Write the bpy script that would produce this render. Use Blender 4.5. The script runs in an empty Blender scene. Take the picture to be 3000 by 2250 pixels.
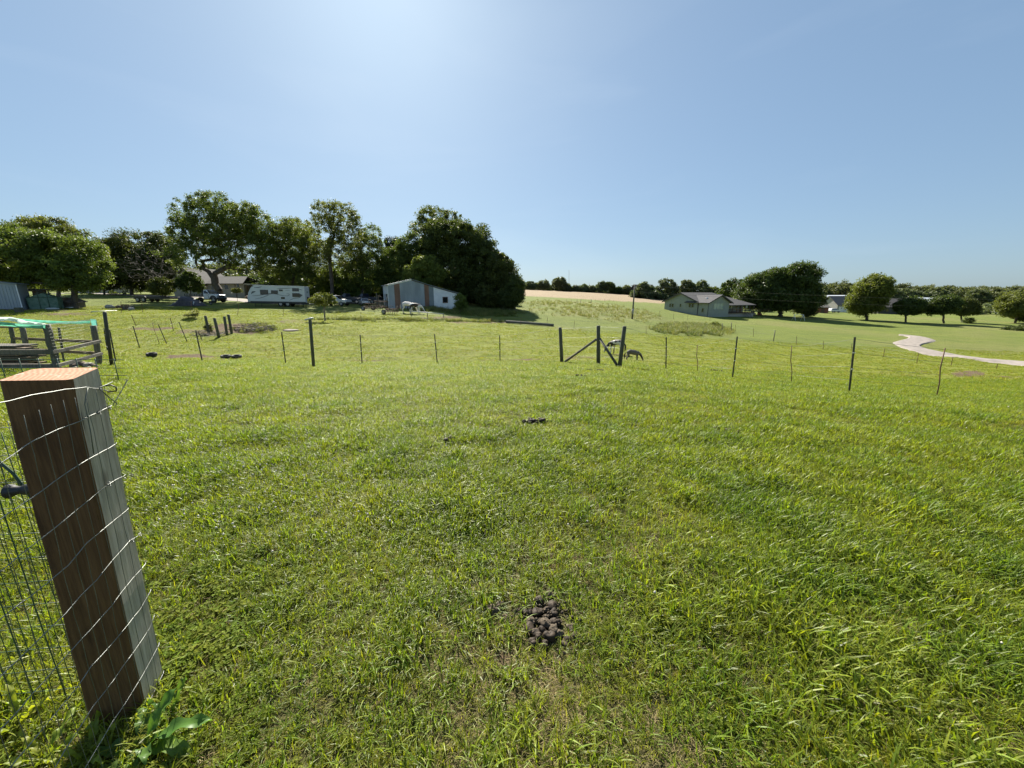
import bpy, math, random
import numpy as np
from mathutils import Vector, Matrix

# ------------------------------------------------------------------ camera, sky, sun
scene = bpy.context.scene
COL = scene.collection
PITCH = math.radians(13.2)
FPX = 1127.0
CAMH = 1.6
SUN_EL = math.radians(36.5)
SUN_AZ = math.radians(-16.0)       # measured from +Y towards +X

cam_d = bpy.data.cameras.new('camera')
cam = bpy.data.objects.new('camera', cam_d)
COL.objects.link(cam)
cam.location = (0, 0, CAMH)
cam.rotation_euler = (math.pi / 2 - PITCH, 0, 0)
cam_d.sensor_width = 36
cam_d.lens = 36 * FPX / 3000
cam_d.clip_start = 0.05
cam_d.clip_end = 12000
scene.camera = cam

world = bpy.data.worlds.new('World')
scene.world = world
world.use_nodes = True
wn = world.node_tree
wn.nodes.clear()
sky = wn.nodes.new('ShaderNodeTexSky')
sky.sky_type = 'NISHITA'
sky.sun_disc = False
sky.sun_elevation = SUN_EL
sky.sun_rotation = SUN_AZ
sky.altitude = 300
sky.air_density = 1.0
sky.dust_density = 1.0
sky.ozone_density = 2.2
bg = wn.nodes.new('ShaderNodeBackground')
bg.inputs['Strength'].default_value = 0.125
wo = wn.nodes.new('ShaderNodeOutputWorld')
gm = wn.nodes.new('ShaderNodeGamma')          # even tone compression of the whole sky dome
gm.inputs['Gamma'].default_value = 0.46
sm = wn.nodes.new('ShaderNodeMix')
sm.data_type = 'RGBA'; sm.blend_type = 'MULTIPLY'
sm.inputs['Factor'].default_value = 1.0
sm.inputs[7].default_value = (0.555, 0.715, 0.865, 1.0)
wn.links.new(sky.outputs[0], gm.inputs[0])
wn.links.new(gm.outputs[0], sm.inputs[6])
# thin high cirrus, an even sprinkle over the dome
wtc = wn.nodes.new('ShaderNodeTexCoord')
wmp = wn.nodes.new('ShaderNodeMapping'); wmp.inputs['Scale'].default_value = (1.2, 1.0, 5.0); wmp.inputs['Rotation'].default_value = (0.2, 0.25, 0.4)
wno = wn.nodes.new('ShaderNodeTexNoise'); wno.inputs['Scale'].default_value = 1.8; wno.inputs['Detail'].default_value = 5; wno.inputs['Distortion'].default_value = 0.5
wmr = wn.nodes.new('ShaderNodeMapRange'); wmr.inputs['From Min'].default_value = 0.5; wmr.inputs['From Max'].default_value = 0.85; wmr.inputs['To Max'].default_value = 0.10
wcm = wn.nodes.new('ShaderNodeMix'); wcm.data_type = 'RGBA'; wcm.inputs[7].default_value = (2.6, 2.9, 3.2, 1)
wn.links.new(wtc.outputs['Generated'], wmp.inputs[0]); wn.links.new(wmp.outputs[0], wno.inputs['Vector'])
wn.links.new(wno.outputs['Fac'], wmr.inputs['Value']); wn.links.new(wmr.outputs[0], wcm.inputs['Factor'])
wn.links.new(sm.outputs[2], wcm.inputs[6]); wn.links.new(wcm.outputs[2], bg.inputs[0])
wn.links.new(bg.outputs[0], wo.inputs[0])

sun_d = bpy.data.lights.new('sun', 'SUN')
sun_d.energy = 5.0
sun_d.angle = math.radians(0.53)
sun_d.color = (1.0, 0.94, 0.82)
sun = bpy.data.objects.new('sun', sun_d)
COL.objects.link(sun)
sdir = Vector((math.sin(SUN_AZ) * math.cos(SUN_EL), math.cos(SUN_AZ) * math.cos(SUN_EL), math.sin(SUN_EL)))
sun.rotation_euler = (-sdir).to_track_quat('-Z', 'Y').to_euler()
sun.location = (0, 0, 60)

scene.view_settings.view_transform = 'Standard'
scene.view_settings.look = 'None'
scene.view_settings.gamma = 1
scene.view_settings.exposure = 1.5
try:
    scene.view_settings.use_curve_mapping = False
except Exception:
    pass
scene.render.engine = 'CYCLES'
scene.cycles.max_bounces = 6
scene.cycles.transparent_max_bounces = 8

# ------------------------------------------------------------------ terrain shape
SP, CP = math.sin(PITCH), math.cos(PITCH)


def ray(px, py):
    xc = (px - 1500) / FPX
    yc = (1125 - py) / FPX
    return xc, CP + SP * yc, -SP + CP * yc


def at(px, py, Y):
    x, f, u = ray(px, py)
    t = Y / f
    return Vector((x * t, Y, CAMH + u * t))


PROF = {
    0: [(1068, 13), (1050, 19), (1000, 26), (960, 33), (930, 39), (905, 48), (885, 62), (868, 85), (856, 130), (850, 300)],
    500: [(1064, 14.5), (1047, 20), (1000, 28), (960, 35), (920, 42), (902, 54), (885, 66), (868, 85), (856, 130), (850, 300)],
    1000: [(1068, 16.5), (1055, 22), (1000, 31), (960, 38), (938, 45), (912, 56), (895, 68), (880, 90), (862, 140), (852, 300)],
    1300: [(1064, 17.5), (1052, 23), (1000, 32), (960, 42), (938, 50), (915, 60), (900, 70), (878, 90), (860, 140), (848, 300)],
    1500: [(1062, 18.5), (1052, 24), (1000, 35), (965, 48), (952, 56), (912, 72), (880, 100), (862, 145), (848, 230), (843, 400)],
    1750: [(1066, 16.5), (1050, 28), (1000, 44), (970, 55), (930, 74), (897, 95), (884, 120), (866, 190), (858, 240), (850, 400)],
    2000: [(1090, 14), (1060, 26), (1020, 42), (980, 58), (950, 80), (925, 105), (905, 130), (890, 180), (876, 240), (866, 400)],
    2500: [(1150, 9.8), (1095, 22), (1063, 38), (1020, 54), (985, 72), (955, 95), (930, 130), (915, 170), (893, 260), (876, 450)],
    3000: [(1190, 8), (1120, 18), (1088, 30), (1066, 42), (1035, 54), (1000, 70), (965, 95), (940, 130), (915, 200), (882, 450)],
}
PXS = sorted(PROF)
US = np.array([((p - 1500) / FPX) / (CP + SP * (1125 - 960) / FPX) for p in PXS])
LY = np.linspace(math.log(2.0), math.log(6000), 260)
YG = np.exp(LY)
_cols = []
for p in PXS:
    ys = [0.5, 2.0, 3.6, 5.5]
    zs = [0.0, 0.0, -0.03, -0.14]
    for (py, Y) in PROF[p]:
        z = at(p, py, Y).z
        ys.append(Y)
        zs.append(z)
    ys += [900, 6000]
    zs += [zs[-1] + 0.5, zs[-1] + 0.5]
    # monotone cubic (Fritsch-Carlson)
    x = np.array(ys); y = np.array(zs)
    h = np.diff(x); d = np.diff(y) / h
    m = np.zeros(len(x)); m[0] = d[0]; m[-1] = d[-1]
    for i in range(1, len(x) - 1):
        if d[i - 1] * d[i] > 0:
            w1 = 2 * h[i] + h[i - 1]; w2 = h[i] + 2 * h[i - 1]
            m[i] = (w1 + w2) / (w1 / d[i - 1] + w2 / d[i])
    idx = np.clip(np.searchsorted(x, YG) - 1, 0, len(h) - 1)
    t = (YG - x[idx]) / h[idx]
    _cols.append((2 * t**3 - 3 * t**2 + 1) * y[idx] + (t**3 - 2 * t**2 + t) * h[idx] * m[idx]
                 + (-2 * t**3 + 3 * t**2) * y[idx + 1] + (t**3 - t**2) * h[idx] * m[idx + 1])
_cols = np.array(_cols)
NU = 121
UG = np.linspace(US[0], US[-1], NU)
ZG = np.array([np.interp(UG, US, _cols[:, k]) for k in range(len(YG))])     # [ly, u]
for _ in range(10):
    ZG[:, 1:-1] = 0.25 * ZG[:, :-2] + 0.5 * ZG[:, 1:-1] + 0.25 * ZG[:, 2:]


def _hash(ix, iy, seed):
    n = (ix.astype(np.int64) * 374761393 + iy.astype(np.int64) * 668265263 + seed * 1442695041) & 0x7fffffff
    n = ((n ^ (n >> 13)) * 1274126177) & 0x7fffffff
    return ((n ^ (n >> 16)) & 0xffff) / 65535.0


def vnoise(x, y, s, seed=0):
    x = np.asarray(x, float) / s; y = np.asarray(y, float) / s
    ix = np.floor(x); iy = np.floor(y)
    fx = x - ix; fy = y - iy
    fx = fx * fx * (3 - 2 * fx); fy = fy * fy * (3 - 2 * fy)
    a = _hash(ix, iy, seed); b = _hash(ix + 1, iy, seed)
    c = _hash(ix, iy + 1, seed); d = _hash(ix + 1, iy + 1, seed)
    return (a * (1 - fx) + b * fx) * (1 - fy) + (c * (1 - fx) + d * fx) * fy


def base_h(x, y):
    x = np.asarray(x, float); y = np.asarray(y, float)
    yy = np.clip(y, 2.0, 5990)
    u = np.clip(x / yy, UG[0], UG[-1] - 1e-6)
    fy = (np.log(yy) - LY[0]) / (LY[1] - LY[0])
    iy = np.clip(fy.astype(int), 0, len(LY) - 2); fy = fy - iy
    fu = (u - UG[0]) / (UG[1] - UG[0])
    iu = np.clip(fu.astype(int), 0, NU - 2); fu = fu - iu
    z = (ZG[iy, iu] * (1 - fu) + ZG[iy, iu + 1] * fu) * (1 - fy) + (ZG[iy + 1, iu] * (1 - fu) + ZG[iy + 1, iu + 1] * fu) * fy
    return z


def H(x, y):
    x = np.asarray(x, float); y = np.asarray(y, float)
    z = base_h(x, y)
    near = np.clip(1 - y / 60.0, 0, 1)
    z = z + (vnoise(x, y, 0.55, 1) - 0.5) * 0.045 * near + (vnoise(x, y, 0.22, 2) - 0.5) * 0.02 * near
    past = np.clip((y - 17) / 4, 0, 1) * np.clip((62 - y) / 12, 0, 1)
    z = z + past * ((vnoise(x, y, 1.3, 3) - 0.5) * 0.16 + (vnoise(x, y, 0.7, 5) - 0.5) * 0.08 + (vnoise(x, y, 4.5, 4) - 0.5) * 0.25)
    return z


def h1(x, y):
    return float(H(np.array([x]), np.array([y]))[0])


def gp(px, py, y0=1.0, y1=700.0):
    """world point where the line of sight through (px, py) meets the ground"""
    Y = np.exp(np.linspace(math.log(y0), math.log(y1), 1600))
    dx, f, u = ray(px, py)
    X = dx / f * Y; Z = CAMH + u / f * Y
    g = base_h(X, Y)
    below = np.where(Z <= g)[0]
    k = below[0] if len(below) else len(Y) - 1
    return Vector((X[k], Y[k], h1(X[k], Y[k])))


def st(px, Y):
    """ground point in picture column px at forward distance Y"""
    py = 900
    for _ in range(6):
        p = at(px, py, Y)
        z = float(base_h(np.array([p.x]), np.array([Y]))[0])
        up = (z - CAMH) / Y
        yc = (SP + up * CP) / (CP - up * SP)
        py = 1125 - yc * FPX
    p = at(px, py, Y)
    return Vector((p.x, Y, h1(p.x, Y)))


# ------------------------------------------------------------------ materials
def new_mat(name):
    m = bpy.data.materials.new(name)
    m.use_nodes = True
    nt = m.node_tree
    nt.nodes.clear()
    out = nt.nodes.new('ShaderNodeOutputMaterial')
    return m, nt, out


def N(nt, typ, **kw):
    n = nt.nodes.new(typ)
    for k, v in kw.items():
        if k in ('operation', 'blend_type', 'data_type', 'noise_dimensions', 'attribute_name', 'feature', 'wave_type', 'bands_direction', 'attribute_type'):
            setattr(n, k, v)
        else:
            n.inputs[k].default_value = v
    return n


def rgb(c):
    return (c[0], c[1], c[2], 1.0)


def mixc(nt, fac, a, b, blend='MIX'):
    n = nt.nodes.new('ShaderNodeMix')
    n.data_type = 'RGBA'
    n.blend_type = blend
    for sock, v in ((n.inputs['Factor'], fac), (n.inputs[6], a), (n.inputs[7], b)):
        if hasattr(v, 'node'):
            nt.links.new(v, sock)
        elif isinstance(v, (int, float)):
            sock.default_value = v
        else:
            sock.default_value = rgb(v)
    return n.outputs[2]


def ramp(nt, src, lo, hi):
    n = nt.nodes.new('ShaderNodeMapRange')
    n.inputs['From Min'].default_value = lo
    n.inputs['From Max'].default_value = hi
    nt.links.new(src, n.inputs['Value'])
    return n.outputs['Result']


def noise(nt, vec, scale, detail=3, rough=0.6, stretch=None):
    n = nt.nodes.new('ShaderNodeTexNoise')
    n.inputs['Scale'].default_value = scale
    n.inputs['Detail'].default_value = detail
    n.inputs['Roughness'].default_value = rough
    if stretch:
        mp = nt.nodes.new('ShaderNodeMapping')
        mp.inputs['Scale'].default_value = stretch
        nt.links.new(vec, mp.inputs['Vector'])
        vec = mp.outputs[0]
    nt.links.new(vec, n.inputs['Vector'])
    return n.outputs['Fac']


def bump(nt, h, dist, strength=0.6):
    b = nt.nodes.new('ShaderNodeBump')
    b.inputs['Distance'].default_value = dist
    b.inputs['Strength'].default_value = strength
    nt.links.new(h, b.inputs['Height'])
    return b.outputs[0]


def mat(name, c1, c2=None, scale=4.0, rough=0.7, metal=0.0, bmp=0.0, stretch=None, spec=0.5, lo=0.35, hi=0.65, coat=0.0):
    m, nt, out = new_mat(name)
    p = nt.nodes.new('ShaderNodeBsdfPrincipled')
    p.inputs['Roughness'].default_value = rough
    p.inputs['Metallic'].default_value = metal
    p.inputs['Specular IOR Level'].default_value = spec
    p.inputs['Coat Weight'].default_value = coat
    tc = nt.nodes.new('ShaderNodeTexCoord')
    if c2 is None:
        c2 = tuple(v * 0.75 for v in c1)
    n = noise(nt, tc.outputs['Object'], scale, 5, 0.62, stretch)
    f = ramp(nt, n, lo, hi)
    nt.links.new(mixc(nt, f, c1, c2), p.inputs['Base Color'])
    if bmp > 0:
        nt.links.new(bump(nt, n, bmp), p.inputs['Normal'])
    nt.links.new(p.outputs[0], out.inputs[0])
    return m


def leaf_mat(name, c1, c2, trans=0.35, tcol=None, scale=0.6, rough=0.55, rnd=0.25, tip=None, spec=0.2):
    m, nt, out = new_mat(name)
    geo = nt.nodes.new('ShaderNodeNewGeometry')
    n = noise(nt, geo.outputs['Position'], scale, 3, 0.6)
    col = mixc(nt, ramp(nt, n, 0.35, 0.65), c1, c2)
    oi = nt.nodes.new('ShaderNodeObjectInfo')
    isl = geo.outputs['Random Per Island']
    hv = nt.nodes.new('ShaderNodeHueSaturation')
    mr = nt.nodes.new('ShaderNodeMapRange')
    mr.inputs['To Min'].default_value = 1 - rnd
    mr.inputs['To Max'].default_value = 1 + rnd * 1.4
    nt.links.new(isl, mr.inputs['Value'])
    nt.links.new(mr.outputs[0], hv.inputs['Value'])
    mh = nt.nodes.new('ShaderNodeMapRange')
    mh.inputs['To Min'].default_value = 0.475
    mh.inputs['To Max'].default_value = 0.515
    nt.links.new(oi.outputs['Random'], mh.inputs['Value'])
    nt.links.new(mh.outputs[0], hv.inputs['Hue'])
    nt.links.new(col, hv.inputs['Color'])
    c = hv.outputs[0]
    p = nt.nodes.new('ShaderNodeBsdfPrincipled')
    p.inputs['Roughness'].default_value = rough
    p.inputs['Specular IOR Level'].default_value = spec
    nt.links.new(c, p.inputs['Base Color'])
    t = nt.nodes.new('ShaderNodeBsdfTranslucent')
    if tcol is None:
        tcol = (1.5, 1.5, 0.7)
    nt.links.new(mixc(nt, 1.0, c, tcol, 'MULTIPLY'), t.inputs['Color'])
    mx = nt.nodes.new('ShaderNodeMixShader')
    mx.inputs[0].default_value = trans
    nt.links.new(p.outputs[0], mx.inputs[1])
    nt.links.new(t.outputs[0], mx.inputs[2])
    nt.links.new(mx.outputs[0], out.inputs[0])
    return m


M = {}
M['leaf_dark'] = leaf_mat('leaf_dark', (0.044, 0.064, 0.018), (0.078, 0.102, 0.027), 0.30)
M['leaf_mid'] = leaf_mat('leaf_mid', (0.072, 0.104, 0.024), (0.130, 0.162, 0.040), 0.35)
M['leaf_light'] = leaf_mat('leaf_light', (0.075, 0.100, 0.024), (0.120, 0.145, 0.035), 0.33)
M['leaf_yellow'] = leaf_mat('leaf_yellow', (0.10, 0.145, 0.03), (0.14, 0.18, 0.045), 0.40)
M['leaf_far'] = leaf_mat('leaf_far', (0.080, 0.105, 0.052), (0.115, 0.140, 0.065), 0.28, scale=0.12)  # bluish grey cast puts distance haze into the leaf colour
M['leaf_cedar'] = leaf_mat('leaf_cedar', (0.018, 0.034, 0.016), (0.030, 0.048, 0.020), 0.1)
M['leaf_grey'] = leaf_mat('leaf_grey', (0.13, 0.155, 0.060), (0.20, 0.205, 0.085), 0.38, scale=1.2)
M['bark'] = mat('bark', (0.055, 0.042, 0.032), (0.12, 0.10, 0.08), 3, 0.9, bmp=0.05, stretch=(3, 3, 0.6))
M['bark_pale'] = mat('bark_pale', (0.14, 0.12, 0.095), (0.22, 0.19, 0.16), 3, 0.9, bmp=0.03)
M['twig'] = mat('twig', (0.075, 0.062, 0.052), (0.13, 0.11, 0.09), 3, 0.9)

M['grass_fine'] = leaf_mat('grass_fine', (0.137, 0.178, 0.016), (0.210, 0.230, 0.025), 0.48, (1.5, 1.45, 0.45), 0.9, 0.5, 0.4, spec=0.22)
M['grass_broad'] = leaf_mat('grass_broad', (0.106, 0.162, 0.016), (0.180, 0.222, 0.025), 0.48, (1.5, 1.5, 0.45), 1.3, 0.46, 0.5, spec=0.3)
M['grass_dry'] = leaf_mat('grass_dry', (0.27, 0.225, 0.10), (0.36, 0.30, 0.15), 0.25, (1.1, 1.0, 0.8), 2, 0.7, 0.35, spec=0.15)
M['clover'] = leaf_mat('clover', (0.095, 0.140, 0.014), (0.14, 0.175, 0.022), 0.38, (1.5, 1.5, 0.5), 2, 0.7, 0.3, spec=0.08)
M['petal'] = mat('petal', (0.75, 0.72, 0.66), (0.6, 0.5, 0.45), 40, 0.6)
M['dock'] = leaf_mat('dock', (0.075, 0.15, 0.035), (0.11, 0.19, 0.04), 0.45, (1.5, 1.5, 0.5), 8, 0.4, 0.12)

M['soil'] = mat('soil', (0.10, 0.075, 0.055), (0.19, 0.15, 0.11), 6, 0.95, bmp=0.03)
M['dung'] = mat('dung', (0.014, 0.009, 0.005), (0.050, 0.034, 0.020), 45, 0.7, bmp=0.006, spec=0.25)
M['dung_dry'] = mat('dung_dry', (0.030, 0.022, 0.014), (0.11, 0.082, 0.050), 90, 0.9, bmp=0.006)
M['galv'] = mat('galvanised_wire', (0.26, 0.27, 0.26), (0.17, 0.18, 0.17), 30, 0.5, metal=0.7)
M['wire_dark'] = mat('wire_dark', (0.10, 0.12, 0.10), (0.17, 0.18, 0.16), 30, 0.5, metal=0.6)
M['wire_green'] = mat('wire_green', (0.03, 0.07, 0.04), (0.05, 0.10, 0.06), 30, 0.45)
M['steel_green'] = mat('steel_green', (0.022, 0.030, 0.022), (0.05, 0.045, 0.035), 8, 0.55)
M['rust'] = mat('rust', (0.10, 0.05, 0.03), (0.20, 0.11, 0.07), 10, 0.8, bmp=0.004)
M['wood_grey'] = mat('wood_grey', (0.10, 0.088, 0.072), (0.20, 0.18, 0.15), 5, 0.85, bmp=0.01, stretch=(4, 4, 0.5))
M['wood_green'] = mat('wood_green', (0.045, 0.05, 0.035), (0.11, 0.11, 0.08), 5, 0.85, bmp=0.01, stretch=(4, 4, 0.5))
M['wood_brown'] = mat('wood_brown', (0.11, 0.07, 0.04), (0.20, 0.14, 0.085), 5, 0.8, bmp=0.005)
M['metal_gray'] = mat('sheet_metal_gray', (0.33, 0.38, 0.43), (0.22, 0.26, 0.30), 0.7, 0.5, metal=0.25, stretch=(1, 1, 0.25))
M['metal_dark'] = mat('sheet_metal_dark', (0.16, 0.20, 0.23), (0.22, 0.26, 0.28), 1.2, 0.5, metal=0.25)
M['metal_white'] = mat('sheet_metal_white', (0.78, 0.80, 0.82), (0.66, 0.69, 0.72), 1.5, 0.42)
M['metal_rust'] = mat('sheet_metal_rust', (0.17, 0.10, 0.07), (0.26, 0.15, 0.10), 1.6, 0.75, stretch=(1, 1, 0.3))
M['white'] = mat('white_paint', (0.78, 0.78, 0.77), (0.70, 0.70, 0.69), 2, 0.3, coat=0.5)
M['rv_white'] = mat('rv_fibreglass', (0.62, 0.63, 0.62), (0.56, 0.57, 0.56), 1, 0.35, coat=0.3)
M['silver'] = mat('silver_paint', (0.55, 0.56, 0.57), (0.48, 0.49, 0.5), 2, 0.3, metal=0.4, coat=0.6)
M['navy'] = mat('dark_blue_paint', (0.02, 0.028, 0.045), (0.03, 0.035, 0.05), 2, 0.3, coat=0.6)
M['black'] = mat('black_plastic', (0.015, 0.015, 0.016), (0.03, 0.03, 0.03), 8, 0.5)
M['stripe'] = mat('stripe_dark', (0.05, 0.055, 0.06), (0.08, 0.08, 0.085), 8, 0.4)
M['tyre'] = mat('tyre_rubber', (0.018, 0.018, 0.018), (0.04, 0.038, 0.035), 20, 0.85, bmp=0.004)
M['rim'] = mat('rim', (0.5, 0.5, 0.5), (0.35, 0.35, 0.35), 10, 0.35, metal=0.7)
M['glass'] = mat('dark_glass', (0.012, 0.014, 0.016), (0.02, 0.022, 0.024), 2, 0.08, spec=0.8)
M['glass_pale'] = mat('pale_glass', (0.22, 0.30, 0.30), (0.35, 0.42, 0.42), 0.6, 0.12, spec=0.8)
M['siding'] = mat('siding_sage', (0.28, 0.305, 0.27), (0.245, 0.27, 0.24), 1, 0.7)
M['cream'] = mat('cream_wall', (0.42, 0.38, 0.30), (0.34, 0.31, 0.25), 1, 0.8)
M['shingle'] = mat('shingle_grey', (0.070, 0.068, 0.072), (0.10, 0.098, 0.102), 3, 0.9, bmp=0.02, spec=0.15)
M['shingle_brown'] = mat('shingle_brown', (0.13, 0.105, 0.095), (0.18, 0.15, 0.13), 3, 0.85)
M['roof_pale'] = mat('roof_pale', (0.15, 0.143, 0.13), (0.11, 0.105, 0.10), 2, 0.9, spec=0.1)
M['trim_dark'] = mat('trim_dark', (0.035, 0.035, 0.035), (0.06, 0.055, 0.05), 3, 0.6)
M['deck'] = mat('deck_wood', (0.10, 0.055, 0.04), (0.15, 0.09, 0.06), 3, 0.7)
M['concrete'] = mat('concrete', (0.36, 0.35, 0.33), (0.28, 0.27, 0.25), 3, 0.85)
M['red_wood'] = mat('red_shed_wood', (0.22, 0.075, 0.05), (0.28, 0.11, 0.07), 2, 0.8)
M['teal'] = leaf_mat('teal_netting', (0.10, 0.42, 0.34), (0.20, 0.55, 0.47), 0.45, (1.1, 1.1, 1.0), 5, 0.5, 0.1)
M['teal_pale'] = leaf_mat('pale_film', (0.50, 0.66, 0.60), (0.6, 0.72, 0.68), 0.45, (1, 1, 1), 5, 0.3, 0.1)
M['green_film'] = leaf_mat('greenhouse_film', (0.10, 0.20, 0.155), (0.20, 0.30, 0.25), 0.3, (1, 1, 1), 2.5, 0.35, 0.1)
M['tarp'] = mat('dark_tarp', (0.030, 0.028, 0.036), (0.07, 0.06, 0.07), 3, 0.5, bmp=0.03)
M['stone'] = mat('stone', (0.25, 0.23, 0.20), (0.38, 0.35, 0.30), 5, 0.9, bmp=0.01)
M['pipe'] = mat('pale_pipe', (0.38, 0.42, 0.38), (0.50, 0.52, 0.48), 3, 0.5)
M['coat_grey'] = mat('donkey_coat', (0.10, 0.085, 0.072), (0.16, 0.14, 0.12), 5, 0.9)
M['hair_dark'] = mat('dark_hair', (0.02, 0.015, 0.012), (0.05, 0.035, 0.025), 20, 0.8)
M['hair_pale'] = mat('pale_hair', (0.5, 0.45, 0.4), (0.35, 0.3, 0.25), 20, 0.8)


def paint_horse(name, dark, scale, lo, off):
    m, nt, out = new_mat(name)
    p = nt.nodes.new('ShaderNodeBsdfPrincipled')
    p.inputs['Roughness'].default_value = 0.7
    tc = nt.nodes.new('ShaderNodeTexCoord')
    mp = nt.nodes.new('ShaderNodeMapping')
    mp.inputs['Location'].default_value = off
    nt.links.new(tc.outputs['Object'], mp.inputs['Vector'])
    n = noise(nt, mp.outputs[0], scale, 1.5, 0.5)
    nt.links.new(mixc(nt, ramp(nt, n, lo, lo + 0.02), (0.66, 0.63, 0.58), dark), p.inputs['Base Color'])
    nt.links.new(p.outputs[0], out.inputs[0])
    return m


M['paint_brown'] = paint_horse('coat_white_brown', (0.055, 0.035, 0.025), 1.7, 0.52, (0.3, 0.1, 0.2))
M['paint_black'] = paint_horse('coat_white_black', (0.022, 0.018, 0.016), 1.9, 0.46, (3.3, 1.1, 2.2))
M['paint_bay'] = paint_horse('coat_white_bay', (0.09, 0.05, 0.035), 1.4, 0.55, (6.3, 4.1, 0.9))


# ------------------------------------------------------------------ mesh helpers
def link(o, parent=None):
    COL.objects.link(o)
    if parent is not None:
        o.parent = parent
    return o


def tag(o, label=None, cat=None, group=None, kind=None):
    if label: o['label'] = label
    if cat: o['category'] = cat
    if group: o['group'] = group
    if kind: o['kind'] = kind
    return o


def thing(name, label, cat, loc=(0, 0, 0), rz=0.0, group=None):
    o = bpy.data.objects.new(name, None)
    o.empty_display_size = 0.2
    o.location = loc
    o.rotation_euler = (0, 0, rz)
    link(o)
    return tag(o, label, cat, group)


def np_mesh(name, v, f, mats, smooth=False):
    v = np.asarray(v, dtype=np.float32); f = np.asarray(f, dtype=np.int32)
    me = bpy.data.meshes.new(name)
    k = f.shape[1]
    me.vertices.add(len(v)); me.vertices.foreach_set('co', v.ravel())
    me.loops.add(f.size); me.loops.foreach_set('vertex_index', f.ravel())
    me.polygons.add(len(f))
    me.polygons.foreach_set('loop_start', np.arange(0, f.size, k, dtype=np.int32))
    me.polygons.foreach_set('loop_total', np.full(len(f), k, dtype=np.int32))
    if smooth:
        me.polygons.foreach_set('use_smooth', np.ones(len(f), dtype=bool))
    me.update(calc_edges=True)
    for m in (mats if isinstance(mats, (list, tuple)) else [mats]):
        me.materials.append(m)
    return me


class MB:
    def __init__(s):
        s.v = []; s.f = []; s.s = []; s.mi = []

    def add(s, vs, fs, smooth=False, mi=0):
        b = len(s.v)
        s.v += [tuple(v) for v in vs]
        s.f += [tuple(i + b for i in f) for f in fs]
        s.s += [smooth] * len(fs)
        s.mi += [mi] * len(fs)
        return s

    def box(s, x0, x1, y0, y1, z0, z1, mi=0):
        v = [(x0, y0, z0), (x1, y0, z0), (x1, y1, z0), (x0, y1, z0), (x0, y0, z1), (x1, y0, z1), (x1, y1, z1), (x0, y1, z1)]
        return s.add(v, [(0, 3, 2, 1), (4, 5, 6, 7), (0, 1, 5, 4), (1, 2, 6, 5), (2, 3, 7, 6), (3, 0, 4, 7)], mi=mi)

    def prism(s, pts, y0, y1, axis='y', mi=0):
        """side profile pts (a, z) extruded along y (or x)"""
        n = len(pts)
        if axis == 'y':
            v = [(a, y0, z) for a, z in pts] + [(a, y1, z) for a, z in pts]
        elif axis == 'x':
            v = [(y0, a, z) for a, z in pts] + [(y1, a, z) for a, z in pts]
        else:
            v = [(a, z, y0) for a, z in pts] + [(a, z, y1) for a, z in pts]
        f = [tuple(range(n))[::-1], tuple(range(n, 2 * n))]
        f += [(i, (i + 1) % n, n + (i + 1) % n, n + i) for i in range(n)]
        return s.add(v, f, mi=mi)

    def tube(s, pts, rads, k=6, cap=True, smooth=True):
        pts = [Vector(p) for p in pts]
        if not hasattr(rads, '__len__'):
            rads = [rads] * len(pts)
        vs = []; fs = []
        ref = Vector((0.13, 0.97, 0.21))
        for i, p in enumerate(pts):
            a = pts[max(i - 1, 0)]; b = pts[min(i + 1, len(pts) - 1)]
            t = (b - a)
            if t.length < 1e-9: t = Vector((0, 0, 1))
            t.normalize()
            n = t.cross(ref)
            if n.length < 1e-3: n = t.cross(Vector((1, 0, 0)))
            n.normalize(); bn = t.cross(n)
            for j in range(k):
                an = 2 * math.pi * j / k
                vs.append(p + (n * math.cos(an) + bn * math.sin(an)) * rads[i])
        for i in range(len(pts) - 1):
            for j in range(k):
                fs.append((i * k + j, i * k + (j + 1) % k, (i + 1) * k + (j + 1) % k, (i + 1) * k + j))
        if cap:
            fs.append(tuple(range(k))[::-1])
            fs.append(tuple((len(pts) - 1) * k + j for j in range(k)))
        return s.add(vs, fs, smooth)

    def cyl(s, p0, p1, r, k=16, smooth=False):
        return s.tube([p0, p1], [r, r], k, True, smooth)

    def ball(s, c, r, k=8, rings=6, jit=0.0, rng=None):
        c = Vector(c); vs = []; fs = []
        r = r if hasattr(r, '__len__') else (r, r, r)
        for i in range(rings + 1):
            th = math.pi * i / rings
            for j in range(k):
                ph = 2 * math.pi * j / k
                q = 1 + (rng.uniform(-jit, jit) if rng and 0 < i < rings else 0)
                vs.append(c + Vector((r[0] * math.sin(th) * math.cos(ph), r[1] * math.sin(th) * math.sin(ph), r[2] * math.cos(th))) * q)
        for i in range(rings):
            for j in range(k):
                fs.append((i * k + j, (i + 1) * k + j, (i + 1) * k + (j + 1) % k, i * k + (j + 1) % k))
        return s.add(vs, fs, True)

    def build(s, name, m, parent=None, bevel=0.0):
        me = bpy.data.meshes.new(name)
        me.from_pydata([tuple(v) for v in s.v], [], s.f)
        for mm in (m if isinstance(m, (list, tuple)) else [m]):
            me.materials.append(mm)
        me.polygons.foreach_set('use_smooth', s.s)
        me.polygons.foreach_set('material_index', s.mi)
        me.update()
        o = link(bpy.data.objects.new(name, me), parent)
        if bevel > 0:
            b = o.modifiers.new('bevel', 'BEVEL')
            b.width = bevel; b.segments = 2; b.limit_method = 'ANGLE'
        return o


def kids(o):
    return [c for c in bpy.data.objects if c.parent is o]


def copy_tree(o, parent=None, _k=None):
    c = o.copy()
    link(c)
    c.parent = parent
    for ch in kids(o):
        copy_tree(ch, c)
    return c


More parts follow.
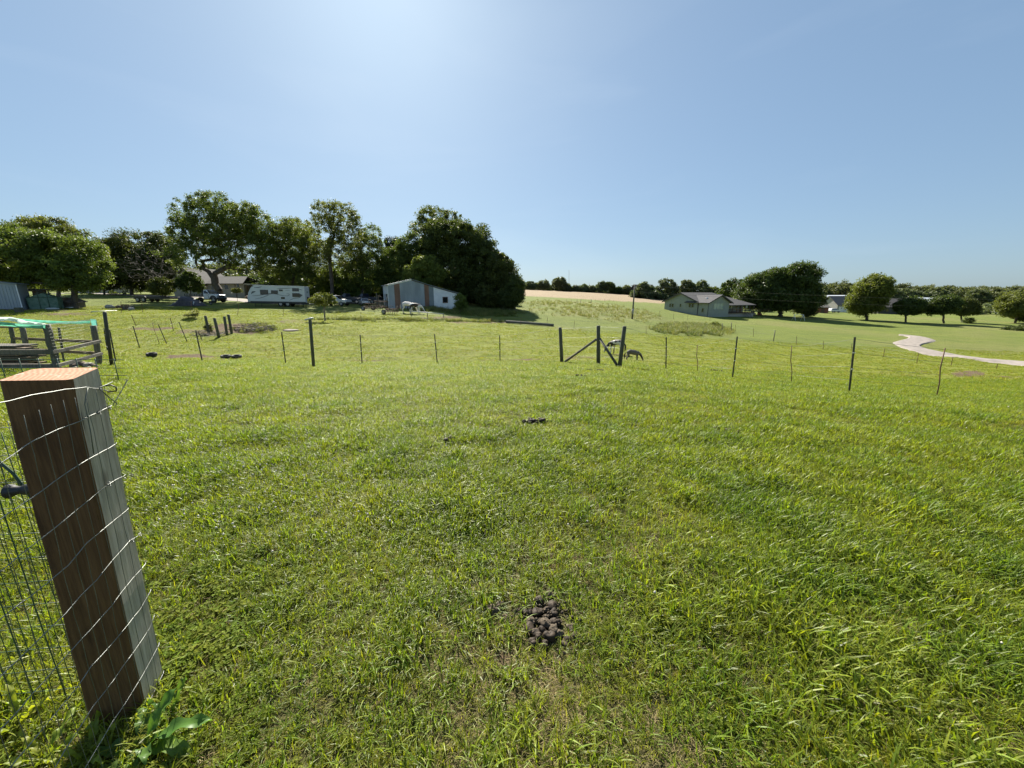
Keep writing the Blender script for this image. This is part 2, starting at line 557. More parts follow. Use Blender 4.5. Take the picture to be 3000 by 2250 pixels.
# ------------------------------------------------------------------ ground
GRAV = [  # gravel drive in the valley, picture points of its middle line and half width in metres
    (2625, 982, 0.6), (2650, 985, 1.2), (2690, 993, 1.8), (2700, 1001, 2.0), (2672, 1008, 2.2), (2690, 1020, 1.9), (2740, 1031, 1.6), (2810, 1042, 1.5), (2900, 1053, 1.45), (3000, 1062, 1.4), (3100, 1068, 1.4), (3250, 1076, 1.4)]
BARE = [  # bare soil patches: px, py, half width px, half height px, strength
    (560, 1043, 60, 7, 1.0), (640, 1055, 60, 4, 0.7), (700, 965, 80, 16, 1.0), (640, 975, 50, 12, 0.8), (440, 963, 70, 6, 0.8), (560, 974, 50, 7, 0.7),
    (1290, 932, 60, 5, 0.9), (1400, 944, 90, 4, 0.7), (1700, 1052, 60, 6, 0.6), (1820, 1040, 60, 5, 0.5), (1550, 1056, 60, 4, 0.8), (100, 905, 130, 7, 0.9), (200, 920, 80, 5, 0.7),
    (2830, 1095, 60, 8, 0.9), (2940, 1103, 40, 5, 0.7), (1440, 1222, 36, 6, 0.5), (2700, 1090, 30, 4, 0.6), (870, 940, 60, 5, 0.5), (850, 967, 14, 3, 1.0), (1300, 1058, 300, 3, 0.5), (320, 1060, 60, 3, 0.8), (1330, 1290, 60, 6, 0.5),
    (1590, 1650, 50, 14, 0.5), (1480, 1930, 60, 30, 0.5), (640, 1950, 90, 90, 0.8), (600, 1800, 70, 60, 0.6), (2800, 1440, 90, 20, 0.45), (2350, 1860, 80, 22, 0.4), (2730, 1990, 60, 30, 0.6), (2130, 1880, 40, 12, 0.5), (1110, 1870, 40, 14, 0.4), (820, 1720, 60, 14, 0.4)]


def pixmask(X, Y, Z):
    """picture coordinates of world points (used once, to lay out where soil and drive are)"""
    cz = (Z - CAMH)
    f = Y * CP - cz * SP
    up = Y * SP + cz * CP
    f = np.maximum(f, 0.05)
    return 1500 + FPX * X / f, 1125 - FPX * up / f


def drive_line():
    pts = []
    for px, py, w in GRAV:
        p = gp(px, py)
        pts.append((p.x, p.y, w * 0.92))
    return pts


def drive_dist(X, Y, line):
    d = np.full(X.shape, 1e9)
    for (x0, y0, w0), (x1, y1, w1) in zip(line[:-1], line[1:]):
        vx, vy = x1 - x0, y1 - y0
        t = np.clip(((X - x0) * vx + (Y - y0) * vy) / (vx * vx + vy * vy + 1e-9), 0, 1)
        dd = np.hypot(X - x0 - t * vx, Y - y0 - t * vy) - (w0 + (w1 - w0) * t)
        d = np.minimum(d, dd)
    return d


DRIVE = drive_line()
FIELD = [gp(px, py) for px, py in ((1535, 868), (1700, 873), (1860, 884))]


def masks(X, Y):
    Z = base_h(X, Y)
    px, py = pixmask(X, Y, Z)
    n1 = vnoise(X, Y, 1.1, 11); n2 = vnoise(X, Y, 0.3, 12)
    wob = 0.55 + 0.9 * n1
    dirt = np.zeros(X.shape)
    for cx, cy, rx, ry, s in BARE:
        q = ((px - cx) / rx) ** 2 + ((py - cy) / ry) ** 2
        dirt = np.maximum(dirt, s * np.clip(2.4 * (wob - q * 0.75 + (n2 - .5) * 0.8), 0, 1))
    dirt = np.where(Y < 0.3, 0, dirt)
    # dried grass
    dry = np.clip((vnoise(X, Y, 1.7, 21) - 0.5) * 2.2 + (vnoise(X, Y, 0.5, 22) - 0.5) * 1.6, 0, 1)
    nearf = np.clip(1 - (Y - 1.2) / 1.6, 0, 1)
    dry = np.clip(dry * (0.35 + 0.8 * nearf) + 0.25 * nearf, 0, 1)
    # mown lawns beyond the valley fence and round the farmyard
    mown = np.clip((Y - 50) / 6, 0, 1)
    # weedy hillside
    q = ((px - 1730) / 210) ** 2 + ((py - 912 - (px - 1730) * 0.09) / 28) ** 2
    weed = np.clip(1.25 - q * 1.1, 0, 1) * np.clip((vnoise(X, Y, 7, 31) * .6 + vnoise(X, Y, 2.5, 32) * .5) * 2.2 - .45, 0, 1) * 0.6
    # ploughed tan field on the ridge
    fld = ((px > 1470) & (px < 1990) & (py < 868 + (px - 1540) * 0.052) & (Y > 90)).astype(float)
    return dirt, dry, mown, np.clip(weed, 0, 1), fld


def warp(n, a, b, tight):
    t = np.linspace(-1, 1, n)
    return np.sinh(t * tight) / math.sinh(tight)


def build_ground():
    nx = 350
    xs = warp(nx, 0, 0, 7.4) * 3500
    ys = np.concatenate([np.linspace(-3000, -6, 18), np.linspace(-5, 0.3, 12), np.exp(np.linspace(math.log(0.5), math.log(8), 90))[:-1], np.exp(np.linspace(math.log(8), math.log(110), 370))[:-1], np.exp(np.linspace(math.log(110), math.log(6500), 90))])
    X, Y = np.meshgrid(xs, ys)
    # fan the columns out with distance so they stay even in density
    fan = np.clip(Y, 2.2, 900) / 2.2
    X = np.sign(X) * np.minimum(np.abs(X) * 1.0, 1e9)
    tt = np.linspace(-1, 1, nx)
    core = tt * 1.75
    W = np.where(np.abs(tt) < 0.86, core, np.sign(tt) * (1.505 + (np.abs(tt) - 0.86) * 8 + (np.maximum(np.abs(tt) - 0.86, 0) / 0.14) ** 3 * 3000 / 3.0))
    Ye = np.clip(Y, 2.2, 1500)
    X = np.where(np.abs(tt)[None, :] < 0.86, W[None, :] * Ye, np.sign(tt)[None, :] * (1.505 * Ye + (np.abs(tt)[None, :] - 0.86) / 0.14 * 30 + ((np.maximum(np.abs(tt)[None, :] - 0.86, 0)) / 0.14) ** 3 * 4000))
    Z = H(X, Y)
    n = len(ys)
    v = np.stack([X, Y, Z], -1).reshape(-1, 3)
    i = np.arange((n - 1) * (nx - 1)); r = i // (nx - 1); c = i % (nx - 1)
    a = r * nx + c
    f = np.stack([a, a + 1, a + nx + 1, a + nx], -1)
    m, nt, out = new_mat('pasture_ground')
    geo = nt.nodes.new('ShaderNodeNewGeometry')
    pos = geo.outputs['Position']

    def att(nm):
        q = nt.nodes.new('ShaderNodeAttribute'); q.attribute_name = nm
        return q.outputs['Fac']
    big = ramp(nt, noise(nt, pos, 0.12, 3), 0.35, 0.65)
    mid = ramp(nt, noise(nt, pos, 1.1, 4), 0.3, 0.7)
    fine = ramp(nt, noise(nt, pos, 9.0, 4, 0.7), 0.25, 0.75)
    vfine = ramp(nt, noise(nt, pos, 45.0, 4, 0.7), 0.25, 0.75)
    g = mixc(nt, big, (0.150, 0.185, 0.024), (0.195, 0.220, 0.030))
    g = mixc(nt, mid, g, (0.235, 0.255, 0.040))
    g = mixc(nt, ramp(nt, noise(nt, pos, 3.2, 5, 0.65), 0.55, 0.72), g, (0.070, 0.092, 0.018))
    gm = mixc(nt, big, (0.155, 0.190, 0.040), (0.195, 0.225, 0.046))
    gm = mixc(nt, mid, gm, (0.175, 0.210, 0.042))
    gm = mixc(nt, ramp(nt, noise(nt, pos, 0.9, 4, 0.6, (0.12, 1.0, 1.0)), 0.42, 0.62), gm, (0.135, 0.165, 0.042))
    gm = mixc(nt, ramp(nt, noise(nt, pos, 0.05, 4, 0.6), 0.5, 0.7), gm, (0.205, 0.205, 0.070))
    gm = mixc(nt, ramp(nt, noise(nt, pos, 0.35, 6, 0.75), 0.5, 0.75), gm, (0.105, 0.140, 0.032))
    g = mixc(nt, att('mown'), g, gm)
    g = mixc(nt, att('dry'), g, (0.26, 0.24, 0.10))
    g = mixc(nt, fine, g, mixc(nt, 1.0, g, (0.62, 0.66, 0.6), 'MULTIPLY'))
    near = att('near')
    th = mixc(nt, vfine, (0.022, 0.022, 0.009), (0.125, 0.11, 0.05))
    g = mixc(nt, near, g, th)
    wd = mixc(nt, fine, (0.19, 0.19, 0.075), (0.27, 0.24, 0.125))
    g = mixc(nt, att('weed'), g, wd)
    so = mixc(nt, fine, (0.075, 0.050, 0.030), (0.24, 0.18, 0.115))
    so = mixc(nt, vfine, so, mixc(nt, 1.0, so, (0.6, 0.58, 0.55), 'MULTIPLY'))
    da = nt.nodes.new('ShaderNodeMath'); da.operation = 'ADD'
    dn = nt.nodes.new('ShaderNodeMapRange'); dn.inputs['From Min'].default_value = 0.3; dn.inputs['From Max'].default_value = 0.7; dn.inputs['To Min'].default_value = -0.55; dn.inputs['To Max'].default_value = 0.55
    nt.links.new(noise(nt, pos, 2.6, 6, 0.75), dn.inputs['Value'])
    nt.links.new(att('dirt'), da.inputs[0]); nt.links.new(dn.outputs[0], da.inputs[1])
    g = mixc(nt, ramp(nt, da.outputs[0], 0.35, 0.75), g, so)
    w = nt.nodes.new('ShaderNodeTexNoise'); w.inputs['Scale'].default_value = 0.5
    mp = nt.nodes.new('ShaderNodeMapping'); mp.inputs['Scale'].default_value = (0.25, 3, 1)
    nt.links.new(pos, mp.inputs['Vector']); nt.links.new(mp.outputs[0], w.inputs['Vector'])
    fc = mixc(nt, ramp(nt, w.outputs['Fac'], 0.35, 0.65), (0.22, 0.165, 0.10), (0.30, 0.235, 0.155))
    g = mixc(nt, att('field'), g, fc)
    p = nt.nodes.new('ShaderNodeBsdfPrincipled')
    p.inputs['Roughness'].default_value = 0.95
    p.inputs['Specular IOR Level'].default_value = 0.1
    nt.links.new(g, p.inputs['Base Color'])
    hsum = nt.nodes.new('ShaderNodeMath'); hsum.operation = 'ADD'
    nt.links.new(noise(nt, pos, 4.5, 5, 0.7), hsum.inputs[0])
    nt.links.new(noise(nt, pos, 28, 4, 0.7), hsum.inputs[1])
    nt.links.new(bump(nt, hsum.outputs[0], 0.10, 0.9), p.inputs['Normal'])
    # far meadows: the sward lets light through
    tr = nt.nodes.new('ShaderNodeBsdfTranslucent')
    nt.links.new(g, tr.inputs['Color'])
    nt.links.new(p.outputs[0], out.inputs[0])
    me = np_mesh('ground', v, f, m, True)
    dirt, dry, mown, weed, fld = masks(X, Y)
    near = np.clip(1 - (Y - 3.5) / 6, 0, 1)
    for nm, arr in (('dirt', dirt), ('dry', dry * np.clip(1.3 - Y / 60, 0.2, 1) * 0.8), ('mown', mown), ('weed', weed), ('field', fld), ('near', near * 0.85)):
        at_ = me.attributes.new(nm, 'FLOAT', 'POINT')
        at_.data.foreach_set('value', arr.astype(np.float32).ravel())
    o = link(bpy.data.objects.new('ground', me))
    o['kind'] = 'structure'
    return o


build_ground()


def strip(name, line, m, lift=0.03, sub=6, kind='structure'):
    pts = []
    for i in range(len(line) - 1):
        p0 = line[max(i - 1, 0)]; p1 = line[i]; p2 = line[i + 1]; p3 = line[min(i + 2, len(line) - 1)]
        for k in range(sub):
            t = k / sub
            pts.append(tuple(0.5 * ((2 * b) + (-a + c) * t + (2 * a - 5 * b + 4 * c - d) * t * t + (-a + 3 * b - 3 * c + d) * t ** 3) for a, b, c, d in zip(p0, p1, p2, p3)))
    pts.append(line[-1])
    V = []; F = []
    K = 9
    for i, (x, y, w) in enumerate(pts):
        a = pts[max(i - 1, 0)]; b = pts[min(i + 1, len(pts) - 1)]
        d = Vector((b[0] - a[0], b[1] - a[1])); d.normalize()
        nx_, ny_ = -d.y, d.x
        for k in range(K):
            s = (k / (K - 1) * 2 - 1) * (w * (1 + 0.12 * math.sin(i * 1.7)))
            X, Y = x + nx_ * s, y + ny_ * s
            V.append((X, Y, h1(X, Y) + lift * (1 - (s / w) ** 4 * 0.6)))
    for i in range(len(pts) - 1):
        for k in range(K - 1):
            a = i * K + k
            F.append((a, a + 1, a + K + 1, a + K))
    me = np_mesh(name, V, F, m, True)
    o = link(bpy.data.objects.new(name, me))
    o['kind'] = kind
    return o


M['gravel'] = mat('gravel', (0.17, 0.145, 0.125), (0.27, 0.235, 0.205), 1.5, 0.95, bmp=0.02)


def drive_sheet():
    Lp = [(2632, 983), (2660, 988), (2652, 994), (2630, 999), (2614, 1004), (2622, 1011), (2640, 1020), (2671, 1030), (2752, 1044), (2861, 1059), (3000, 1073), (3130, 1083), (3300, 1094)]
    Rp = [(2634, 981), (2690, 986), (2722, 991), (2738, 996), (2743, 1000), (2727, 1005), (2704, 1010), (2702, 1018), (2758, 1032), (2880, 1049), (3000, 1060), (3130, 1069), (3300, 1079)]
    def cr(P, t):
        L = len(P) - 1; k = min(int(t), L - 1); q = t - k
        a, b, c, d = P[max(k - 1, 0)], P[k], P[k + 1], P[min(k + 2, L)]
        return [0.5 * ((2 * y) + (-x + z) * q + (2 * x - 5 * y + 4 * z - w) * q * q + (-x + 3 * y - 3 * z + w) * q ** 3) for x, y, z, w in zip(a, b, c, d)]
    V = []; F = []; K = 14; NN = 90
    r = random.Random(8)
    for i in range(NN + 1):
        t = i / NN * (len(Lp) - 1)
        a = cr(Lp, t); b = cr(Rp, t)
        for k in range(K + 1):
            q = k / K
            if k in (0, K): q += r.uniform(-.05, .05)
            p = gp(a[0] + (b[0] - a[0]) * q, a[1] + (b[1] - a[1]) * q)
            e = 4 * q * (1 - q)
            rut = -0.03 * (math.exp(-((q - .3) / .08) ** 2) + math.exp(-((q - .7) / .08) ** 2))
            V.append((p.x, p.y, p.z + 0.03 + 0.13 * min(1, e * 2.2) + rut - (0.06 if k in (0, K) else 0)))
    for i in range(NN):
        for k in range(K):
            a = i * (K + 1) + k
            F.append((a, a + 1, a + K + 2, a + K + 1))
    o = link(bpy.data.objects.new('driveway', np_mesh('driveway', V, F, M['gravel'], True)))
    o['kind'] = 'structure'


drive_sheet()
strip('farm_road', [(gp(px, py).x, gp(px, py).y, w) for px, py, w in ((150, 861, 1.5), (230, 858.5, 1.5), (330, 862, 1.5), (450, 868, 1.6), (560, 871, 1.8), (660, 874, 2.2), (740, 883, 2.4), (830, 889, 2.4), (930, 890, 2.6), (1040, 887, 2.2), (1110, 884, 1.8))], M['gravel'], 0.09)

# ------------------------------------------------------------------ grass (geometry-node instances of tufts)
RNG = np.random.default_rng(7)


def blade(mb_v, mb_f, base, ang, L, w, lean, curl, seg=3):
    dx, dy = math.cos(ang), math.sin(ang)
    sx, sy = -dy, dx
    b0 = len(mb_v)
    x = y = z = 0.0
    th = lean
    for i in range(seg + 1):
        t = i / seg
        ww = w * (1 - t) ** 0.7 * 0.5
        px, py = base[0] + dx * x, base[1] + dy * x
        if i < seg:
            mb_v.append((px - sx * ww, py - sy * ww, z)); mb_v.append((px + sx * ww, py + sy * ww, z))
        else:
            mb_v.append((px, py, z))
        x += math.sin(th) * L / seg; z += math.cos(th) * L / seg
        th += curl / seg
    for i in range(seg - 1):
        a = b0 + 2 * i
        mb_f.append((a, a + 1, a + 3, a + 2))
    a = b0 + 2 * (seg - 1)
    mb_f.append((a, a + 1, a + 2))


def tuft(name, n, L, w, spread, leanmax, curl, m, seed, seg=3, flat=0.0):
    r = random.Random(seed)
    v = []; f = []
    for i in range(n):
        a = r.uniform(0, 2 * math.pi)
        rr = spread * math.sqrt(r.random())
        ba = r.uniform(0, 2 * math.pi)
        l = L * r.uniform(0.45, 1.1)
        blade(v, f, (rr * math.cos(ba), rr * math.sin(ba)), a, l, w * r.uniform(0.7, 1.2), r.uniform(0.05, leanmax) + flat, curl * r.uniform(0.3, 1.3), seg)
    me = bpy.data.meshes.new(name)
    me.from_pydata(v, [], f)
    me.materials.append(m)
    return bpy.data.objects.new(name, me)


def clover_tuft(name, n, R, m, seed, h=0.04):
    r = random.Random(seed); v = []; f = []
    for i in range(n):
        x, y = r.uniform(-R, R), r.uniform(-R, R)
        z = h * r.uniform(0.3, 1.1); s = r.uniform(0.006, 0.012)
        for k in range(3):
            a = 2.1 * k + r.random()
            b = len(v)
            tx, ty = math.cos(a), math.sin(a)
            v += [(x, y, z), (x + tx * s - ty * s * .7, y + ty * s + tx * s * .7, z + s * .3), (x + tx * 2 * s, y + ty * 2 * s, z + r.uniform(-.3, .4) * s), (x + tx * s + ty * s * .7, y + ty * s - tx * s * .7, z + s * .3)]
            f.append((b, b + 1, b + 2, b + 3))
    me = bpy.data.meshes.new(name); me.from_pydata(v, [], f); me.materials.append(m)
    return bpy.data.objects.new(name, me)


def flower_head(name, seed):
    r = random.Random(seed); mb = MB()
    mb.ball((0, 0, 0.075), 0.0085, 6, 4, 0.2, r)
    o = mb.build(name, M['petal']); COL.objects.unlink(o)
    return o


def src_coll(name, objs):
    c = bpy.data.collections.new(name)
    for o in objs:
        c.objects.link(o)
    return c


def scatter(name, X, Y, scl, idx, coll, kindlabel, tilt=0.15, zoff=0.0, cat='grass'):
    n = len(X)
    Z = H(X, Y) + zoff
    me = bpy.data.meshes.new(name)
    me.vertices.add(n)
    me.vertices.foreach_set('co', np.stack([X, Y, Z], -1).astype(np.float32).ravel())
    rot = np.stack([RNG.normal(0, tilt, n), RNG.normal(0, tilt, n), RNG.uniform(0, 6.283, n)], -1).astype(np.float32)
    a = me.attributes.new('rot', 'FLOAT_VECTOR', 'POINT'); a.data.foreach_set('vector', rot.ravel())
    a = me.attributes.new('scl', 'FLOAT', 'POINT'); a.data.foreach_set('value', scl.astype(np.float32))
    a = me.attributes.new('idx', 'INT', 'POINT'); a.data.foreach_set('value', idx.astype(np.int32))
    me.update()
    o = link(bpy.data.objects.new(name, me))
    tag(o, kindlabel, cat, kind='stuff')
    ng = bpy.data.node_groups.new(name + '_nodes', 'GeometryNodeTree')
    ng.interface.new_socket('Geometry', in_out='INPUT', socket_type='NodeSocketGeometry')
    ng.interface.new_socket('Geometry', in_out='OUTPUT', socket_type='NodeSocketGeometry')
    gi = ng.nodes.new('NodeGroupInput'); go = ng.nodes.new('NodeGroupOutput')
    ip = ng.nodes.new('GeometryNodeInstanceOnPoints')
    ci = ng.nodes.new('GeometryNodeCollectionInfo')
    ci.inputs['Collection'].default_value = coll
    ci.inputs['Separate Children'].default_value = True
    ci.inputs['Reset Children'].default_value = True
    ip.inputs['Pick Instance'].default_value = True

    def na(nm, dt):
        q = ng.nodes.new('GeometryNodeInputNamedAttribute'); q.data_type = dt
        q.inputs['Name'].default_value = nm
        return q.outputs['Attribute']
    L = ng.links.new
    L(gi.outputs[0], ip.inputs['Points'])
    L(ci.outputs[0], ip.inputs['Instance'])
    L(na('idx', 'INT'), ip.inputs['Instance Index'])
    e2r = ng.nodes.new('FunctionNodeEulerToRotation')
    L(na('rot', 'FLOAT_VECTOR'), e2r.inputs[0])
    L(e2r.outputs[0], ip.inputs['Rotation'])
    L(na('scl', 'FLOAT'), ip.inputs['Scale'])
    L(ip.outputs[0], go.inputs[0])
    md = o.modifiers.new('scatter', 'NODES')
    md.node_group = ng
    return o


# names sort alphabetically inside Collection Info
near_src = [
    tuft('a0', 14, 0.06, 0.0036, 0.035, 0.8, 1.3, M['grass_fine'], 1),
    tuft('a1', 14, 0.080, 0.0042, 0.045, 1.0, 1.7, M['grass_fine'], 2),
    tuft('a2', 12, 0.105, 0.0082, 0.04, 1.2, 1.3, M['grass_broad'], 3, 4),
    tuft('a3', 13, 0.125, 0.0092, 0.045, 1.15, 1.7, M['grass_broad'], 4, 4),
    tuft('a4', 16, 0.06, 0.0024, 0.05, 1.1, 1.0, M['grass_dry'], 5, 3, 0.35),
    clover_tuft('a5', 12, 0.05, M['clover'], 6),
    tuft('a6', 9, 0.09, 0.0026, 0.05, 0.5, 0.9, M['grass_fine'], 7),
]
near_c = src_coll('grass_sources', near_src)


def wedge(y0, y1, dens, extra=0.6, pw=1.0):
    """random ground points, density per m2, over the part of the ground that can be seen"""
    xm = lambda y: np.where(y < 3, 1.95 + 0.9 * y, 1.45 * y + extra)
    A = 0
    yy = np.linspace(y0, y1, 200)
    A = np.trapezoid(2 * xm(yy), yy) if hasattr(np, 'trapezoid') else np.trapz(2 * xm(yy), yy)
    n = int(A * dens)
    X = []; Y = []
    k = 0
    Ys = RNG.uniform(y0, y1, n * 3)
    Xs = RNG.uniform(-1, 1, n * 3) * xm(np.array([y1]))[0]
    ok = np.abs(Xs) < xm(Ys)
    Xs, Ys = Xs[ok][:n], Ys[ok][:n]
    return Xs, Ys


def put_grass(name, y0, y1, dens, smul, label, coll=near_c, sizes=(0.75, 1.2)):
    X, Y = wedge(y0, y1, dens)
    dirt, dry, mown, weed, fld = masks(X, Y)
    n = len(X)
    r = RNG.random(n)
    lush = np.clip((vnoise(X, Y, 0.9, 41) - 0.36) * 3.2, 0, 1) * np.clip((vnoise(X, Y, 0.33, 42) - 0.3) * 2.5, 0, 1)
    band = np.exp(-((Y - 3.4) / 1.6) ** 2)
    broad = np.clip(0.30 + lush * (0.5 + 0.5 * band), 0, 0.85)
    clov = np.clip((vnoise(X, Y, 0.5, 43) - 0.5) * 0.8, 0, 0.12)
    idx = np.where(RNG.random(n) < 0.5, 0, 1)
    idx = np.where(RNG.random(n) < 0.22, 6, idx)
    idx = np.where(RNG.random(n) < clov, 5, idx)
    idx = np.where(RNG.random(n) < broad, np.where(RNG.random(n) < 0.55, 2, 3), idx)
    dd = np.clip(dry * 0.50, 0, 0.7) + 0.04
    idx = np.where(RNG.random(n) < dd, 4, idx)
    keep = RNG.random(n) > np.clip(dirt * 1.15, 0, 0.95)
    # nothing grows through the post, the dung or the pile
    for (cx, cy, cr) in CLEAR:
        keep &= np.hypot(X - cx, Y - cy) > cr
    scl = RNG.uniform(*sizes, n) * smul * (0.72 + 0.4 * vnoise(X, Y, 1.4, 44)) * (0.76 + 0.72 * vnoise(X, Y, 0.28, 45) ** 1.3)
    return scatter(name, X[keep], Y[keep], scl[keep], idx[keep], coll, label)


# near post geometry, worked out from its corners
DUNG = gp(1600, 1806)
PB = Vector((-1.436, 1.173, 0))
dv = Vector((-0.762, 0.647, 0)); rv = Vector((0.647, 0.762, 0))
SIDE = 0.146
th = math.radians(32)
AB = rv * (SIDE * math.cos(th)) - dv * (SIDE * math.sin(th))
BC = rv * (SIDE * math.sin(th)) + dv * (SIDE * math.cos(th))
PC = PB - AB * 0.5 + BC * 0.5
CLEAR = [(DUNG.x, DUNG.y, 0.115), (PC.x - 0.02, PC.y, 0.10), (DUNG.x - 0.21, DUNG.y + 0.05, 0.06), (DUNG.x - 0.12, DUNG.y + 0.04, 0.04)]

put_grass('lawn_grass_near', 0.35, 4.6, 2050, 0.86, 'short green grass with coarse tufts in the foreground lawn')
put_grass('lawn_grass_middle', 4.6, 10.5, 850, 0.78, 'short green grass in the middle of the lawn')
put_grass('lawn_grass_far', 10.5, 20, 300, 0.85, 'short yellow green grass at the far edge of the lawn')

past_src = [
    tuft('b0', 22, 0.16, 0.014, 0.12, 0.9, 1.3, M['grass_fine'], 11),
    tuft('b1', 22, 0.22, 0.018, 0.14, 1.0, 1.5, M['grass_broad'], 12),
    tuft('b2', 16, 0.16, 0.013, 0.13, 1.1, 1.0, M['grass_dry'], 13, 3, 0.2),
    tuft('b3', 26, 0.42, 0.022, 0.22, 0.6, 1.0, M['leaf_grey'], 14),
    tuft('b4', 26, 0.34, 0.030, 0.22, 0.8, 1.2, M['leaf_mid'], 15),
]
past_c = src_coll('pasture_sources', past_src)


def pasture():
    X, Y = wedge(18, 56, 26)
    dirt, dry, mown, weed, fld = masks(X, Y)
    n = len(X)
    idx = np.where(RNG.random(n) < 0.35, 1, 0)
    idx = np.where(RNG.random(n) < 0.12 + dry * 0.25, 2, idx)
    keep = RNG.random(n) > dirt * 1.1
    keep &= (vnoise(X, Y, 1.1, 51) + RNG.random(n) * 0.5 > 0.62)
    dr = drive_dist(X, Y, DRIVE) > 0.3
    keep &= dr
    scl = RNG.uniform(0.35, 0.85, n)
    scatter('pasture_grass', X[keep], Y[keep], scl[keep], idx[keep], past_c, 'clumpy grazed pasture grass in the hollow beyond the lawn')
    # tall weeds: hillside and the mound by the corner post
    X, Y = wedge(54, 112, 9)
    dirt, dry, mown, weed, fld = masks(X, Y)
    keep = RNG.random(len(X)) < weed * 0.38
    m = keep.sum()
    scatter('hillside_weeds', X[keep], Y[keep], RNG.uniform(0.9, 1.9, m), np.where(RNG.random(m) < 0.7, 3, 2), past_c, 'grey green dry weeds on the slope below the tan field', cat='weeds')


pasture()


def px_patch(name, label, cx, cy, rx, ry, n, smin, smax, idxs, slope=0.0, cat='weeds', coll=None):
    X = []; Y = []
    r = random.Random(cx * 7 + cy)
    while len(X) < n:
        a = r.uniform(-1, 1); b = r.uniform(-1, 1)
        q_ = a * a + b * b
        if q_ > 1 or r.random() < q_ ** 1.2: continue
        if vnoise(np.array([a * 4.0]), np.array([b * 2.5]), 1.0, cx % 97)[0] < 0.35: continue
        p = gp(cx + a * rx * 1.15, cy + b * ry * 1.2 + a * rx * slope)
        X.append(p.x); Y.append(p.y)
    X = np.array(X); Y = np.array(Y)
    idx = np.array([r.choice(idxs) for _ in range(n)])
    return scatter(name, X, Y, RNG.uniform(smin, smax, n), idx, coll or past_c, label, cat=cat)


px_patch('weed_mound', 'bushy green weeds on the mound left of the braced corner post', 2030, 966, 115, 17, 1300, 1.0, 2.6, [3, 4, 4, 4], 0.04)
px_patch('barn_weeds', 'tall dry weeds along the foot of the barn', 1290, 908, 80, 5, 500, 0.9, 1.9, [3, 3, 2, 4])
px_patch('thicket_weeds', 'rank grass under the dark trees right of the barn', 1430, 918, 110, 9, 900, 0.9, 2.0, [3, 4, 4, 1], 0.02)
px_patch('fence_line_grass', 'darker unmown grass strip under the far fence', 1200, 938, 260, 2.5, 700, 0.8, 1.5, [1, 4, 3], 0.02)
px_patch('pile_weeds', 'weeds growing over the brush pile', 740, 965, 70, 14, 90, 0.7, 1.6, [3, 4, 2])

px_patch('dry_ground_weeds', 'yellowish creeping weeds and straw right of the foreground post', 560, 1850, 150, 170, 520, 0.7, 1.3, [4, 4, 5, 4, 0], coll=near_c)

# clover flowers
fl = src_coll('flower_sources', [flower_head('f0', 3)])


def flowers():
    X, Y = wedge(1.3, 8.0, 60)
    px, py = pixmask(X, Y, base_h(X, Y))
    q = ((px - 650) / 380) ** 2 + ((py - 1430) / 150) ** 2
    keep = (RNG.random(len(X)) < np.exp(-q) * 1.6) | (RNG.random(len(X)) < 0.012)
    n = keep.sum()
    scatter('clover_flowers', X[keep], Y[keep], RNG.uniform(0.6, 0.9, n), np.zeros(n), fl, 'small white clover heads scattered in the lawn', cat='flowers')


flowers()


# ------------------------------------------------------------------ trees
def leaf_cloud(C, R, per, size, rng, elong=0.5, upbias=0.35):
    n = len(C) * per
    c = np.repeat(C, per, axis=0)
    r = np.repeat(R, per)[:, None]
    d = rng.normal(size=(n, 3)); d /= np.linalg.norm(d, axis=1)[:, None]
    rad = rng.random((n, 1)) ** 0.55
    p = c + d * rad * r * np.array([1, 1, 0.75])
    nrm = rng.normal(size=(n, 3)) + d * 0.6 + np.array([0, 0, upbias])
    nrm /= np.linalg.norm(nrm, axis=1)[:, None]
    a = np.cross(nrm, rng.normal(size=(n, 3))); a /= np.linalg.norm(a, axis=1)[:, None]
    b = np.cross(nrm, a)
    s = (size * rng.uniform(0.55, 1.35, n))[:, None]
    q = p - a * s * 0.55
    v = np.stack([q + b * s * elong * 0.62, q - b * s * elong * 0.62, p + a * s * 0.75 + nrm * s * 0.1], 1).reshape(-1, 3)
    f = np.arange(n * 3).reshape(-1, 3)
    return v, f


def sample_blobs(blobs, n, rng, shell=0.55):
    vol = np.array([b[3] * b[4] * b[5] for b in blobs]) ** 0.8
    pick = rng.choice(len(blobs), n, p=vol / vol.sum())
    B = np.array(blobs)[pick]
    d = rng.normal(size=(n, 3)); d /= np.linalg.norm(d, axis=1)[:, None]
    r = (rng.random((n, 1)) ** (1 / 3.0)) * (1 - shell) + shell * rng.random((n, 1)) ** 0.18
    return B[:, :3] + d * r * B[:, 3:6]


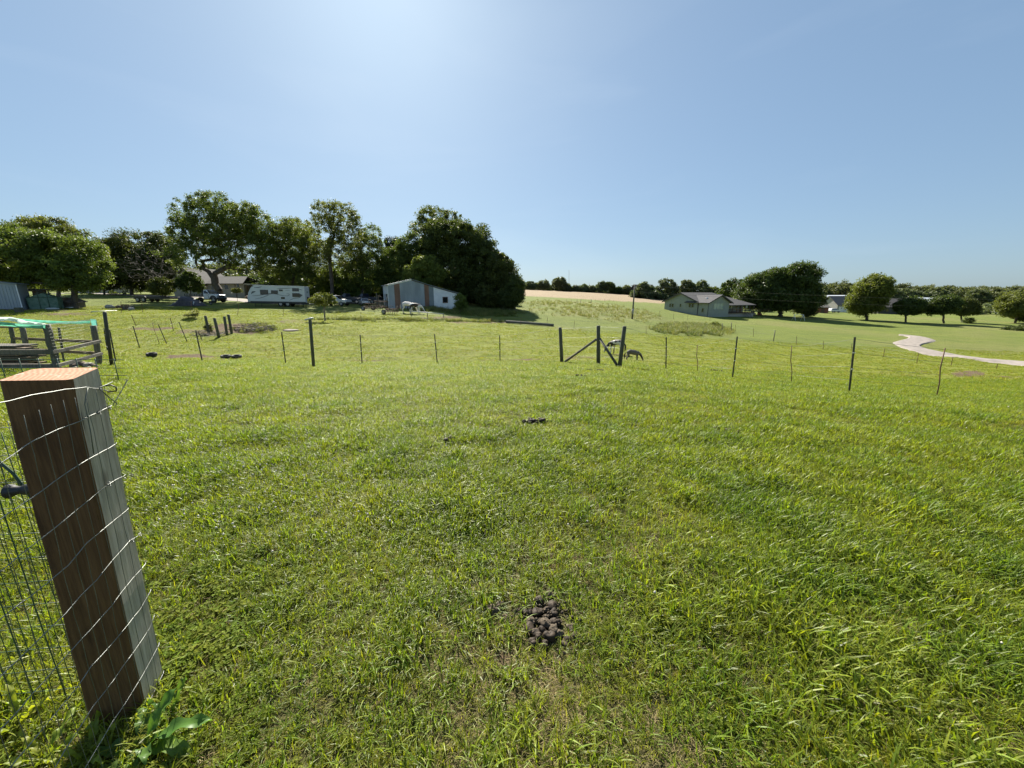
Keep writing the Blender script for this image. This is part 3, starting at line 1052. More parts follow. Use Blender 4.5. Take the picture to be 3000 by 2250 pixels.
def skeleton(mb, C, fork, base, tr, rng, lean=(0, 0), kmin=0.02, sides=5):
    """trunk and a branch to every leaf clump, radii by the pipe rule"""
    nodes = [Vector(base)]
    par = [-1]
    steps = 4
    for i in range(1, steps + 1):
        t = i / steps
        q = Vector(base).lerp(Vector(fork), t)
        q += Vector((rng.normal() * tr * 0.4, rng.normal() * tr * 0.4, 0)) * (1 if i < steps else 0)
        nodes.append(q); par.append(i - 1)
    first = steps
    order = np.argsort(np.linalg.norm(C - np.array(fork), axis=1))
    P = [list(nodes[-1])]; pid = [first]
    load = {}
    tips = []
    for k in order:
        c = C[k]
        A = np.array(P)
        d = np.linalg.norm(A - c, axis=1) + 0.25 * np.linalg.norm(A - np.array(fork), axis=1) + np.where(A[:, 2] > c[2] + 0.3, 1.5, 0)
        j = int(np.argmin(d))
        n0 = nodes[pid[j]]
        c = Vector(c)
        L = (c - n0).length
        last = pid[j]
        seg = 3 if L > 2.5 else 2
        for s in range(1, seg + 1):
            t = s / seg
            q = n0.lerp(c, t) + Vector((rng.normal(), rng.normal(), rng.normal() + (0.6 if t < 1 else 0))) * L * 0.06 * (1 if s < seg else 0)
            nodes.append(q); par.append(last); last = len(nodes) - 1
            P.append(list(q)); pid.append(last)
        tips.append(last)
    w = np.zeros(len(nodes))
    for t in tips:
        w[t] += 1
    for i in range(len(nodes) - 1, 0, -1):
        w[par[i]] += w[i]
    rad = tr * (w / max(w[first], 1)) ** 0.62
    rad = np.maximum(rad, kmin)
    for i in range(1, len(nodes)):
        a = par[i]
        r0, r1 = rad[a], rad[i]
        if i <= first:
            r0 = tr * (1.25 if a == 0 else 1.0); r1 = tr
        else:
            r0 = min(r0, r1 * 1.7)
        mb.tube([nodes[a], nodes[i]], [r0, r1], sides if r1 > 0.05 else 4, cap=False)
    return nodes


def tree(name, label, px, Y, blobs_px, trunk_r, fork_py, clumps=140, clump_r=1.0, per=90, leaf=0.3, m='leaf_mid', bark='bark', seed=1, shell=0.55, fork_px=None, depth=1.0, group=None, bare=False, kmin=0.018, base=None, upbias=0.35):
    rng = np.random.default_rng(seed)
    b = base if base is not None else st(px, Y)
    root = thing(name, label, 'tree' if 'bush' not in name and 'shrub' not in name else 'bush', b, 0, group)
    k = Y / FPX
    blobs = []
    for (cx, cy, rx, ry) in blobs_px:
        c = at(cx, cy, Y) - b
        blobs.append((c.x, c.y + rng.uniform(-0.3, 0.3) * rx * k, c.z, rx * k, 0.5 * (rx + ry) * k * depth, ry * k))
    if Y < 125 and not bare:
        if per <= 80:
            clumps = int(clumps * 2.0); clump_r *= 1.05; per = int(per * 1.15); leaf *= 0.88
        else:
            clumps = int(clumps * 1.9); clump_r *= 1.08; per = int(per * 1.5); leaf *= 0.92
    C = sample_blobs(blobs, clumps, rng, shell)
    C[:, 2] = np.maximum(C[:, 2], 0.25)
    fk = at(fork_px if fork_px is not None else px, fork_py, Y) - b
    mb = MB()
    skeleton(mb, C, tuple(fk), (0, 0, -0.3), trunk_r, rng, kmin=kmin)
    mb.build('trunk', M[bark], root)
    if not bare:
        R = clump_r * rng.uniform(0.35, 1.3, len(C))
        v, f = leaf_cloud(C, R, per, leaf, rng, upbias=upbias)
        me = np_mesh('crown', v, f, M[m])
        link(bpy.data.objects.new('crown', me), root)
    return root


T = tree
# --- left farmyard
T('broad_tree', 'broad low leafy tree at the left edge hanging over the sheds', 222, 52, [(60, 745, 130, 75), (170, 760, 95, 75), (-30, 760, 80, 80), (120, 800, 130, 45), (220, 800, 60, 50)], 0.32, 815, 300, 1.0, 110, 0.26, 'leaf_mid', seed=1, fork_px=215)
T('broad_tree', 'round topped tree rising behind the low tree at the left edge', 170, 74, [(150, 700, 80, 55), (225, 735, 60, 60), (70, 720, 60, 50)], 0.3, 790, 150, 1.2, 110, 0.32, 'leaf_mid', seed=2)
T('conifer_tree', 'dark treetop poking up at the far left edge', -10, 80, [(-12, 690, 24, 45), (-5, 740, 35, 60)], 0.2, 760, 60, 0.9, 70, 0.3, 'leaf_dark', seed=3)
T('broad_tree', 'wide dark tree behind the leafless one', 385, 92, [(400, 730, 95, 55), (350, 760, 65, 60), (455, 760, 55, 60), (330, 800, 50, 40), (420, 800, 90, 40)], 0.35, 800, 240, 1.4, 100, 0.36, 'leaf_dark', seed=4)
T('broad_tree', 'dark evergreen tree left of the wide dark tree, beside the field gap', 305, 96, [(310, 790, 32, 50), (300, 820, 35, 25)], 0.2, 810, 60, 1.2, 90, 0.36, 'leaf_dark', seed=5)
T('bare_tree', 'grey leafless twiggy tree in front of the cream house', 487, 76, [(430, 775, 62, 50), (480, 775, 45, 60), (395, 790, 40, 35), (530, 800, 35, 30)], 0.22, 820, 420, bark='twig', seed=6, bare=True, shell=0.2, kmin=0.028)
T('bush', 'dark bush at the foot of the leafless tree', 475, 74, [(475, 838, 34, 22), (455, 848, 25, 12)], 0.08, 850, 50, 0.6, 90, 0.22, 'leaf_dark', seed=7)
T('bush', 'dark rounded bush against the cream house wall', 558, 76, [(558, 825, 30, 28), (560, 845, 28, 12)], 0.08, 850, 60, 0.6, 90, 0.22, 'leaf_dark', seed=8)
T('big_tree', 'tall spreading tree with thick forked trunk beside the cream house', 655, 74, [(560, 625, 65, 50), (625, 610, 60, 42), (640, 660, 110, 60), (700, 640, 75, 50), (750, 665, 38, 60), (600, 690, 95, 60), (690, 720, 95, 70), (530, 690, 40, 50), (560, 755, 70, 40), (770, 720, 30, 50)], 0.62, 815, 400, 1.0, 75, 0.28, 'leaf_mid', seed=9, fork_px=628, shell=0.45)
T('leafy_tree', 'leafy tree behind the camper with leaning dark trunk', 845, 80, [(830, 720, 50, 60), (870, 740, 60, 70), (920, 770, 45, 60), (800, 770, 40, 60), (880, 820, 70, 35), (850, 690, 60, 40)], 0.3, 790, 280, 1.0, 80, 0.28, 'leaf_mid', seed=10, fork_px=865)
T('leafy_tree', 'thin crowned tree with airy twigs above the camper', 880, 96, [(870, 665, 28, 24), (905, 680, 30, 35), (840, 680, 30, 30), (880, 720, 50, 40)], 0.2, 760, 70, 0.9, 55, 0.3, 'leaf_mid', seed=11, shell=0.7)
T('tall_tree', 'tall airy tree with straight dark trunk right of the camper', 972, 78, [(960, 625, 40, 36), (1000, 640, 45, 50), (950, 680, 35, 50), (1030, 690, 40, 50), (1010, 740, 60, 45), (940, 740, 25, 40)], 0.36, 700, 260, 0.75, 42, 0.26, 'leaf_mid', seed=12, fork_px=966, shell=0.7)
T('leafy_tree', 'airy grey green tree between the tall tree and the cedars', 1062, 82, [(1085, 690, 32, 30), (1070, 740, 50, 55), (1040, 790, 50, 55), (1090, 800, 45, 60)], 0.25, 790, 210, 0.95, 65, 0.27, 'leaf_mid', seed=13)
T('leafy_tree', 'low bushy tree behind the parked pickups', 1000, 84, [(1000, 820, 55, 40), (1050, 840, 45, 30), (930, 830, 40, 30)], 0.15, 840, 110, 1.0, 90, 0.3, 'leaf_mid', seed=14)
T('cedar_tree', 'dark pointed cedar left of the barn, taller of the two', 1142, 92, [(1138, 720, 12, 30), (1138, 770, 24, 50), (1140, 830, 34, 40)], 0.2, 780, 90, 0.8, 110, 0.26, 'leaf_cedar', seed=15)
T('cedar_tree', 'dark pointed cedar nearer the barn, blunt top', 1158, 95, [(1155, 720, 14, 26), (1158, 770, 26, 50), (1160, 830, 36, 40)], 0.2, 780, 90, 0.8, 110, 0.26, 'leaf_cedar', seed=16)
T('leafy_tree', 'light green tree just left behind the barn roof', 1190, 84, [(1200, 730, 40, 45), (1165, 775, 40, 45), (1225, 760, 40, 50), (1130, 800, 35, 45), (1190, 830, 50, 30)], 0.25, 810, 200, 1.0, 90, 0.3, 'leaf_light', seed=17)
T('tall_tree', 'tall airy tree crowning the clump behind the barn', 1290, 90, [(1270, 640, 50, 32), (1320, 650, 38, 32), (1250, 670, 45, 30), (1300, 690, 60, 40)], 0.35, 730, 130, 0.95, 60, 0.32, 'leaf_light', seed=18, shell=0.7)
T('dense_tree', 'huge dense dark tree right behind the barn', 1350, 82, [(1330, 720, 90, 65), (1380, 730, 70, 75), (1410, 790, 75, 80), (1330, 800, 80, 80), (1290, 690, 55, 40), (1370, 850, 110, 45)], 0.5, 820, 420, 1.25, 110, 0.34, 'leaf_dark', seed=19, shell=0.65)
T('dense_tree', 'dark spreading tree stepping down towards the field', 1470, 78, [(1465, 800, 45, 50), (1490, 840, 40, 45), (1450, 860, 60, 40)], 0.3, 850, 170, 1.0, 110, 0.3, 'leaf_dark', seed=20, shell=0.6)
T('dense_tree', 'low tree at the right end of the dark clump', 1508, 74, [(1512, 850, 26, 32), (1495, 880, 30, 22), (1500, 868, 32, 28)], 0.2, 870, 90, 0.8, 110, 0.27, 'leaf_dark', seed=21, shell=0.6)
T('bright_tree', 'bright yellow green young tree behind the barn ridge', 1240, 76, [(1245, 775, 36, 24), (1215, 795, 32, 22), (1275, 800, 32, 24), (1240, 820, 55, 22)], 0.15, 825, 150, 0.7, 90, 0.26, 'leaf_yellow', seed=22)
T('bush', 'green bush against the right end of the barn', 1347, 63, [(1348, 880, 14, 18), (1352, 895, 18, 12)], 0.05, 890, 40, 0.5, 70, 0.18, 'leaf_mid', seed=23)
T('sapling', 'small young tree with a thin forked trunk before the parked cars', 953, 43.8, [(948, 872, 32, 13), (930, 880, 22, 12), (968, 880, 18, 12), (945, 890, 24, 8)], 0.09, 903, 70, 0.28, 34, 0.13, 'leaf_light', 'bark_pale', seed=24, fork_px=950, kmin=0.012)
T('shrub', 'pale leafy bush with white tips behind the four fence posts', 572, 40, [(565, 925, 18, 8), (575, 915, 8, 10)], 0.03, 930, 26, 0.2, 30, 0.1, 'leaf_grey', seed=25, kmin=0.01)
T('bush', 'small shrub left of the big forked trunk', 695, 72, [(692, 851, 14, 6)], 0.04, 855, 16, 0.35, 60, 0.16, 'leaf_light', seed=26)
T('bush', 'low bush beyond the valley corner post', 2098, 76, [(2098, 955, 14, 12)], 0.05, 960, 24, 0.4, 50, 0.16, 'leaf_mid', seed=27)

# --- right valley
T('oak_tree', 'large spreading oak right of the green house', 2283, 118, [(2270, 830, 70, 40), (2330, 815, 55, 42), (2210, 855, 50, 38), (2290, 870, 95, 35), (2240, 890, 60, 22), (2350, 860, 38, 40)], 0.6, 895, 380, 1.7, 110, 0.48, 'leaf_dark', seed=31, shell=0.65)
T('leafy_tree', 'smaller dark tree between the green house and the oak', 2145, 150, [(2140, 845, 38, 24), (2170, 850, 30, 28), (2120, 860, 25, 18)], 0.35, 870, 120, 1.5, 80, 0.5, 'leaf_dark', seed=32, shell=0.6)
T('leafy_tree', 'low dark tree tucked under the right side of the oak', 2365, 122, [(2368, 905, 22, 20), (2345, 900, 20, 16), (2400, 880, 22, 16)], 0.25, 912, 70, 1.1, 90, 0.42, 'leaf_dark', seed=33)
T('round_tree', 'tall rounded tree standing alone in the right meadow', 2538, 118, [(2548, 848, 40, 40), (2545, 885, 44, 36), (2518, 885, 30, 32), (2572, 868, 20, 30)], 0.4, 918, 260, 1.4, 110, 0.42, 'leaf_mid', seed=34, shell=0.65)
T('orchard_tree', 'short trunked tree, nearest right of the tall rounded one', 2653, 112, [(2665, 893, 34, 20), (2640, 903, 20, 15), (2688, 905, 20, 15)], 0.25, 925, 120, 1.1, 100, 0.38, 'leaf_dark', seed=35)
T('orchard_tree', 'wide dark tree in the middle of the meadow row', 2764, 110, [(2762, 890, 34, 22), (2742, 903, 22, 17), (2782, 900, 24, 18)], 0.25, 925, 140, 1.1, 100, 0.38, 'leaf_dark', seed=36)
T('orchard_tree', 'low dark tree at the right end of the meadow row', 2818, 116, [(2828, 897, 28, 20), (2848, 905, 16, 14), (2812, 907, 18, 14)], 0.22, 922, 120, 1.1, 100, 0.38, 'leaf_dark', seed=37)
T('bush', 'small bush at the foot of the right meadow tree', 2836, 112, [(2838, 940, 11, 10)], 0.05, 945, 18, 0.6, 60, 0.25, 'leaf_dark', seed=38)
T('willow_tree', 'pale green leaning tree at the right edge', 2975, 118, [(2975, 890, 42, 30), (3010, 900, 40, 40), (2950, 905, 30, 22)], 0.3, 930, 160, 1.3, 90, 0.4, 'leaf_light', seed=39)
T('bush', 'dark bush cut off by the right edge', 2985, 92, [(2990, 975, 38, 15), (3010, 965, 30, 18)], 0.08, 980, 60, 0.7, 110, 0.3, 'leaf_dark', seed=40)

# --- far ridge trees, each its own
far = [
    (1523, 828, 15, 'small round tree on the far ridge, just clear of the dark clump'),
    (1556, 826, 34, 'low domed tree at the left end of the tan field ridge'),
    (1593, 822, 30, 'open crowned tree third along the far ridge'),
    (1638, 812, 42, 'tallest airy tree above the tan field'),
    (1660, 832, 18, 'slim tree tight against the tallest ridge tree'),
    (1690, 838, 26, 'low tree on the ridge right of the tallest one'),
    (1712, 835, 22, 'flat topped small tree over the middle of the tan field'),
    (1733, 838, 24, 'low round tree left of the ridge mast'),
    (1765, 825, 36, 'spreading tree behind the middle of the ridge hedge'),
    (1788, 824, 26, 'tall dark oval tree above the tan field end'),
    (1813, 842, 26, 'dark pyramid shaped tree at the right end of the tan field'),
    (1835, 838, 24, 'leafy ridge tree left of the utility pole'),
    (1865, 852, 20, 'low dark cedar just right of the utility pole'),
    (1883, 828, 34, 'airy tree behind the utility pole'),
    (1905, 840, 28, 'round leafy tree left of the green house roof'),
    (1955, 818, 62, 'big domed tree directly above the green house gable'),
    (2012, 822, 48, 'broad tree second behind the green house'),
    (2057, 823, 46, 'tree with a separate rounded crown behind the house ridge'),
    (1950, 852, 20, 'small pale pointed tree by the left corner of the house roof'),
    (2090, 842, 44, 'yellow green low tree between house ridge and oak'),
    (1920, 860, 40, 'shrubby tree at the meadow edge left of the house'),
    (2620, 848, 50, 'tree behind the brown roofed house, left one'),
    (2660, 846, 60, 'tree behind the meadow row, over its first tree'),
    (2740, 844, 72, 'wide domed tree standing above the meadow row'),
    (2870, 850, 60, 'tree on the far right ridge before the white vehicle'),
    (2700, 850, 50, 'leafy tree filling the gap behind the meadow row'),
]
for i, (px, top, w, lab) in enumerate(far):
    Yf = 245 if px < 1850 else (205 if px < 2300 else 230)
    b = st(px, Yf)
    # base pixel
    _, bpy_ = pixmask(np.array([b.x]), np.array([b.y]), np.array([b.z])); bp = float(bpy_[0])
    hgt = max(bp - top, 12)
    cx = px
    bl = [(cx, top + hgt * 0.32, w * 0.42, hgt * 0.32), (cx - w * 0.22, top + hgt * 0.5, w * 0.3, hgt * 0.3), (cx + w * 0.24, top + hgt * 0.52, w * 0.3, hgt * 0.3)]
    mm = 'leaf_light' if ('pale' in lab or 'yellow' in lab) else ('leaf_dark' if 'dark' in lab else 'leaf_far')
    T('ridge_tree', lab, px, Yf, bl, 0.28, bp - hgt * 0.35, int(50 + w * 1.1), 1.3, 90, 0.62, mm, seed=100 + i, group='trees along the far ridge', kmin=0.06, shell=0.6)


def mass(name, label, spans, clump_r, per, leaf, m, seed, cat='trees'):
    """far-off wood or hedge that reads as one mass: spans of (px0, px1, top0, top1, Y, depth, n)"""
    rng = np.random.default_rng(seed)
    Cs = []; Rs = []
    for (p0, p1, t0, t1, Y, dep, n) in spans:
        for k in range(n):
            t = rng.random()
            px = p0 + (p1 - p0) * t
            YY = Y + rng.uniform(0, dep)
            b = st(px, YY)
            topz = at(px, t0 + (t1 - t0) * t, YY).z + rng.normal() * 0.6
            topz += (vnoise(np.array([b.x]), np.array([b.y]), 9, seed)[0] - 0.5) * clump_r * 3.2
            hh = max(topz - b.z, 1.0)
            Cs.append((b.x, b.y, b.z + hh * (rng.random() ** 0.6)))
            Rs.append(clump_r * rng.uniform(0.6, 1.3))
    v, f = leaf_cloud(np.array(Cs), np.array(Rs), per, leaf, rng)
    o = link(bpy.data.objects.new(name, np_mesh(name, v, f, M[m])))
    return tag(o, label, cat, kind='stuff')


mass('ridge_hedge', 'overgrown hedge running along the far side of the tan field', [(1505, 1640, 842, 843, 250, 12, 170), (1640, 1860, 845, 850, 246, 12, 330), (1850, 2140, 858, 862, 200, 16, 380)], 1.5, 90, 0.7, 'leaf_far', 51, 'hedge')
mass('far_wood', 'distant wooded ridge filling the right horizon', [(2370, 2560, 838, 836, 430, 60, 620), (2560, 2900, 846, 850, 420, 60, 800), (2780, 3250, 848, 846, 400, 60, 900), (2250, 2420, 850, 840, 420, 40, 200), (2620, 2800, 842, 848, 380, 30, 300)], 3.0, 55, 1.5, 'leaf_far', 52, 'wood')
mass('left_wood', 'far trees closing the view behind the farmyard', [(-400, 300, 800, 815, 150, 30, 420), (280, 560, 815, 815, 140, 30, 260), (560, 1160, 800, 800, 130, 20, 520)], 2.0, 80, 0.8, 'leaf_far', 53, 'wood')
mass('right_hedge', 'scrubby hedge behind the meadow row', [(2380, 2500, 893, 898, 190, 8, 120), (2580, 2900, 905, 905, 170, 10, 260), (2880, 3150, 890, 885, 210, 20, 200)], 1.3, 50, 0.6, 'leaf_far', 54, 'hedge')
mass('barn_thicket', 'dark thicket behind the barn and the pickups', [(690, 990, 825, 825, 92, 6, 260), (985, 1180, 820, 810, 88, 6, 320), (1180, 1480, 770, 800, 90, 6, 520)], 1.6, 110, 0.42, 'leaf_dark', 55, 'thicket')
mass('yard_thicket', 'dark undergrowth behind the leafless tree', [(275, 520, 780, 770, 98, 5, 380)], 1.3, 80, 0.4, 'leaf_dark', 56, 'thicket')


# ------------------------------------------------------------------ near post and its wire fences
def wood_mat(name, c1, c2, c3, scale=9.0, knots=True):
    m, nt, out = new_mat(name)
    tc = nt.nodes.new('ShaderNodeTexCoord')
    n1 = noise(nt, tc.outputs['Object'], scale, 5, 0.6, (7, 7, 0.45))
    n2 = noise(nt, tc.outputs['Object'], 1.0, 4, 0.6, (4, 4, 2.0))
    n3 = noise(nt, tc.outputs['Object'], 26, 4, 0.7, (8, 8, 0.25))
    c = mixc(nt, ramp(nt, n1, 0.38, 0.62), c1, c2)
    c = mixc(nt, ramp(nt, n2, 0.52, 0.70), c, c3)
    c = mixc(nt, ramp(nt, n3, 0.30, 0.75), c, mixc(nt, 1.0, c, (0.62, 0.60, 0.58), 'MULTIPLY'))
    kv = nt.nodes.new('ShaderNodeTexVoronoi'); kv.inputs['Scale'].default_value = 1.0
    km = nt.nodes.new('ShaderNodeMapping'); km.inputs['Scale'].default_value = (6, 6, 3.2); km.inputs['Location'].default_value = (0.3, 0.1, 0.45)
    nt.links.new(tc.outputs['Object'], km.inputs['Vector']); nt.links.new(km.outputs[0], kv.inputs['Vector'])
    c = mixc(nt, ramp(nt, kv.outputs['Distance'], 0.17, 0.08), c, mixc(nt, 1.0, c, (0.30, 0.24, 0.20), 'MULTIPLY'))
    n4 = noise(nt, tc.outputs['Object'], 9, 3, 0.6, (10, 10, 0.35))
    c = mixc(nt, ramp(nt, n4, 0.70, 0.74), c, mixc(nt, 1.0, c, (0.25, 0.22, 0.20), 'MULTIPLY'))
    p = nt.nodes.new('ShaderNodeBsdfPrincipled')
    p.inputs['Roughness'].default_value = 0.72
    p.inputs['Specular IOR Level'].default_value = 0.3
    nt.links.new(c, p.inputs['Base Color'])
    ad = nt.nodes.new('ShaderNodeMath'); ad.operation = 'ADD'
    nt.links.new(n1, ad.inputs[0]); nt.links.new(n3, ad.inputs[1])
    nt.links.new(bump(nt, ad.outputs[0], 0.004, 0.8), p.inputs['Normal'])
    nt.links.new(p.outputs[0], out.inputs[0])
    return m


M['post_brown'] = wood_mat('post_treated_brown', (0.120, 0.062, 0.024), (0.185, 0.102, 0.042), (0.032, 0.016, 0.007))
M['post_grey'] = wood_mat('post_weathered_sunlit_grey', (0.40, 0.36, 0.275), (0.55, 0.50, 0.40), (0.17, 0.14, 0.10))  # weathered grey, made paler so grazing sun is painted into this face


def end_grain():
    m, nt, out = new_mat('post_end_grain')
    tc = nt.nodes.new('ShaderNodeTexCoord')
    mp = nt.nodes.new('ShaderNodeMapping')
    mp.inputs['Location'].default_value = (0.30, 0.16, 0)
    nt.links.new(tc.outputs['Object'], mp.inputs['Vector'])
    w = nt.nodes.new('ShaderNodeTexWave'); w.wave_type = 'RINGS'; w.rings_direction = 'Z'
    w.inputs['Scale'].default_value = 26; w.inputs['Distortion'].default_value = 5.0; w.inputs['Detail'].default_value = 3
    nt.links.new(mp.outputs[0], w.inputs['Vector'])
    c = mixc(nt, w.outputs['Fac'], (0.33, 0.135, 0.062), (0.43, 0.225, 0.125))
    n = noise(nt, tc.outputs['Object'], 22, 4)
    c = mixc(nt, ramp(nt, n, 0.60, 0.70), c, (0.62, 0.55, 0.48))
    c = mixc(nt, ramp(nt, noise(nt, tc.outputs['Object'], 12, 4), 0.62, 0.70), c, (0.20, 0.12, 0.09))
    p = nt.nodes.new('ShaderNodeBsdfPrincipled'); p.inputs['Roughness'].default_value = 0.8
    nt.links.new(c, p.inputs['Base Color']); nt.links.new(bump(nt, n, 0.004), p.inputs['Normal'])
    nt.links.new(p.outputs[0], out.inputs[0])
    return m


M['end_grain'] = end_grain()

zb = h1(PB.x, PB.y)
TOPSH = Vector((0.051, 0.004, 0))
B0 = PB.copy(); A0 = PB - AB + Vector((-.022, -.01, 0)); C0 = PB + BC; D0 = A0 + BC
TOPZ = {'A': 1.346, 'B': 1.338, 'C': 1.351, 'D': 1.357}
post_root = thing('gate_post', 'big square timber post in the left foreground with orange end grain', 'post', (PB.x, PB.y, zb))


def near_post():
    mb = MB(); n = 14
    corners0 = [A0, B0, C0, D0]; zt = [TOPZ[k] for k in 'ABCD']
    rings = []
    cen = (A0 + C0) / 2
    rr = random.Random(4)
    # each ring: every corner chamfered into two points
    for i in range(n + 1):
        t = i / n
        ring = []
        for j in range(4):
            z = -0.35 * (1 - t) + t * zt[j]
            sh = TOPSH * ((z) / 1.34)
            c = corners0[j] + sh
            pv = corners0[(j - 1) % 4] + sh; nx = corners0[(j + 1) % 4] + sh
            ch = 0.010 + rr.uniform(-0.002, 0.002) + (0.004 if i == n else 0)
            for q in (c + (pv - c).normalized() * ch, c + (nx - c).normalized() * ch):
                ring.append(Vector((q.x + rr.uniform(-.0008, .0008), q.y + rr.uniform(-.0008, .0008), z)) - Vector((PB.x, PB.y, zb)))
        rings.append(ring)
    vs = [v for r in rings for v in r]
    fs = []; mi = []
    for i in range(n):
        for k in range(8):
            fs.append((i * 8 + k, i * 8 + (k + 1) % 8, (i + 1) * 8 + (k + 1) % 8, (i + 1) * 8 + k))
            # k: 0,1 around A; 2,3 around B; 4,5 C; 6,7 D ; faces between 1-2 = AB, 3-4 = BC
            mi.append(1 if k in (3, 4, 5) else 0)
    mb.add(vs, fs)
    mb.mi = mi
    mb.add([v for v in rings[-1]], [tuple(range(8))], mi=2)
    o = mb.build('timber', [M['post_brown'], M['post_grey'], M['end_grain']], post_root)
    # iron pin on the left side
    P = Vector((PB.x, PB.y, zb))
    sh = TOPSH * (1.0 / 1.34)
    m0 = A0 * 0.7 + D0 * 0.3 + sh
    base = Vector((m0.x, m0.y, at(70, 1430, m0.y).z)) - P
    ax = Vector((-0.97, -0.22, -0.03)).normalized()
    k = MB(); k.tube([base - ax * 0.01, base + ax * 0.035, base + ax * 0.036, base + ax * 0.05, base + ax * 0.06, base + ax * 0.078, base + ax * 0.082],
                     [0.018, 0.018, 0.013, 0.013, 0.016, 0.024, 0.020], 12)
    k.build('hinge_pin', M['black'], post_root)
    # staples driven in near the top of the grey face
    nrm = Vector((BC.y, -BC.x, 0)).normalized()
    for (f, z, s) in ((0.93, 1.285, 1.0),):
        p = B0 + BC * f + TOPSH * (z / 1.34) - P
        p.z = z - zb
        st_ = MB()
        st_.tube([p - nrm * .01, p + nrm * 0.022 + Vector((0, 0, .004)), p + nrm * 0.032 + Vector((0, .004, -.006)), p + nrm * 0.028 + Vector((0, .006, -.02)), p + nrm * 0.004 + Vector((0, .006, -.022))], 0.0024, 6)
        st_.build('staple', M['black'], post_root)


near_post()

# plane of the woven wire: along the grey face, leaning with the post
E_ = (B0 - C0).normalized()
L_ = Vector((TOPSH.x, TOPSH.y, 1.34)).normalized()
PN = E_.cross(L_).normalized()
if PN.x < 0: PN = -PN
PO = B0 + PN * 0.006


def on_plane(px, py, po=PO, pn=PN):
    d = Vector(ray(px, py))
    o = Vector((0, 0, CAMH))
    t = (po - o).dot(pn) / d.dot(pn)
    return o + d * t


WIRES = [
    [(330, 1147), (290, 1139), (253, 1134), (190, 1141), (120, 1152), (60, 1166), (0, 1181)],
    [(325, 1190), (287, 1208), (232, 1234), (170, 1257), (97, 1291), (50, 1325), (0, 1359)],
    [(340, 1300), (300, 1322), (211, 1373), (160, 1409), (93, 1458), (50, 1487), (0, 1523)],
    [(365, 1394), (316, 1418), (260, 1465), (203, 1513), (122, 1578), (60, 1624), (0, 1676)],
    [(373, 1492), (315, 1540), (255, 1591), (200, 1655), (150, 1698), (120, 1722), (60, 1768), (0, 1815)],
    [(407, 1568), (382, 1584), (330, 1640), (281, 1700), (192, 1796), (98, 1890), (50, 1935), (0, 1985)],
    [(435, 1643), (390, 1695), (325, 1776), (270, 1838), (208, 1906), (130, 1995), (60, 2075), (0, 2140)],
    [(443, 1729), (410, 1785), (376, 1827), (320, 1895), (267, 1953), (227, 2012), (150, 2105), (80, 2190), (20, 2260)],
    [(452, 1808), (439, 1839), (392, 1910), (330, 1995), (274, 2070), (215, 2160), (165, 2243)],
    [(466, 1890), (420, 1975), (364, 2063), (300, 2165), (251, 2247)],
    [(478, 1972), (440, 2050), (392, 2137), (350, 2220), (329, 2250)],
]
wf = thing('woven_wire_fence', 'galvanised woven wire stapled across the big foreground post', 'wire fence', PO)
wire_end_h = []
for wl in WIRES:
    P3 = []
    for a, b in zip(wl[:-1], wl[1:]):
        for k in range(2):
            t = k / 2
            P3.append(on_plane(a[0] + (b[0] - a[0]) * t, a[1] + (b[1] - a[1]) * t))
    P3.append(on_plane(*wl[-1]))
    smin = -(SIDE + 0.001)
    for q_ in range(len(P3)):     # the wire ends at the back edge of the post
        s_ = (P3[q_] - PO).dot(E_)
        if s_ < smin: P3[q_] = P3[q_] - E_ * (s_ - smin) + Vector((0, 0, -0.0006 * q_))
    rr = random.Random(wl[0][1])
    P3 = [p + PN * (0.0012 * rr.uniform(-1, 1)) + Vector((0, 0, 0.0016 * rr.uniform(-1, 1))) for p in P3]
    e = P3[-1].copy()
    d = (E_ * 1.0).copy()
    for k in range(1, 9):
        q = e + d * 0.12 * k
        P3.append(q + Vector((0, 0, 0.002 * rr.uniform(-1, 1))))
    # the cut end bends round the back edge of the post
    P3.insert(0, P3[0] - E_ * 0.012 - PN * 0.004)
    mb = MB(); mb.tube([p - PO for p in P3], 0.00135, 6)
    mb.build('line_wire', M['galv'], wf)
rr = random.Random(5)
for k in range(26):
    s = -0.125 + k * 0.046
    pts = []
    off = 0
    top = 1.285 + rr.uniform(-0.004, 0.004)
    nseg = 22
    for i in range(nseg + 1):
        h = top * (1 - i / nseg)
        off += rr.uniform(-1, 1) * 0.0022
        off *= 0.93
        p = PO + E_ * (s + off) + L_ * h + PN * (0.0032 + 0.0012 * rr.uniform(-1, 1))
        pts.append(p - PO)
    mb = MB(); mb.tube(pts, 0.0008, 5)
    mb.build('stay_wire', M['wire_dark'], wf)
# wrapped knots and loose wire tails
for (px, py) in ((287, 1208), (318, 1193), (316, 1418), (384, 1584), (407, 1566)):
    kn = MB()
    c = on_plane(px, py) - PO
    kn.tube([c + Vector((0.004 * math.cos(q * .8), 0.004 * math.sin(q * .8), (q - 10) * 0.0008)) + PN * 0.002 for q in range(20)], 0.0013, 5)
    kn.build('knot', M['galv'], wf)
for tail in ([(287, 1140), (298, 1148), (318, 1166), (338, 1181), (336, 1187)], [(326, 1188), (335, 1172), (352, 1145), (368, 1116), (368, 1111)], [(287, 1138), (288, 1135), (308, 1127), (325, 1119)], [(253, 1136), (247, 1160), (244, 1185), (252, 1220), (262, 1270), (270, 1330)]):
    pts = []
    for i, (px, py) in enumerate(tail):
        out_ = PN * (0.012 if px < 300 else 0.03)
        pts.append(on_plane(px, py) - PO + PN * 0.004)
    mb = MB(); mb.tube(pts, 0.0016, 6)
    mb.build('wire_tail', M['wire_dark'], wf)

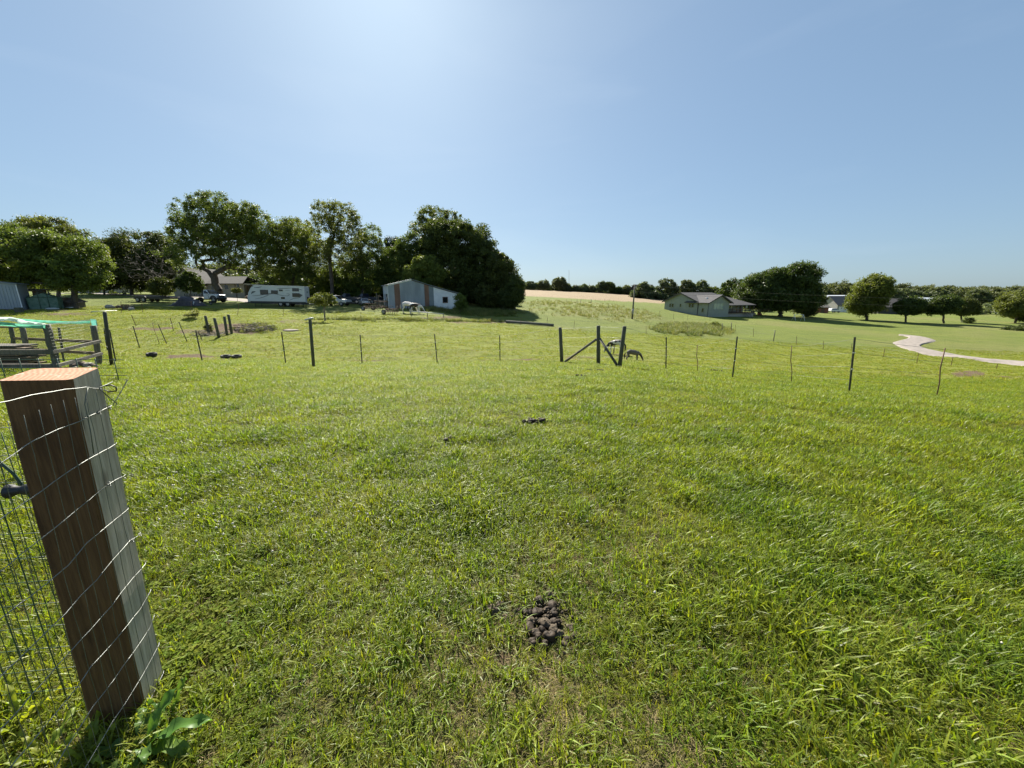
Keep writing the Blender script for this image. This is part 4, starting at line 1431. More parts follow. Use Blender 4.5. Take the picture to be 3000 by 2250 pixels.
# green welded mesh gate standing to the left of the post
gt = thing('welded_wire_gate', 'green welded wire mesh gate panel left of the foreground post', 'gate', (D0.x - 0.02, D0.y - 0.02, 0))
gd = Vector((-1, -0.12, 0)).normalized()
for k in range(24):
    s = 0.03 + k * 0.036
    topz = 1.20 - (0.10 * math.exp(-s / 0.12))
    mb = MB(); mb.tube([gd * s + Vector((rr.uniform(-1, 1) * .002, 0, z)) for z in np.linspace(0.02, topz, 9)], 0.0014 if k % 3 else 0.0022, 5)
    mb.build('vertical_wire', M['wire_green'], gt)
for k in range(12):
    z = 0.06 + k * 0.10
    mb = MB(); mb.tube([gd * s + Vector((0, 0, z + rr.uniform(-1, 1) * .002)) for s in np.linspace(0.0, 0.9, 8)], 0.0012, 5)
    mb.build('cross_wire', M['wire_green'], gt)
mb = MB(); mb.tube([gd * s + Vector((0, 0, 1.20 - 0.42 * math.exp(-s / 0.10))) for s in np.linspace(0.0, 0.9, 14)], 0.005, 8)
mb.build('gate_rim', M['wire_green'], gt)


# dock plant at the foot of the post
def leaf_blade(L, W, rise, droop, az, fold=0.18, wav=0.012, seed=0):
    r = random.Random(seed); v = []; f = []
    n = 12; th = rise; x = z = 0.0
    ca, sa = math.cos(az), math.sin(az)
    for i in range(n + 1):
        t = i / n
        w = W * (math.sin(math.pi * min(1, t * 0.94 + 0.03)) ** 0.75) * (1 if t > .12 else 0.35)
        wz = wav * math.sin(t * 17 + seed)
        for s in (-1, -0.5, 0, 0.5, 1):
            lx, ly, lz = x, s * w * 0.5, z + abs(s) * w * fold + wz * abs(s) * (1 if s > 0 else -1)
            v.append((lx * ca - ly * sa, lx * sa + ly * ca, lz))
        x += math.cos(th) * L / n; z += math.sin(th) * L / n; th -= droop / n
    for i in range(n):
        for k in range(4):
            a = i * 5 + k
            f.append((a, a + 1, a + 6, a + 5))
    return v, f


def plant(name, label, base, specs, m='dock', cat='plant'):
    root = thing(name, label, cat, base)
    for i, (L, W, rise, droop, azd) in enumerate(specs):
        v, f = leaf_blade(L, W, rise, droop, math.radians(azd), seed=i)
        me = bpy.data.meshes.new('leaf'); me.from_pydata(v, [], f); me.materials.append(M[m])
        me.polygons.foreach_set('use_smooth', [True] * len(f))
        link(bpy.data.objects.new('leaf', me), root)
    return root


plant('dock_plant', 'broad leaved dock plant at the right foot of the foreground post', gp(425, 2200), [
    (0.26, 0.052, 0.75, 0.9, 8), (0.20, 0.050, 1.15, 0.6, 60), (0.17, 0.048, 0.35, 0.7, 190), (0.15, 0.045, 0.3, 0.6, 255), (0.15, 0.04, 0.9, 1.0, 320), (0.12, 0.04, 0.5, 0.7, 290), (0.16, 0.042, 0.7, 0.9, 130), (0.22, 0.055, 0.5, 0.9, 350), (0.12, 0.05, 0.25, 0.5, 225)])
plant('dock_plant', 'narrow upright leaves growing just right of the dock plant', gp(505, 2105), [
    (0.17, 0.026, 1.25, 0.25, 20), (0.14, 0.030, 1.15, 0.3, 75), (0.11, 0.02, 1.0, 0.6, 180), (0.10, 0.02, 0.9, 0.6, 280)])
plant('seedling', 'small yellowing seedling in the dry patch right of the post', gp(548, 1905), [
    (0.07, 0.03, 0.9, 0.5, 10), (0.06, 0.028, 0.7, 0.5, 120), (0.06, 0.028, 0.8, 0.5, 230), (0.05, 0.02, 1.2, 0.4, 300)])
for i, (px, py, n) in enumerate(((60, 2130, 5), (130, 2230, 6), (15, 2080, 4), (260, 2235, 5))):
    sp = [(random.Random(i * 9 + k).uniform(.12, .22), 0.02, random.Random(i + k * 3).uniform(.6, 1.2), 0.8, k * 360 / n + i * 40) for k in range(n)]
    plant('grass_clump', ['coarse grass clump behind the wire at the left edge', 'coarse grass clump under the gate, lowest left corner', 'narrow leaved clump beside the gate, farthest left', 'grass clump in front of the foreground post foot'][i], gp(px, py), sp, 'grass_broad')

# dung piles
dp = thing('dung_pile', 'big dark horse dung pile in the middle of the lawn', 'dung', (DUNG.x, DUNG.y, DUNG.z))
rr = random.Random(12)
S = 300  # picture scale to metres near the pile: 1 px is about 1.75 mm
lumps = [(1438, 1772, 30, 1), (1455, 1758, 26, 1), (1470, 1790, 22, 1), (1505, 1772, 20, 0), (1530, 1778, 22, 0), (1562, 1745, 26, 0), (1590, 1725, 18, 1), (1598, 1760, 24, 0), (1555, 1778, 20, 0), (1566, 1775, 18, 0), (1585, 1770, 18, 0), (1602, 1782, 20, 0), (1612, 1808, 17, 0),
         (1535, 1822, 24, 0), (1552, 1835, 20, 0), (1580, 1812, 24, 1), (1600, 1830, 22, 1), (1590, 1850, 26, 0), (1560, 1850, 22, 0), (1545, 1865, 20, 0), (1615, 1840, 18, 1), (1570, 1830, 20, 0), (1650, 1820, 20, 1), (1640, 1855, 20, 0), (1660, 1845, 18, 1), (1630, 1865, 16, 0), (1600, 1805, 18, 0), (1540, 1800, 18, 1), (1578, 1870, 18, 0)]
for (px, py, r_, dry) in lumps:
    g = gp(px + 18 + (px - 1570) * 0.1, py + 14)
    r = r_ * 0.00112
    mb = MB()
    mb.ball((0, 0, 0), (r * rr.uniform(.95, 1.3), r * rr.uniform(.8, 1.15), r * rr.uniform(.65, .9)), 16, 12, 0.02 if not dry else 0.10, rr)
    ph = [rr.uniform(0, 6.28) for _ in range(6)]; az = rr.uniform(0, 3.14); cc = Vector((g.x - DUNG.x, g.y - DUNG.y, g.z - DUNG.z + r * 0.2 + (0.010 if 1520 < px < 1620 else 0.0)))
    nv = []
    for q in mb.v:
        q = Vector(q); d = q.normalized() if q.length > 0 else q
        k_ = 1 + 0.13 * math.sin(3.1 * d.x + ph[0]) * math.sin(3.7 * d.y + ph[1]) + 0.10 * math.sin(6 * d.z + ph[2]) + (0.13 if dry else 0.05) * math.sin(11 * d.x + ph[3]) * math.sin(9 * d.y + ph[4]) - 0.22 * max(0, 1 - abs(d.x * 6)) * (1 if px % 3 == 0 else 0)
        q = Matrix.Rotation(az, 3, 'Z') @ (q * k_)
        nv.append(tuple(q + cc))
    mb.v = nv
    mb.build('dung_lump', M['dung_dry'] if dry else M['dung'], dp)
crumbs = MB()
for k in range(150):
    a = rr.uniform(0, 6.28); d = abs(rr.gauss(0, .11)); x, y = d * math.cos(a) * 1.3, d * math.sin(a)
    r = rr.uniform(.003, .009)
    crumbs.ball((x, y, h1(DUNG.x + x, DUNG.y + y) - DUNG.z + .008 + rr.uniform(0, .02)), (r, r, r), 5, 4, .3, rr)
o = crumbs.build('crumbs', M['dung_dry'], dp); o['kind'] = 'stuff'


def small_dung(px, py, n, spread, label):
    g = gp(px, py)
    mb = MB(); r2 = random.Random(px)
    for k in range(n):
        a = r2.uniform(0, 6.28); d = spread * math.sqrt(r2.random())
        r = r2.uniform(0.018, 0.035)
        x, y = d * math.cos(a), d * 0.7 * math.sin(a)
        mb.ball((x, y, h1(g.x + x, g.y + y) - g.z + 0.028 + r * .5), (r, r * .9, r * .8), 7, 5, 0.12, r2)
    o = mb.build('dung_pile', M['dung'])
    o.location = g
    return tag(o, label, 'dung', 'small dung piles on the lawn')


small_dung(1565, 1245, 18, 0.15, 'dark flat dung pile halfway up the lawn, right of centre')
small_dung(1330, 1295, 6, 0.16, 'thin scatter of dung left of the halfway pile')
small_dung(2130, 1272, 8, 0.2, 'faint dung scatter on the right half of the lawn')
small_dung(1745, 1086, 16, 0.3, 'dung scatter just in front of the middle wooden fence post')
small_dung(1703, 1103, 8, 0.15, 'small dark dung spot below the braced fence posts')
small_dung(1905, 1075, 14, 0.3, 'low dung heap right of the donkey')
small_dung(2100, 1088, 14, 0.35, 'dung heap between the two right hand steel posts')


# ------------------------------------------------------------------ fences
def post_axis(pb, pt, Y=None, base=None):
    b = base if base is not None else (st(pb[0], Y) if Y else gp(*pb))
    v = at(pt[0], pt[1], b.y) - at(pb[0], pb[1], b.y)
    return b, v


def t_post(mb, v, w=0.045, bands=False):
    v = Vector(v); L = v.length; d = v.normalized()
    sx = Vector((1, 0, 0)); sx = (sx - d * sx.dot(d)).normalized(); sy = d.cross(sx)
    a = -d * 0.25
    def bar(hx, hy, oy):
        p = []
        for e in (a, v):
            for (i, j) in ((-1, -1), (1, -1), (1, 1), (-1, 1)):
                p.append(e + sx * hx * i + sy * (hy * j + oy))
        mb.add(p, [(0, 3, 2, 1), (4, 5, 6, 7), (0, 1, 5, 4), (1, 2, 6, 5), (2, 3, 7, 6), (3, 0, 4, 7)])
    bar(w / 2, 0.004, 0)
    bar(0.005, w * 0.4, w * 0.4)
    k = int(L / 0.06)
    for i in range(k):   # studs
        q = v * (i / k) - sy * 0.007
        mb.box(q.x - 0.008, q.x + 0.008, q.y - 0.006, q.y + 0.004, q.z - 0.01, q.z + 0.01)


def fence(name, label, posts, wires=3, wr=0.003, group=None, mw='wire_dark', anchor=0):
    """posts: (bottom px, py, top px, py, kind, Y or None)"""
    axes = []
    for (bx, by, tx, ty, kind, Y) in posts:
        axes.append((*post_axis((bx, by), (tx, ty), Y), kind))
    o0 = axes[anchor][0]
    root = thing(name, label, 'fence', o0, 0, group)
    for b, v, kind in axes:
        l = b - o0
        if kind in ('t', 'tp'):
            mb = MB(); t_post(mb, v); o = mb.build('steel_post', M['steel_green'] if kind == 't' else M['rust'], root)
            if kind == 't':
                for f_ in (.42, .72):
                    q = v * f_; cb = MB(); cb.box(q.x - .03, q.x + .03, q.y - .03, q.y - .008, q.z - .012, q.z + .012); cb.build('clip', M['pipe'], o)
        elif kind == 'rod':
            mb = MB(); q = v
            mb.tube([-v * 0.15, v * 0.3 + Vector((0.02, 0, 0)), v * 0.6 - Vector((0.03, 0, 0)), v], 0.013, 6)
            o = mb.build('rod', M['rust'], root)
        elif kind == 'wd':
            mb = MB(); mb.tube([-v * 0.2, v * 0.5, v * 0.985, v], [0.085, 0.08, 0.078, 0.06], 10)
            o = mb.build('wood_post', M['wood_green'], root)
        else:
            mb = MB(); mb.tube([-v * 0.2, v * 0.5, v], [0.065, 0.06, 0.06], 8)
            o = mb.build('wood_post', M['wood_grey'], root)
        o.location = l
    for k in range(wires):
        fr = 0.97 - k * (0.75 / max(wires - 1, 1)) if wires > 1 else 0.9
        pts = []
        for i in range(len(axes) - 1):
            a = axes[i][0] + axes[i][1] * fr; b = axes[i + 1][0] + axes[i + 1][1] * fr
            for q in range(4):
                t = q / 4
                p = a.lerp(b, t); p.z -= 0.04 * math.sin(math.pi * t) * min(1, (b - a).length / 5)
                pts.append(p - o0 + Vector((0, -0.03, 0)))
        pts.append(axes[-1][0] + axes[-1][1] * fr - o0 + Vector((0, -0.03, 0)))
        mb = MB(); mb.tube(pts, wr, 4)
        mb.build('wire', M[mw], root)
    return root, axes


lawn_fence, LF = fence('lawn_edge_fence', 'steel and timber post fence along the far edge of the lawn', [
    (593, 1059, 573, 966, 't', 16.0), (837, 1066, 825, 974, 't', 16.4), (1061, 1068, 1055, 983, 't', 17.0), (1281, 1067, 1273, 983, 't', 17.6), (1465, 1061, 1464, 985, 't', 19.0),
    (1646, 1061, 1641, 957, 'wd', 18.0), (1753, 1064, 1753, 950, 'wd', 16.6), (1815, 1073, 1830, 954, 'wd', 15.4), (1951, 1086, 1952, 992, 't', 15.3), (2043, 1086, 2043, 1008, 'rod', 15.0),
    (2146, 1103, 2160, 983, 't', 13.0), (2318, 1116, 2320, 1007, 'rod', 12.6), (2488, 1151, 2505, 993, 't', 10.2), (2742, 1165, 2769, 1020, 'rod', 9.6)], wires=4, wr=0.0036)
# diagonal braces of the timber corner
for (a, b, Ya, Yb, m) in (((1655, 1061), (1748, 990), 17.6, 16.65, 'wood_grey'), ((1808, 1071), (1757, 988), 15.5, 16.5, 'wood_green')):
    base = st(a[0], Ya); top = at(b[0], b[1], Yb)
    base.z += 0.05
    dlt = st(1753, 16.6).z - at(1753, 1064, 16.6).z
    top.z += dlt
    mb = MB(); mb.tube([base - lawn_fence.location, top - lawn_fence.location], 0.055, 8)
    mb.build('brace', M[m], lawn_fence)

fence('side_fence', 'leaning steel posts running down the hollow on the left', [
    (315, 1050, 305, 987, 't', 22), (339, 1055, 320, 960, 't', 16.0), (410, 1053, 391, 990, 't', 23), (468, 1047, 448, 985, 'rod', 25), (490, 1047, 465, 990, 't', 25), (549, 1036, 525, 978, 't', 27), (594, 1012, 581, 982, 'tp', 28), (509, 971, 499, 933, 'tp', 33), (398, 955, 384, 922, 'tp', 36)], wires=2)
fence('pasture_fence', 'long thin steel post fence crossing below the farmyard and barn', [
    (355, 918, 354, 884, 'tp', None), (417, 916, 415, 882, 'tp', None), (561, 918, 560, 884, 'tp', None), (696, 924, 699, 891, 'tp', None), (830, 929, 830, 899, 'tp', None), (1057, 942, 1057, 911, 'tp', None), (1140, 940, 1140, 926, 'tp', None),
    (1253, 937, 1253, 918, 'tp', None), (1350, 942, 1351, 925, 'tp', None), (1439, 950, 1440, 927, 'tp', None), (1525, 954, 1527, 930, 'tp', None), (1602, 952, 1604, 930, 'tp', None), (1681, 963, 1684, 940, 'tp', None),
    (1893, 978, 1893, 955, 'tp', None), (1956, 979, 1956, 957, 'tp', None), (2014, 981, 2014, 955, 'tp', None), (2115, 972, 2116, 947, 'w', None), (2143, 972, 2143, 945, 'w', None), (2154, 973, 2155, 951, 'tp', None),
    (2207, 987, 2208, 963, 'tp', None), (2266, 999, 2271, 967, 'w', None), (2333, 1010, 2334, 985, 'tp', None), (2412, 1023, 2413, 998, 'tp', None), (2493, 1031, 2495, 1010, 'tp', None), (2588, 1047, 2592, 1022, 'tp', None), (2686, 1064, 2692, 1033, 'tp', None), (2786, 1073, 2792, 1046, 'tp', None), (2920, 1078, 2924, 1063, 'tp', None)], wires=3, wr=0.004, anchor=12)
fence('hillside_fence', 'thin fence climbing the hill from the corner towards the tan field', [
    (2080, 940, 2080, 922, 'tp', None), (2015, 940, 2015, 922, 'tp', None), (1973, 936, 1973, 919, 'tp', None), (1933, 934, 1933, 912, 'tp', None), (1899, 926, 1899, 909, 'tp', None), (1863, 920, 1864, 904, 'tp', None), (1835, 917, 1835, 902, 'tp', None), (1808, 912, 1808, 898, 'tp', None),
    (1782, 904, 1783, 891, 'tp', None), (1757, 901, 1758, 889, 'tp', None), (1731, 894, 1732, 878, 'w', None), (1716, 892, 1716, 881, 'tp', None), (1701, 890, 1702, 876, 'w', None), (1690, 887, 1691, 877, 'w', None), (1674, 886, 1674, 877, 'tp', None), (1659, 885, 1660, 876, 'tp', None)], wires=2, wr=0.006)
fence('field_fence', 'line of thin posts between the tan field and the meadow', [
    (1732, 882, 1732, 876, 'w', None), (1744, 883, 1745, 876, 'tp', None), (1758, 884, 1758, 877, 'tp', None), (1771, 884, 1772, 877, 'tp', None), (1785, 884, 1785, 877, 'tp', None), (1798, 884, 1798, 878, 'tp', None)], wires=1, wr=0.008)


def lone_post(name, label, pb, pt, Y, r, m, cat='post', arm=None):
    b, v = post_axis(pb, pt, Y)
    mb = MB(); mb.tube([-v * 0.15, v * 0.5, v * 0.99, v], [r, r, r, r * 0.8], 12)
    root = thing(name, label, cat, b)
    mb.build('shaft', M[m], root)
    if arm:
        a = at(arm[0], arm[1], b.y) - at(*pb, b.y); c = at(arm[2], arm[3], b.y) - at(*pb, b.y)
        q = MB(); q.tube([a + Vector((0, -r - .02, 0)), c + Vector((0, -r - .02, 0))], 0.03, 6)
        q.build('crosspiece', M['pipe'], root)
    return root


lone_post('steel_pole', 'tall dark pole with a pale crosspiece on top, below the camper', (919, 1077), (908, 934), 14.3, 0.055, 'wood_green', arm=(896, 940, 920, 934))
lone_post('steel_pole', 'tall dark pipe post right beside the netted pen', (328, 1065), (306, 907), 13.0, 0.05, 'steel_green')
for i, (pb, pt, lab) in enumerate((((613, 982), (602, 928), 'leafy timber post, leftmost of the four by the brush pile'), ((643, 996), (629, 939), 'nearest of the four timber posts, second from the left'), ((666, 987), (658, 933), 'third of the four timber posts, slimmer and upright'), ((680, 983), (670, 928), 'rightmost of the four timber posts by the brush pile'))):
    o = lone_post('timber_post', lab, pb, pt, None, 0.10, 'wood_green')
    o['group'] = 'four timber posts by the brush pile'
    if i == 0:
        pass
T('vine', 'dark vine wrapped round the leftmost timber post', 611, gp(611, 980).y - 0.15, [(611, 962, 9, 14)], 0.02, 975, 20, 0.16, 30, 0.09, 'leaf_dark', seed=60, kmin=0.008)


# brush pile, branches lying on bare soil
def brush(name, label, cx, cy, rx, ry, n, rmin, rmax, Lmax, m, hmax=0.35):
    r = random.Random(cx); g0 = gp(cx, cy); mb = MB()
    for k in range(n):
        while True:
            a, b = r.uniform(-1, 1), r.uniform(-1, 1)
            if a * a + b * b < 1: break
        g = gp(cx + a * rx, cy + b * ry)
        L = r.uniform(0.3, 1) * Lmax; az = r.uniform(0, 6.28); z = r.uniform(0.02, hmax) * (1 - a * a)
        d = Vector((math.cos(az), math.sin(az), r.uniform(-.25, .35))) * L / 2
        c = g - g0 + Vector((0, 0, z + .05))
        mb.tube([c - d, c + Vector((r.uniform(-.1, .1), r.uniform(-.1, .1), r.uniform(-.05, .08))) * L, c + d], [r.uniform(rmin, rmax), rmin, rmin * .6], 5)
    o = mb.build(name, m if isinstance(m, list) else M[m])
    o.location = g0
    return tag(o, label, 'brush', kind='stuff')


brush('brush_pile', 'low pile of dead branches right of the four timber posts', 745, 968, 62, 11, 150, 0.012, 0.05, 1.5, 'twig')
brush('brush_litter', 'sticks and dead stalks scattered round the four timber posts', 620, 985, 60, 9, 70, 0.01, 0.03, 1.2, 'wood_grey', 0.1)

# tyres lying on the pasture edge
for (px, py, lab) in ((445, 1053, 'tyre lying alone left of the thick leaning post'), (662, 1054, 'left one of two tyres lying side by side'), (694, 1054, 'right one of two tyres lying side by side')):
    g = st(px, 20.5)
    mb = MB()
    prof = [(0.19, 0.03), (0.30, 0.0), (0.33, 0.05), (0.33, 0.17), (0.30, 0.21), (0.19, 0.19), (0.21, 0.11)]
    K = 24; vs = [(r_ * math.cos(6.2832 * k / K), r_ * math.sin(6.2832 * k / K), z) for k in range(K) for (r_, z) in prof]; Q = len(prof)
    mb.add(vs, [(k * Q + i, ((k + 1) % K) * Q + i, ((k + 1) % K) * Q + (i + 1) % Q, k * Q + (i + 1) % Q) for k in range(K) for i in range(Q)], True)
    o = mb.build('tyre', M['tyre'])
    o.location = g + Vector((0, 0, 0.03)); o.rotation_euler = (0.06, 0.04, 0); o.scale = (.72, .72, .8)
    tag(o, lab, 'tyre', 'tyres lying at the lawn edge')

# ------------------------------------------------------------------ netted pen at the left
pen = thing('netted_pen', 'rough timber pen at the left with green netting over its top', 'pen', st(150, 11.2))
PO_ = pen.location.copy()


def ppt(px, py, Y):
    return at(px, py, Y) - PO_


dz1 = st(170, 11.2).z - at(170, 1074, 11.2).z
dz2 = st(293, 13.2).z - at(293, 1060, 13.2).z


def plog(pb, pt, Y, r0, r1, dz, m='wood_grey', seed=0):
    r = random.Random(seed)
    a = ppt(*pb, Y); b = ppt(*pt, Y); a.z += dz; b.z += dz
    pts = [a.lerp(b, t) + Vector((r.uniform(-1, 1) * .015, r.uniform(-1, 1) * .015, 0)) for t in (-.15, 0, .2, .4, .6, .8, 1)]
    mb = MB(); mb.tube(pts, [r0, r0, r0 * 1.03, (r0 + r1) / 2, (r0 + r1) / 2 * 1.05, r1, r1], 10)
    return mb.build('post', M[m], pen)


plog((167, 1074), (133, 940), 11.2, 0.085, 0.09, dz1, seed=1)
plog((290, 1060), (272, 945), 13.2, 0.08, 0.085, dz2, seed=2)
plog((-20, 1080), (-70, 940), 11.0, 0.085, 0.09, dz1, seed=3)
plog((82, 1053), (66, 955), 14.5, 0.075, 0.08, 0, seed=4)
plog((45, 1050), (32, 955), 15.0, 0.06, 0.065, 0, 'wood_green', 5)
plog((186, 1050), (172, 960), 15.2, 0.035, 0.04, 0, 'wood_green', 6)


def rail(p0, Y0, p1, Y1, d0, d1, h=0.07, t=0.03, m='wood_grey'):
    a = ppt(*p0, Y0); b = ppt(*p1, Y1); a.z += d0; b.z += d1
    d = (b - a).normalized(); s = Vector((-d.y, d.x, 0)).normalized() * t; u = Vector((0, 0, h))
    mb = MB(); v = []
    for e in (a, b):
        v += [e - s - u, e + s - u, e + s + u, e - s + u]
    mb.add(v, [(0, 3, 2, 1), (4, 5, 6, 7), (0, 1, 5, 4), (1, 2, 6, 5), (2, 3, 7, 6), (3, 0, 4, 7)])
    return mb.build('rail', M[m], pen)


rail((-60, 1021), 11.1, (152, 1021), 11.1, dz1, dz1)
rail((-60, 1063), 11.1, (172, 1062), 11.1, dz1, dz1, 0.065)
rail((150, 1022), 11.05, (291, 991), 13.1, dz1, dz2, 0.045)
rail((166, 1061), 11.05, (296, 1027), 13.1, dz1, dz2, 0.045)
rail((40, 991), 15.0, (275, 993), 13.4, 0, dz2, 0.05, 0.025, 'wood_brown')
rail((60, 1022), 15.0, (285, 1027), 13.4, 0, dz2, 0.05, 0.025, 'wood_brown')
rail((-60, 948), 11.1, (134, 948), 11.1, dz1, dz1, 0.02, 0.02, 'wood_brown')


# netting: folded bands along the top, threads hanging below
def cloth(name, rows, m, parent):
    """rows: list of polylines of equal length"""
    v = [p for r in rows for p in r]; k = len(rows[0])
    f = [(i * k + j, i * k + j + 1, (i + 1) * k + j + 1, (i + 1) * k + j) for i in range(len(rows) - 1) for j in range(k - 1)]
    me = bpy.data.meshes.new(name); me.from_pydata([tuple(q) for q in v], [], f); me.materials.append(M[m])
    me.polygons.foreach_set('use_smooth', [True] * len(f))
    return link(bpy.data.objects.new(name, me), parent)


def lerp_px(pts, n):
    """pts: (px, py, Y) -> n world points, with dz of the front post"""
    out = []
    for i in range(n):
        t = i / (n - 1) * (len(pts) - 1); k = min(int(t), len(pts) - 2); q = t - k
        a, b = pts[k], pts[k + 1]
        w = ppt(a[0] + (b[0] - a[0]) * q, a[1] + (b[1] - a[1]) * q, a[2] + (b[2] - a[2]) * q)
        w.z += dz1 + (dz2 - dz1) * min(1, max(0, (a[2] - 11) / 2.2))
        out.append(w)
    return out


top1 = [(-80, 920, 11.0), (0, 918, 11.0), (32, 918, 11.0), (60, 928, 11.1), (100, 933, 11.1), (128, 937, 11.1)]
r0 = lerp_px(top1, 22)
r1 = [p + Vector((0, 0.12, -0.045 - 0.01 * math.sin(i))) for i, p in enumerate(r0)]
r2 = [p + Vector((0, -0.03, -0.10 - 0.012 * math.sin(i * 1.7))) for i, p in enumerate(r0)]
cloth('netting_band', [r0, r1, r2], 'teal_pale', pen)
low1 = [(-80, 932, 10.9), (0, 932, 10.9), (60, 938, 10.95), (100, 941, 11.0), (130, 942, 11.05)]
q0 = lerp_px(low1, 22)
cloth('netting_band', [q0, [p + Vector((0, -0.03, -0.06 - 0.01 * math.sin(i * 1.3))) for i, p in enumerate(q0)], [p + Vector((0, 0.02, -0.11)) for i, p in enumerate(q0)]], 'teal', pen)
bk = lerp_px([(20, 922, 14.0), (80, 927, 14.0), (120, 930, 14.2), (190, 933, 14.0), (262, 931, 13.4)], 22)
cloth('netting_band', [bk, [p + Vector((0, 0, -0.05)) for p in bk], [p + Vector((0, -0.03, -0.09 - .01 * math.sin(i * 2.1))) for i, p in enumerate(bk)]], 'teal', pen)
sd = lerp_px([(134, 938, 11.1), (180, 935, 11.7), (230, 930, 12.5), (279, 926, 13.2)], 16)
cloth('netting_edge', [sd, [p + Vector((0, 0, -0.018)) for p in sd]], 'teal_pale', pen)
cr = lerp_px([(262, 926, 13.1), (279, 926, 13.2), (281, 935, 13.2)], 6)
cloth('netting_band', [cr, [p + Vector((0, 0, -0.21)) for p in cr]], 'teal', pen)
net = MB()
for i in range(46):      # hanging threads on the right side panel
    t = i / 45
    k = min(int(t * 15), 14); p = sd[k].lerp(sd[k + 1], t * 15 - k)
    net.tube([p, p + Vector((0, 0, -1.05))], 0.0028, 3, False)
for j in range(12):
    net.tube([p + Vector((0, 0, -0.09 * j - 0.03)) for p in sd], 0.0028, 3, False)
for i in range(60):
    t = i / 59
    k = min(int(t * 21), 20); p = q0[k].lerp(q0[k + 1], t * 21 - k)
    net.tube([p, p + Vector((0, 0, -1.05))], 0.0026, 3, False)
for j in range(10):
    net.tube([p + Vector((0, 0, -0.1 * j - 0.1)) for p in q0], 0.0026, 3, False)
o = net.build('net_threads', M['wire_dark'], pen); o['kind'] = 'stuff'

# boards stacked inside the pen
ls = st(25, 12.4)
lr = thing('lumber_stack', 'dark stack of old boards inside the netted pen', 'lumber', ls)
r = random.Random(9)
for i in range(9):
    for j in range(2):
        mb = MB(); w = r.uniform(1.3, 1.7); x0 = -0.9 + r.uniform(-.1, .1); y0 = j * 0.3
        mb.box(x0, x0 + w, y0, y0 + 0.24, 0.03 + i * 0.075, 0.03 + i * 0.075 + 0.045)
        mb.build('board', M['wood_grey'] if r.random() < .4 else M['wood_brown'], lr)
# low green garden fence in front of the pen
gf = thing('garden_fence', 'low green wire fence just behind the foreground post top', 'fence', st(90, 9.0))
for i in range(9):
    x = -1.5 + i * 0.45
    mb = MB(); mb.tube([(x, 0, -0.2), (x + 0.01, 0, 0.52)], 0.010, 6); mb.build('stake', M['wire_green'], gf)
for z in (0.5, 0.3, 0.12):
    mb = MB(); mb.tube([(-1.9, 0, z), (2.3, 0.03, z - 0.02)], 0.008, 5); mb.build('rail_wire', M['wire_green'], gf)
# stones by the pen corner
for i, (px, py, s) in enumerate(((225, 1058, 0.16), (240, 1052, 0.18), (252, 1057, 0.14), (262, 1050, 0.17), (272, 1058, 0.15), (216, 1064, 0.12), (258, 1066, 0.08), (220, 1070, 0.07))):
    g = st(px, 12.4 - i * 0.1)
    mb = MB(); mb.ball((0, 0, s * .45), (s, s * .8, s * .6), 8, 6, .18, random.Random(i)); o = mb.build('stone', M['stone'] if i in (3, 6, 7) else M['soil'])
    o.location = g
    tag(o, ['brown stone at the left end of the heap by the netted pen', 'largest dark stone in the heap by the netted pen', 'dark stone in the middle of the pen corner heap', 'pale tall stone in the pen corner heap', 'dark stone against the right pen post', 'brown stone fallen towards the pen corner post', 'small pale stone in the lawn below the pen heap', 'smallest pale stone, nearest the middle pen post'][i], 'stone', 'stones at the pen corner')


# ------------------------------------------------------------------ vehicles
def wheel(parent, x, y, z, r, w, side=-1, rim='rim'):
    mb = MB(); k = 20
    mb.tube([(x, y - w / 2, z), (x, y - w / 2 + .03, z), (x, y + w / 2 - .03, z), (x, y + w / 2, z)], [r * .9, r, r, r * .9], k)
    t = mb.build('wheel', M['tyre'], parent)
    m2 = MB(); yy = y + side * (w / 2 + 0.005)
    m2.tube([(x, yy - side * .03, z), (x, yy + side * .012, z)], [r * .62, r * .55], 14, smooth=False)
    for a in range(5):
        an = a * 1.2566
        m2.tube([(x, yy + side * .02, z), (x + math.cos(an) * r * .5, yy + side * .02, z + math.sin(an) * r * .5)], r * .07, 4)
    m2.build('rim', M[rim], t)


def inset(pts, w0, w1, y_c=0, z_split=None):
    """greenhouse: profile narrowing upwards; pts (x, z); half widths from w0 at lowest z to w1 at highest"""
    zs = [p[1] for p in pts]; a, b = min(zs), max(zs)
    n = len(pts); v = []
    for s in (-1, 1):
        for x, z in pts:
            w = w0 + (w1 - w0) * (z - a) / (b - a)
            v.append((x, s * w, z))
    f = [tuple(range(n))[::-1], tuple(range(n, 2 * n))] + [(i, (i + 1) % n, n + (i + 1) % n, n + i) for i in range(n)]
    return v, f


def side_glass(parent, pts, w0, w1, zlo, zhi, name='window'):
    for s in (-1, 1):
        mb = MB(); v = []
        for x, z in pts:
            w = w0 + (w1 - w0) * (z - zlo) / (zhi - zlo)
            v.append((x, s * (w + 0.008), z)); 
        v2 = [(x, y - s * 0.02, z) for x, y, z in v]
        n = len(v)
        mb.add(v + v2, [tuple(range(n)), tuple(range(n, 2 * n))] + [(i, (i + 1) % n, n + (i + 1) % n, n + i) for i in range(n)])
        mb.build(name, M['glass'], parent)


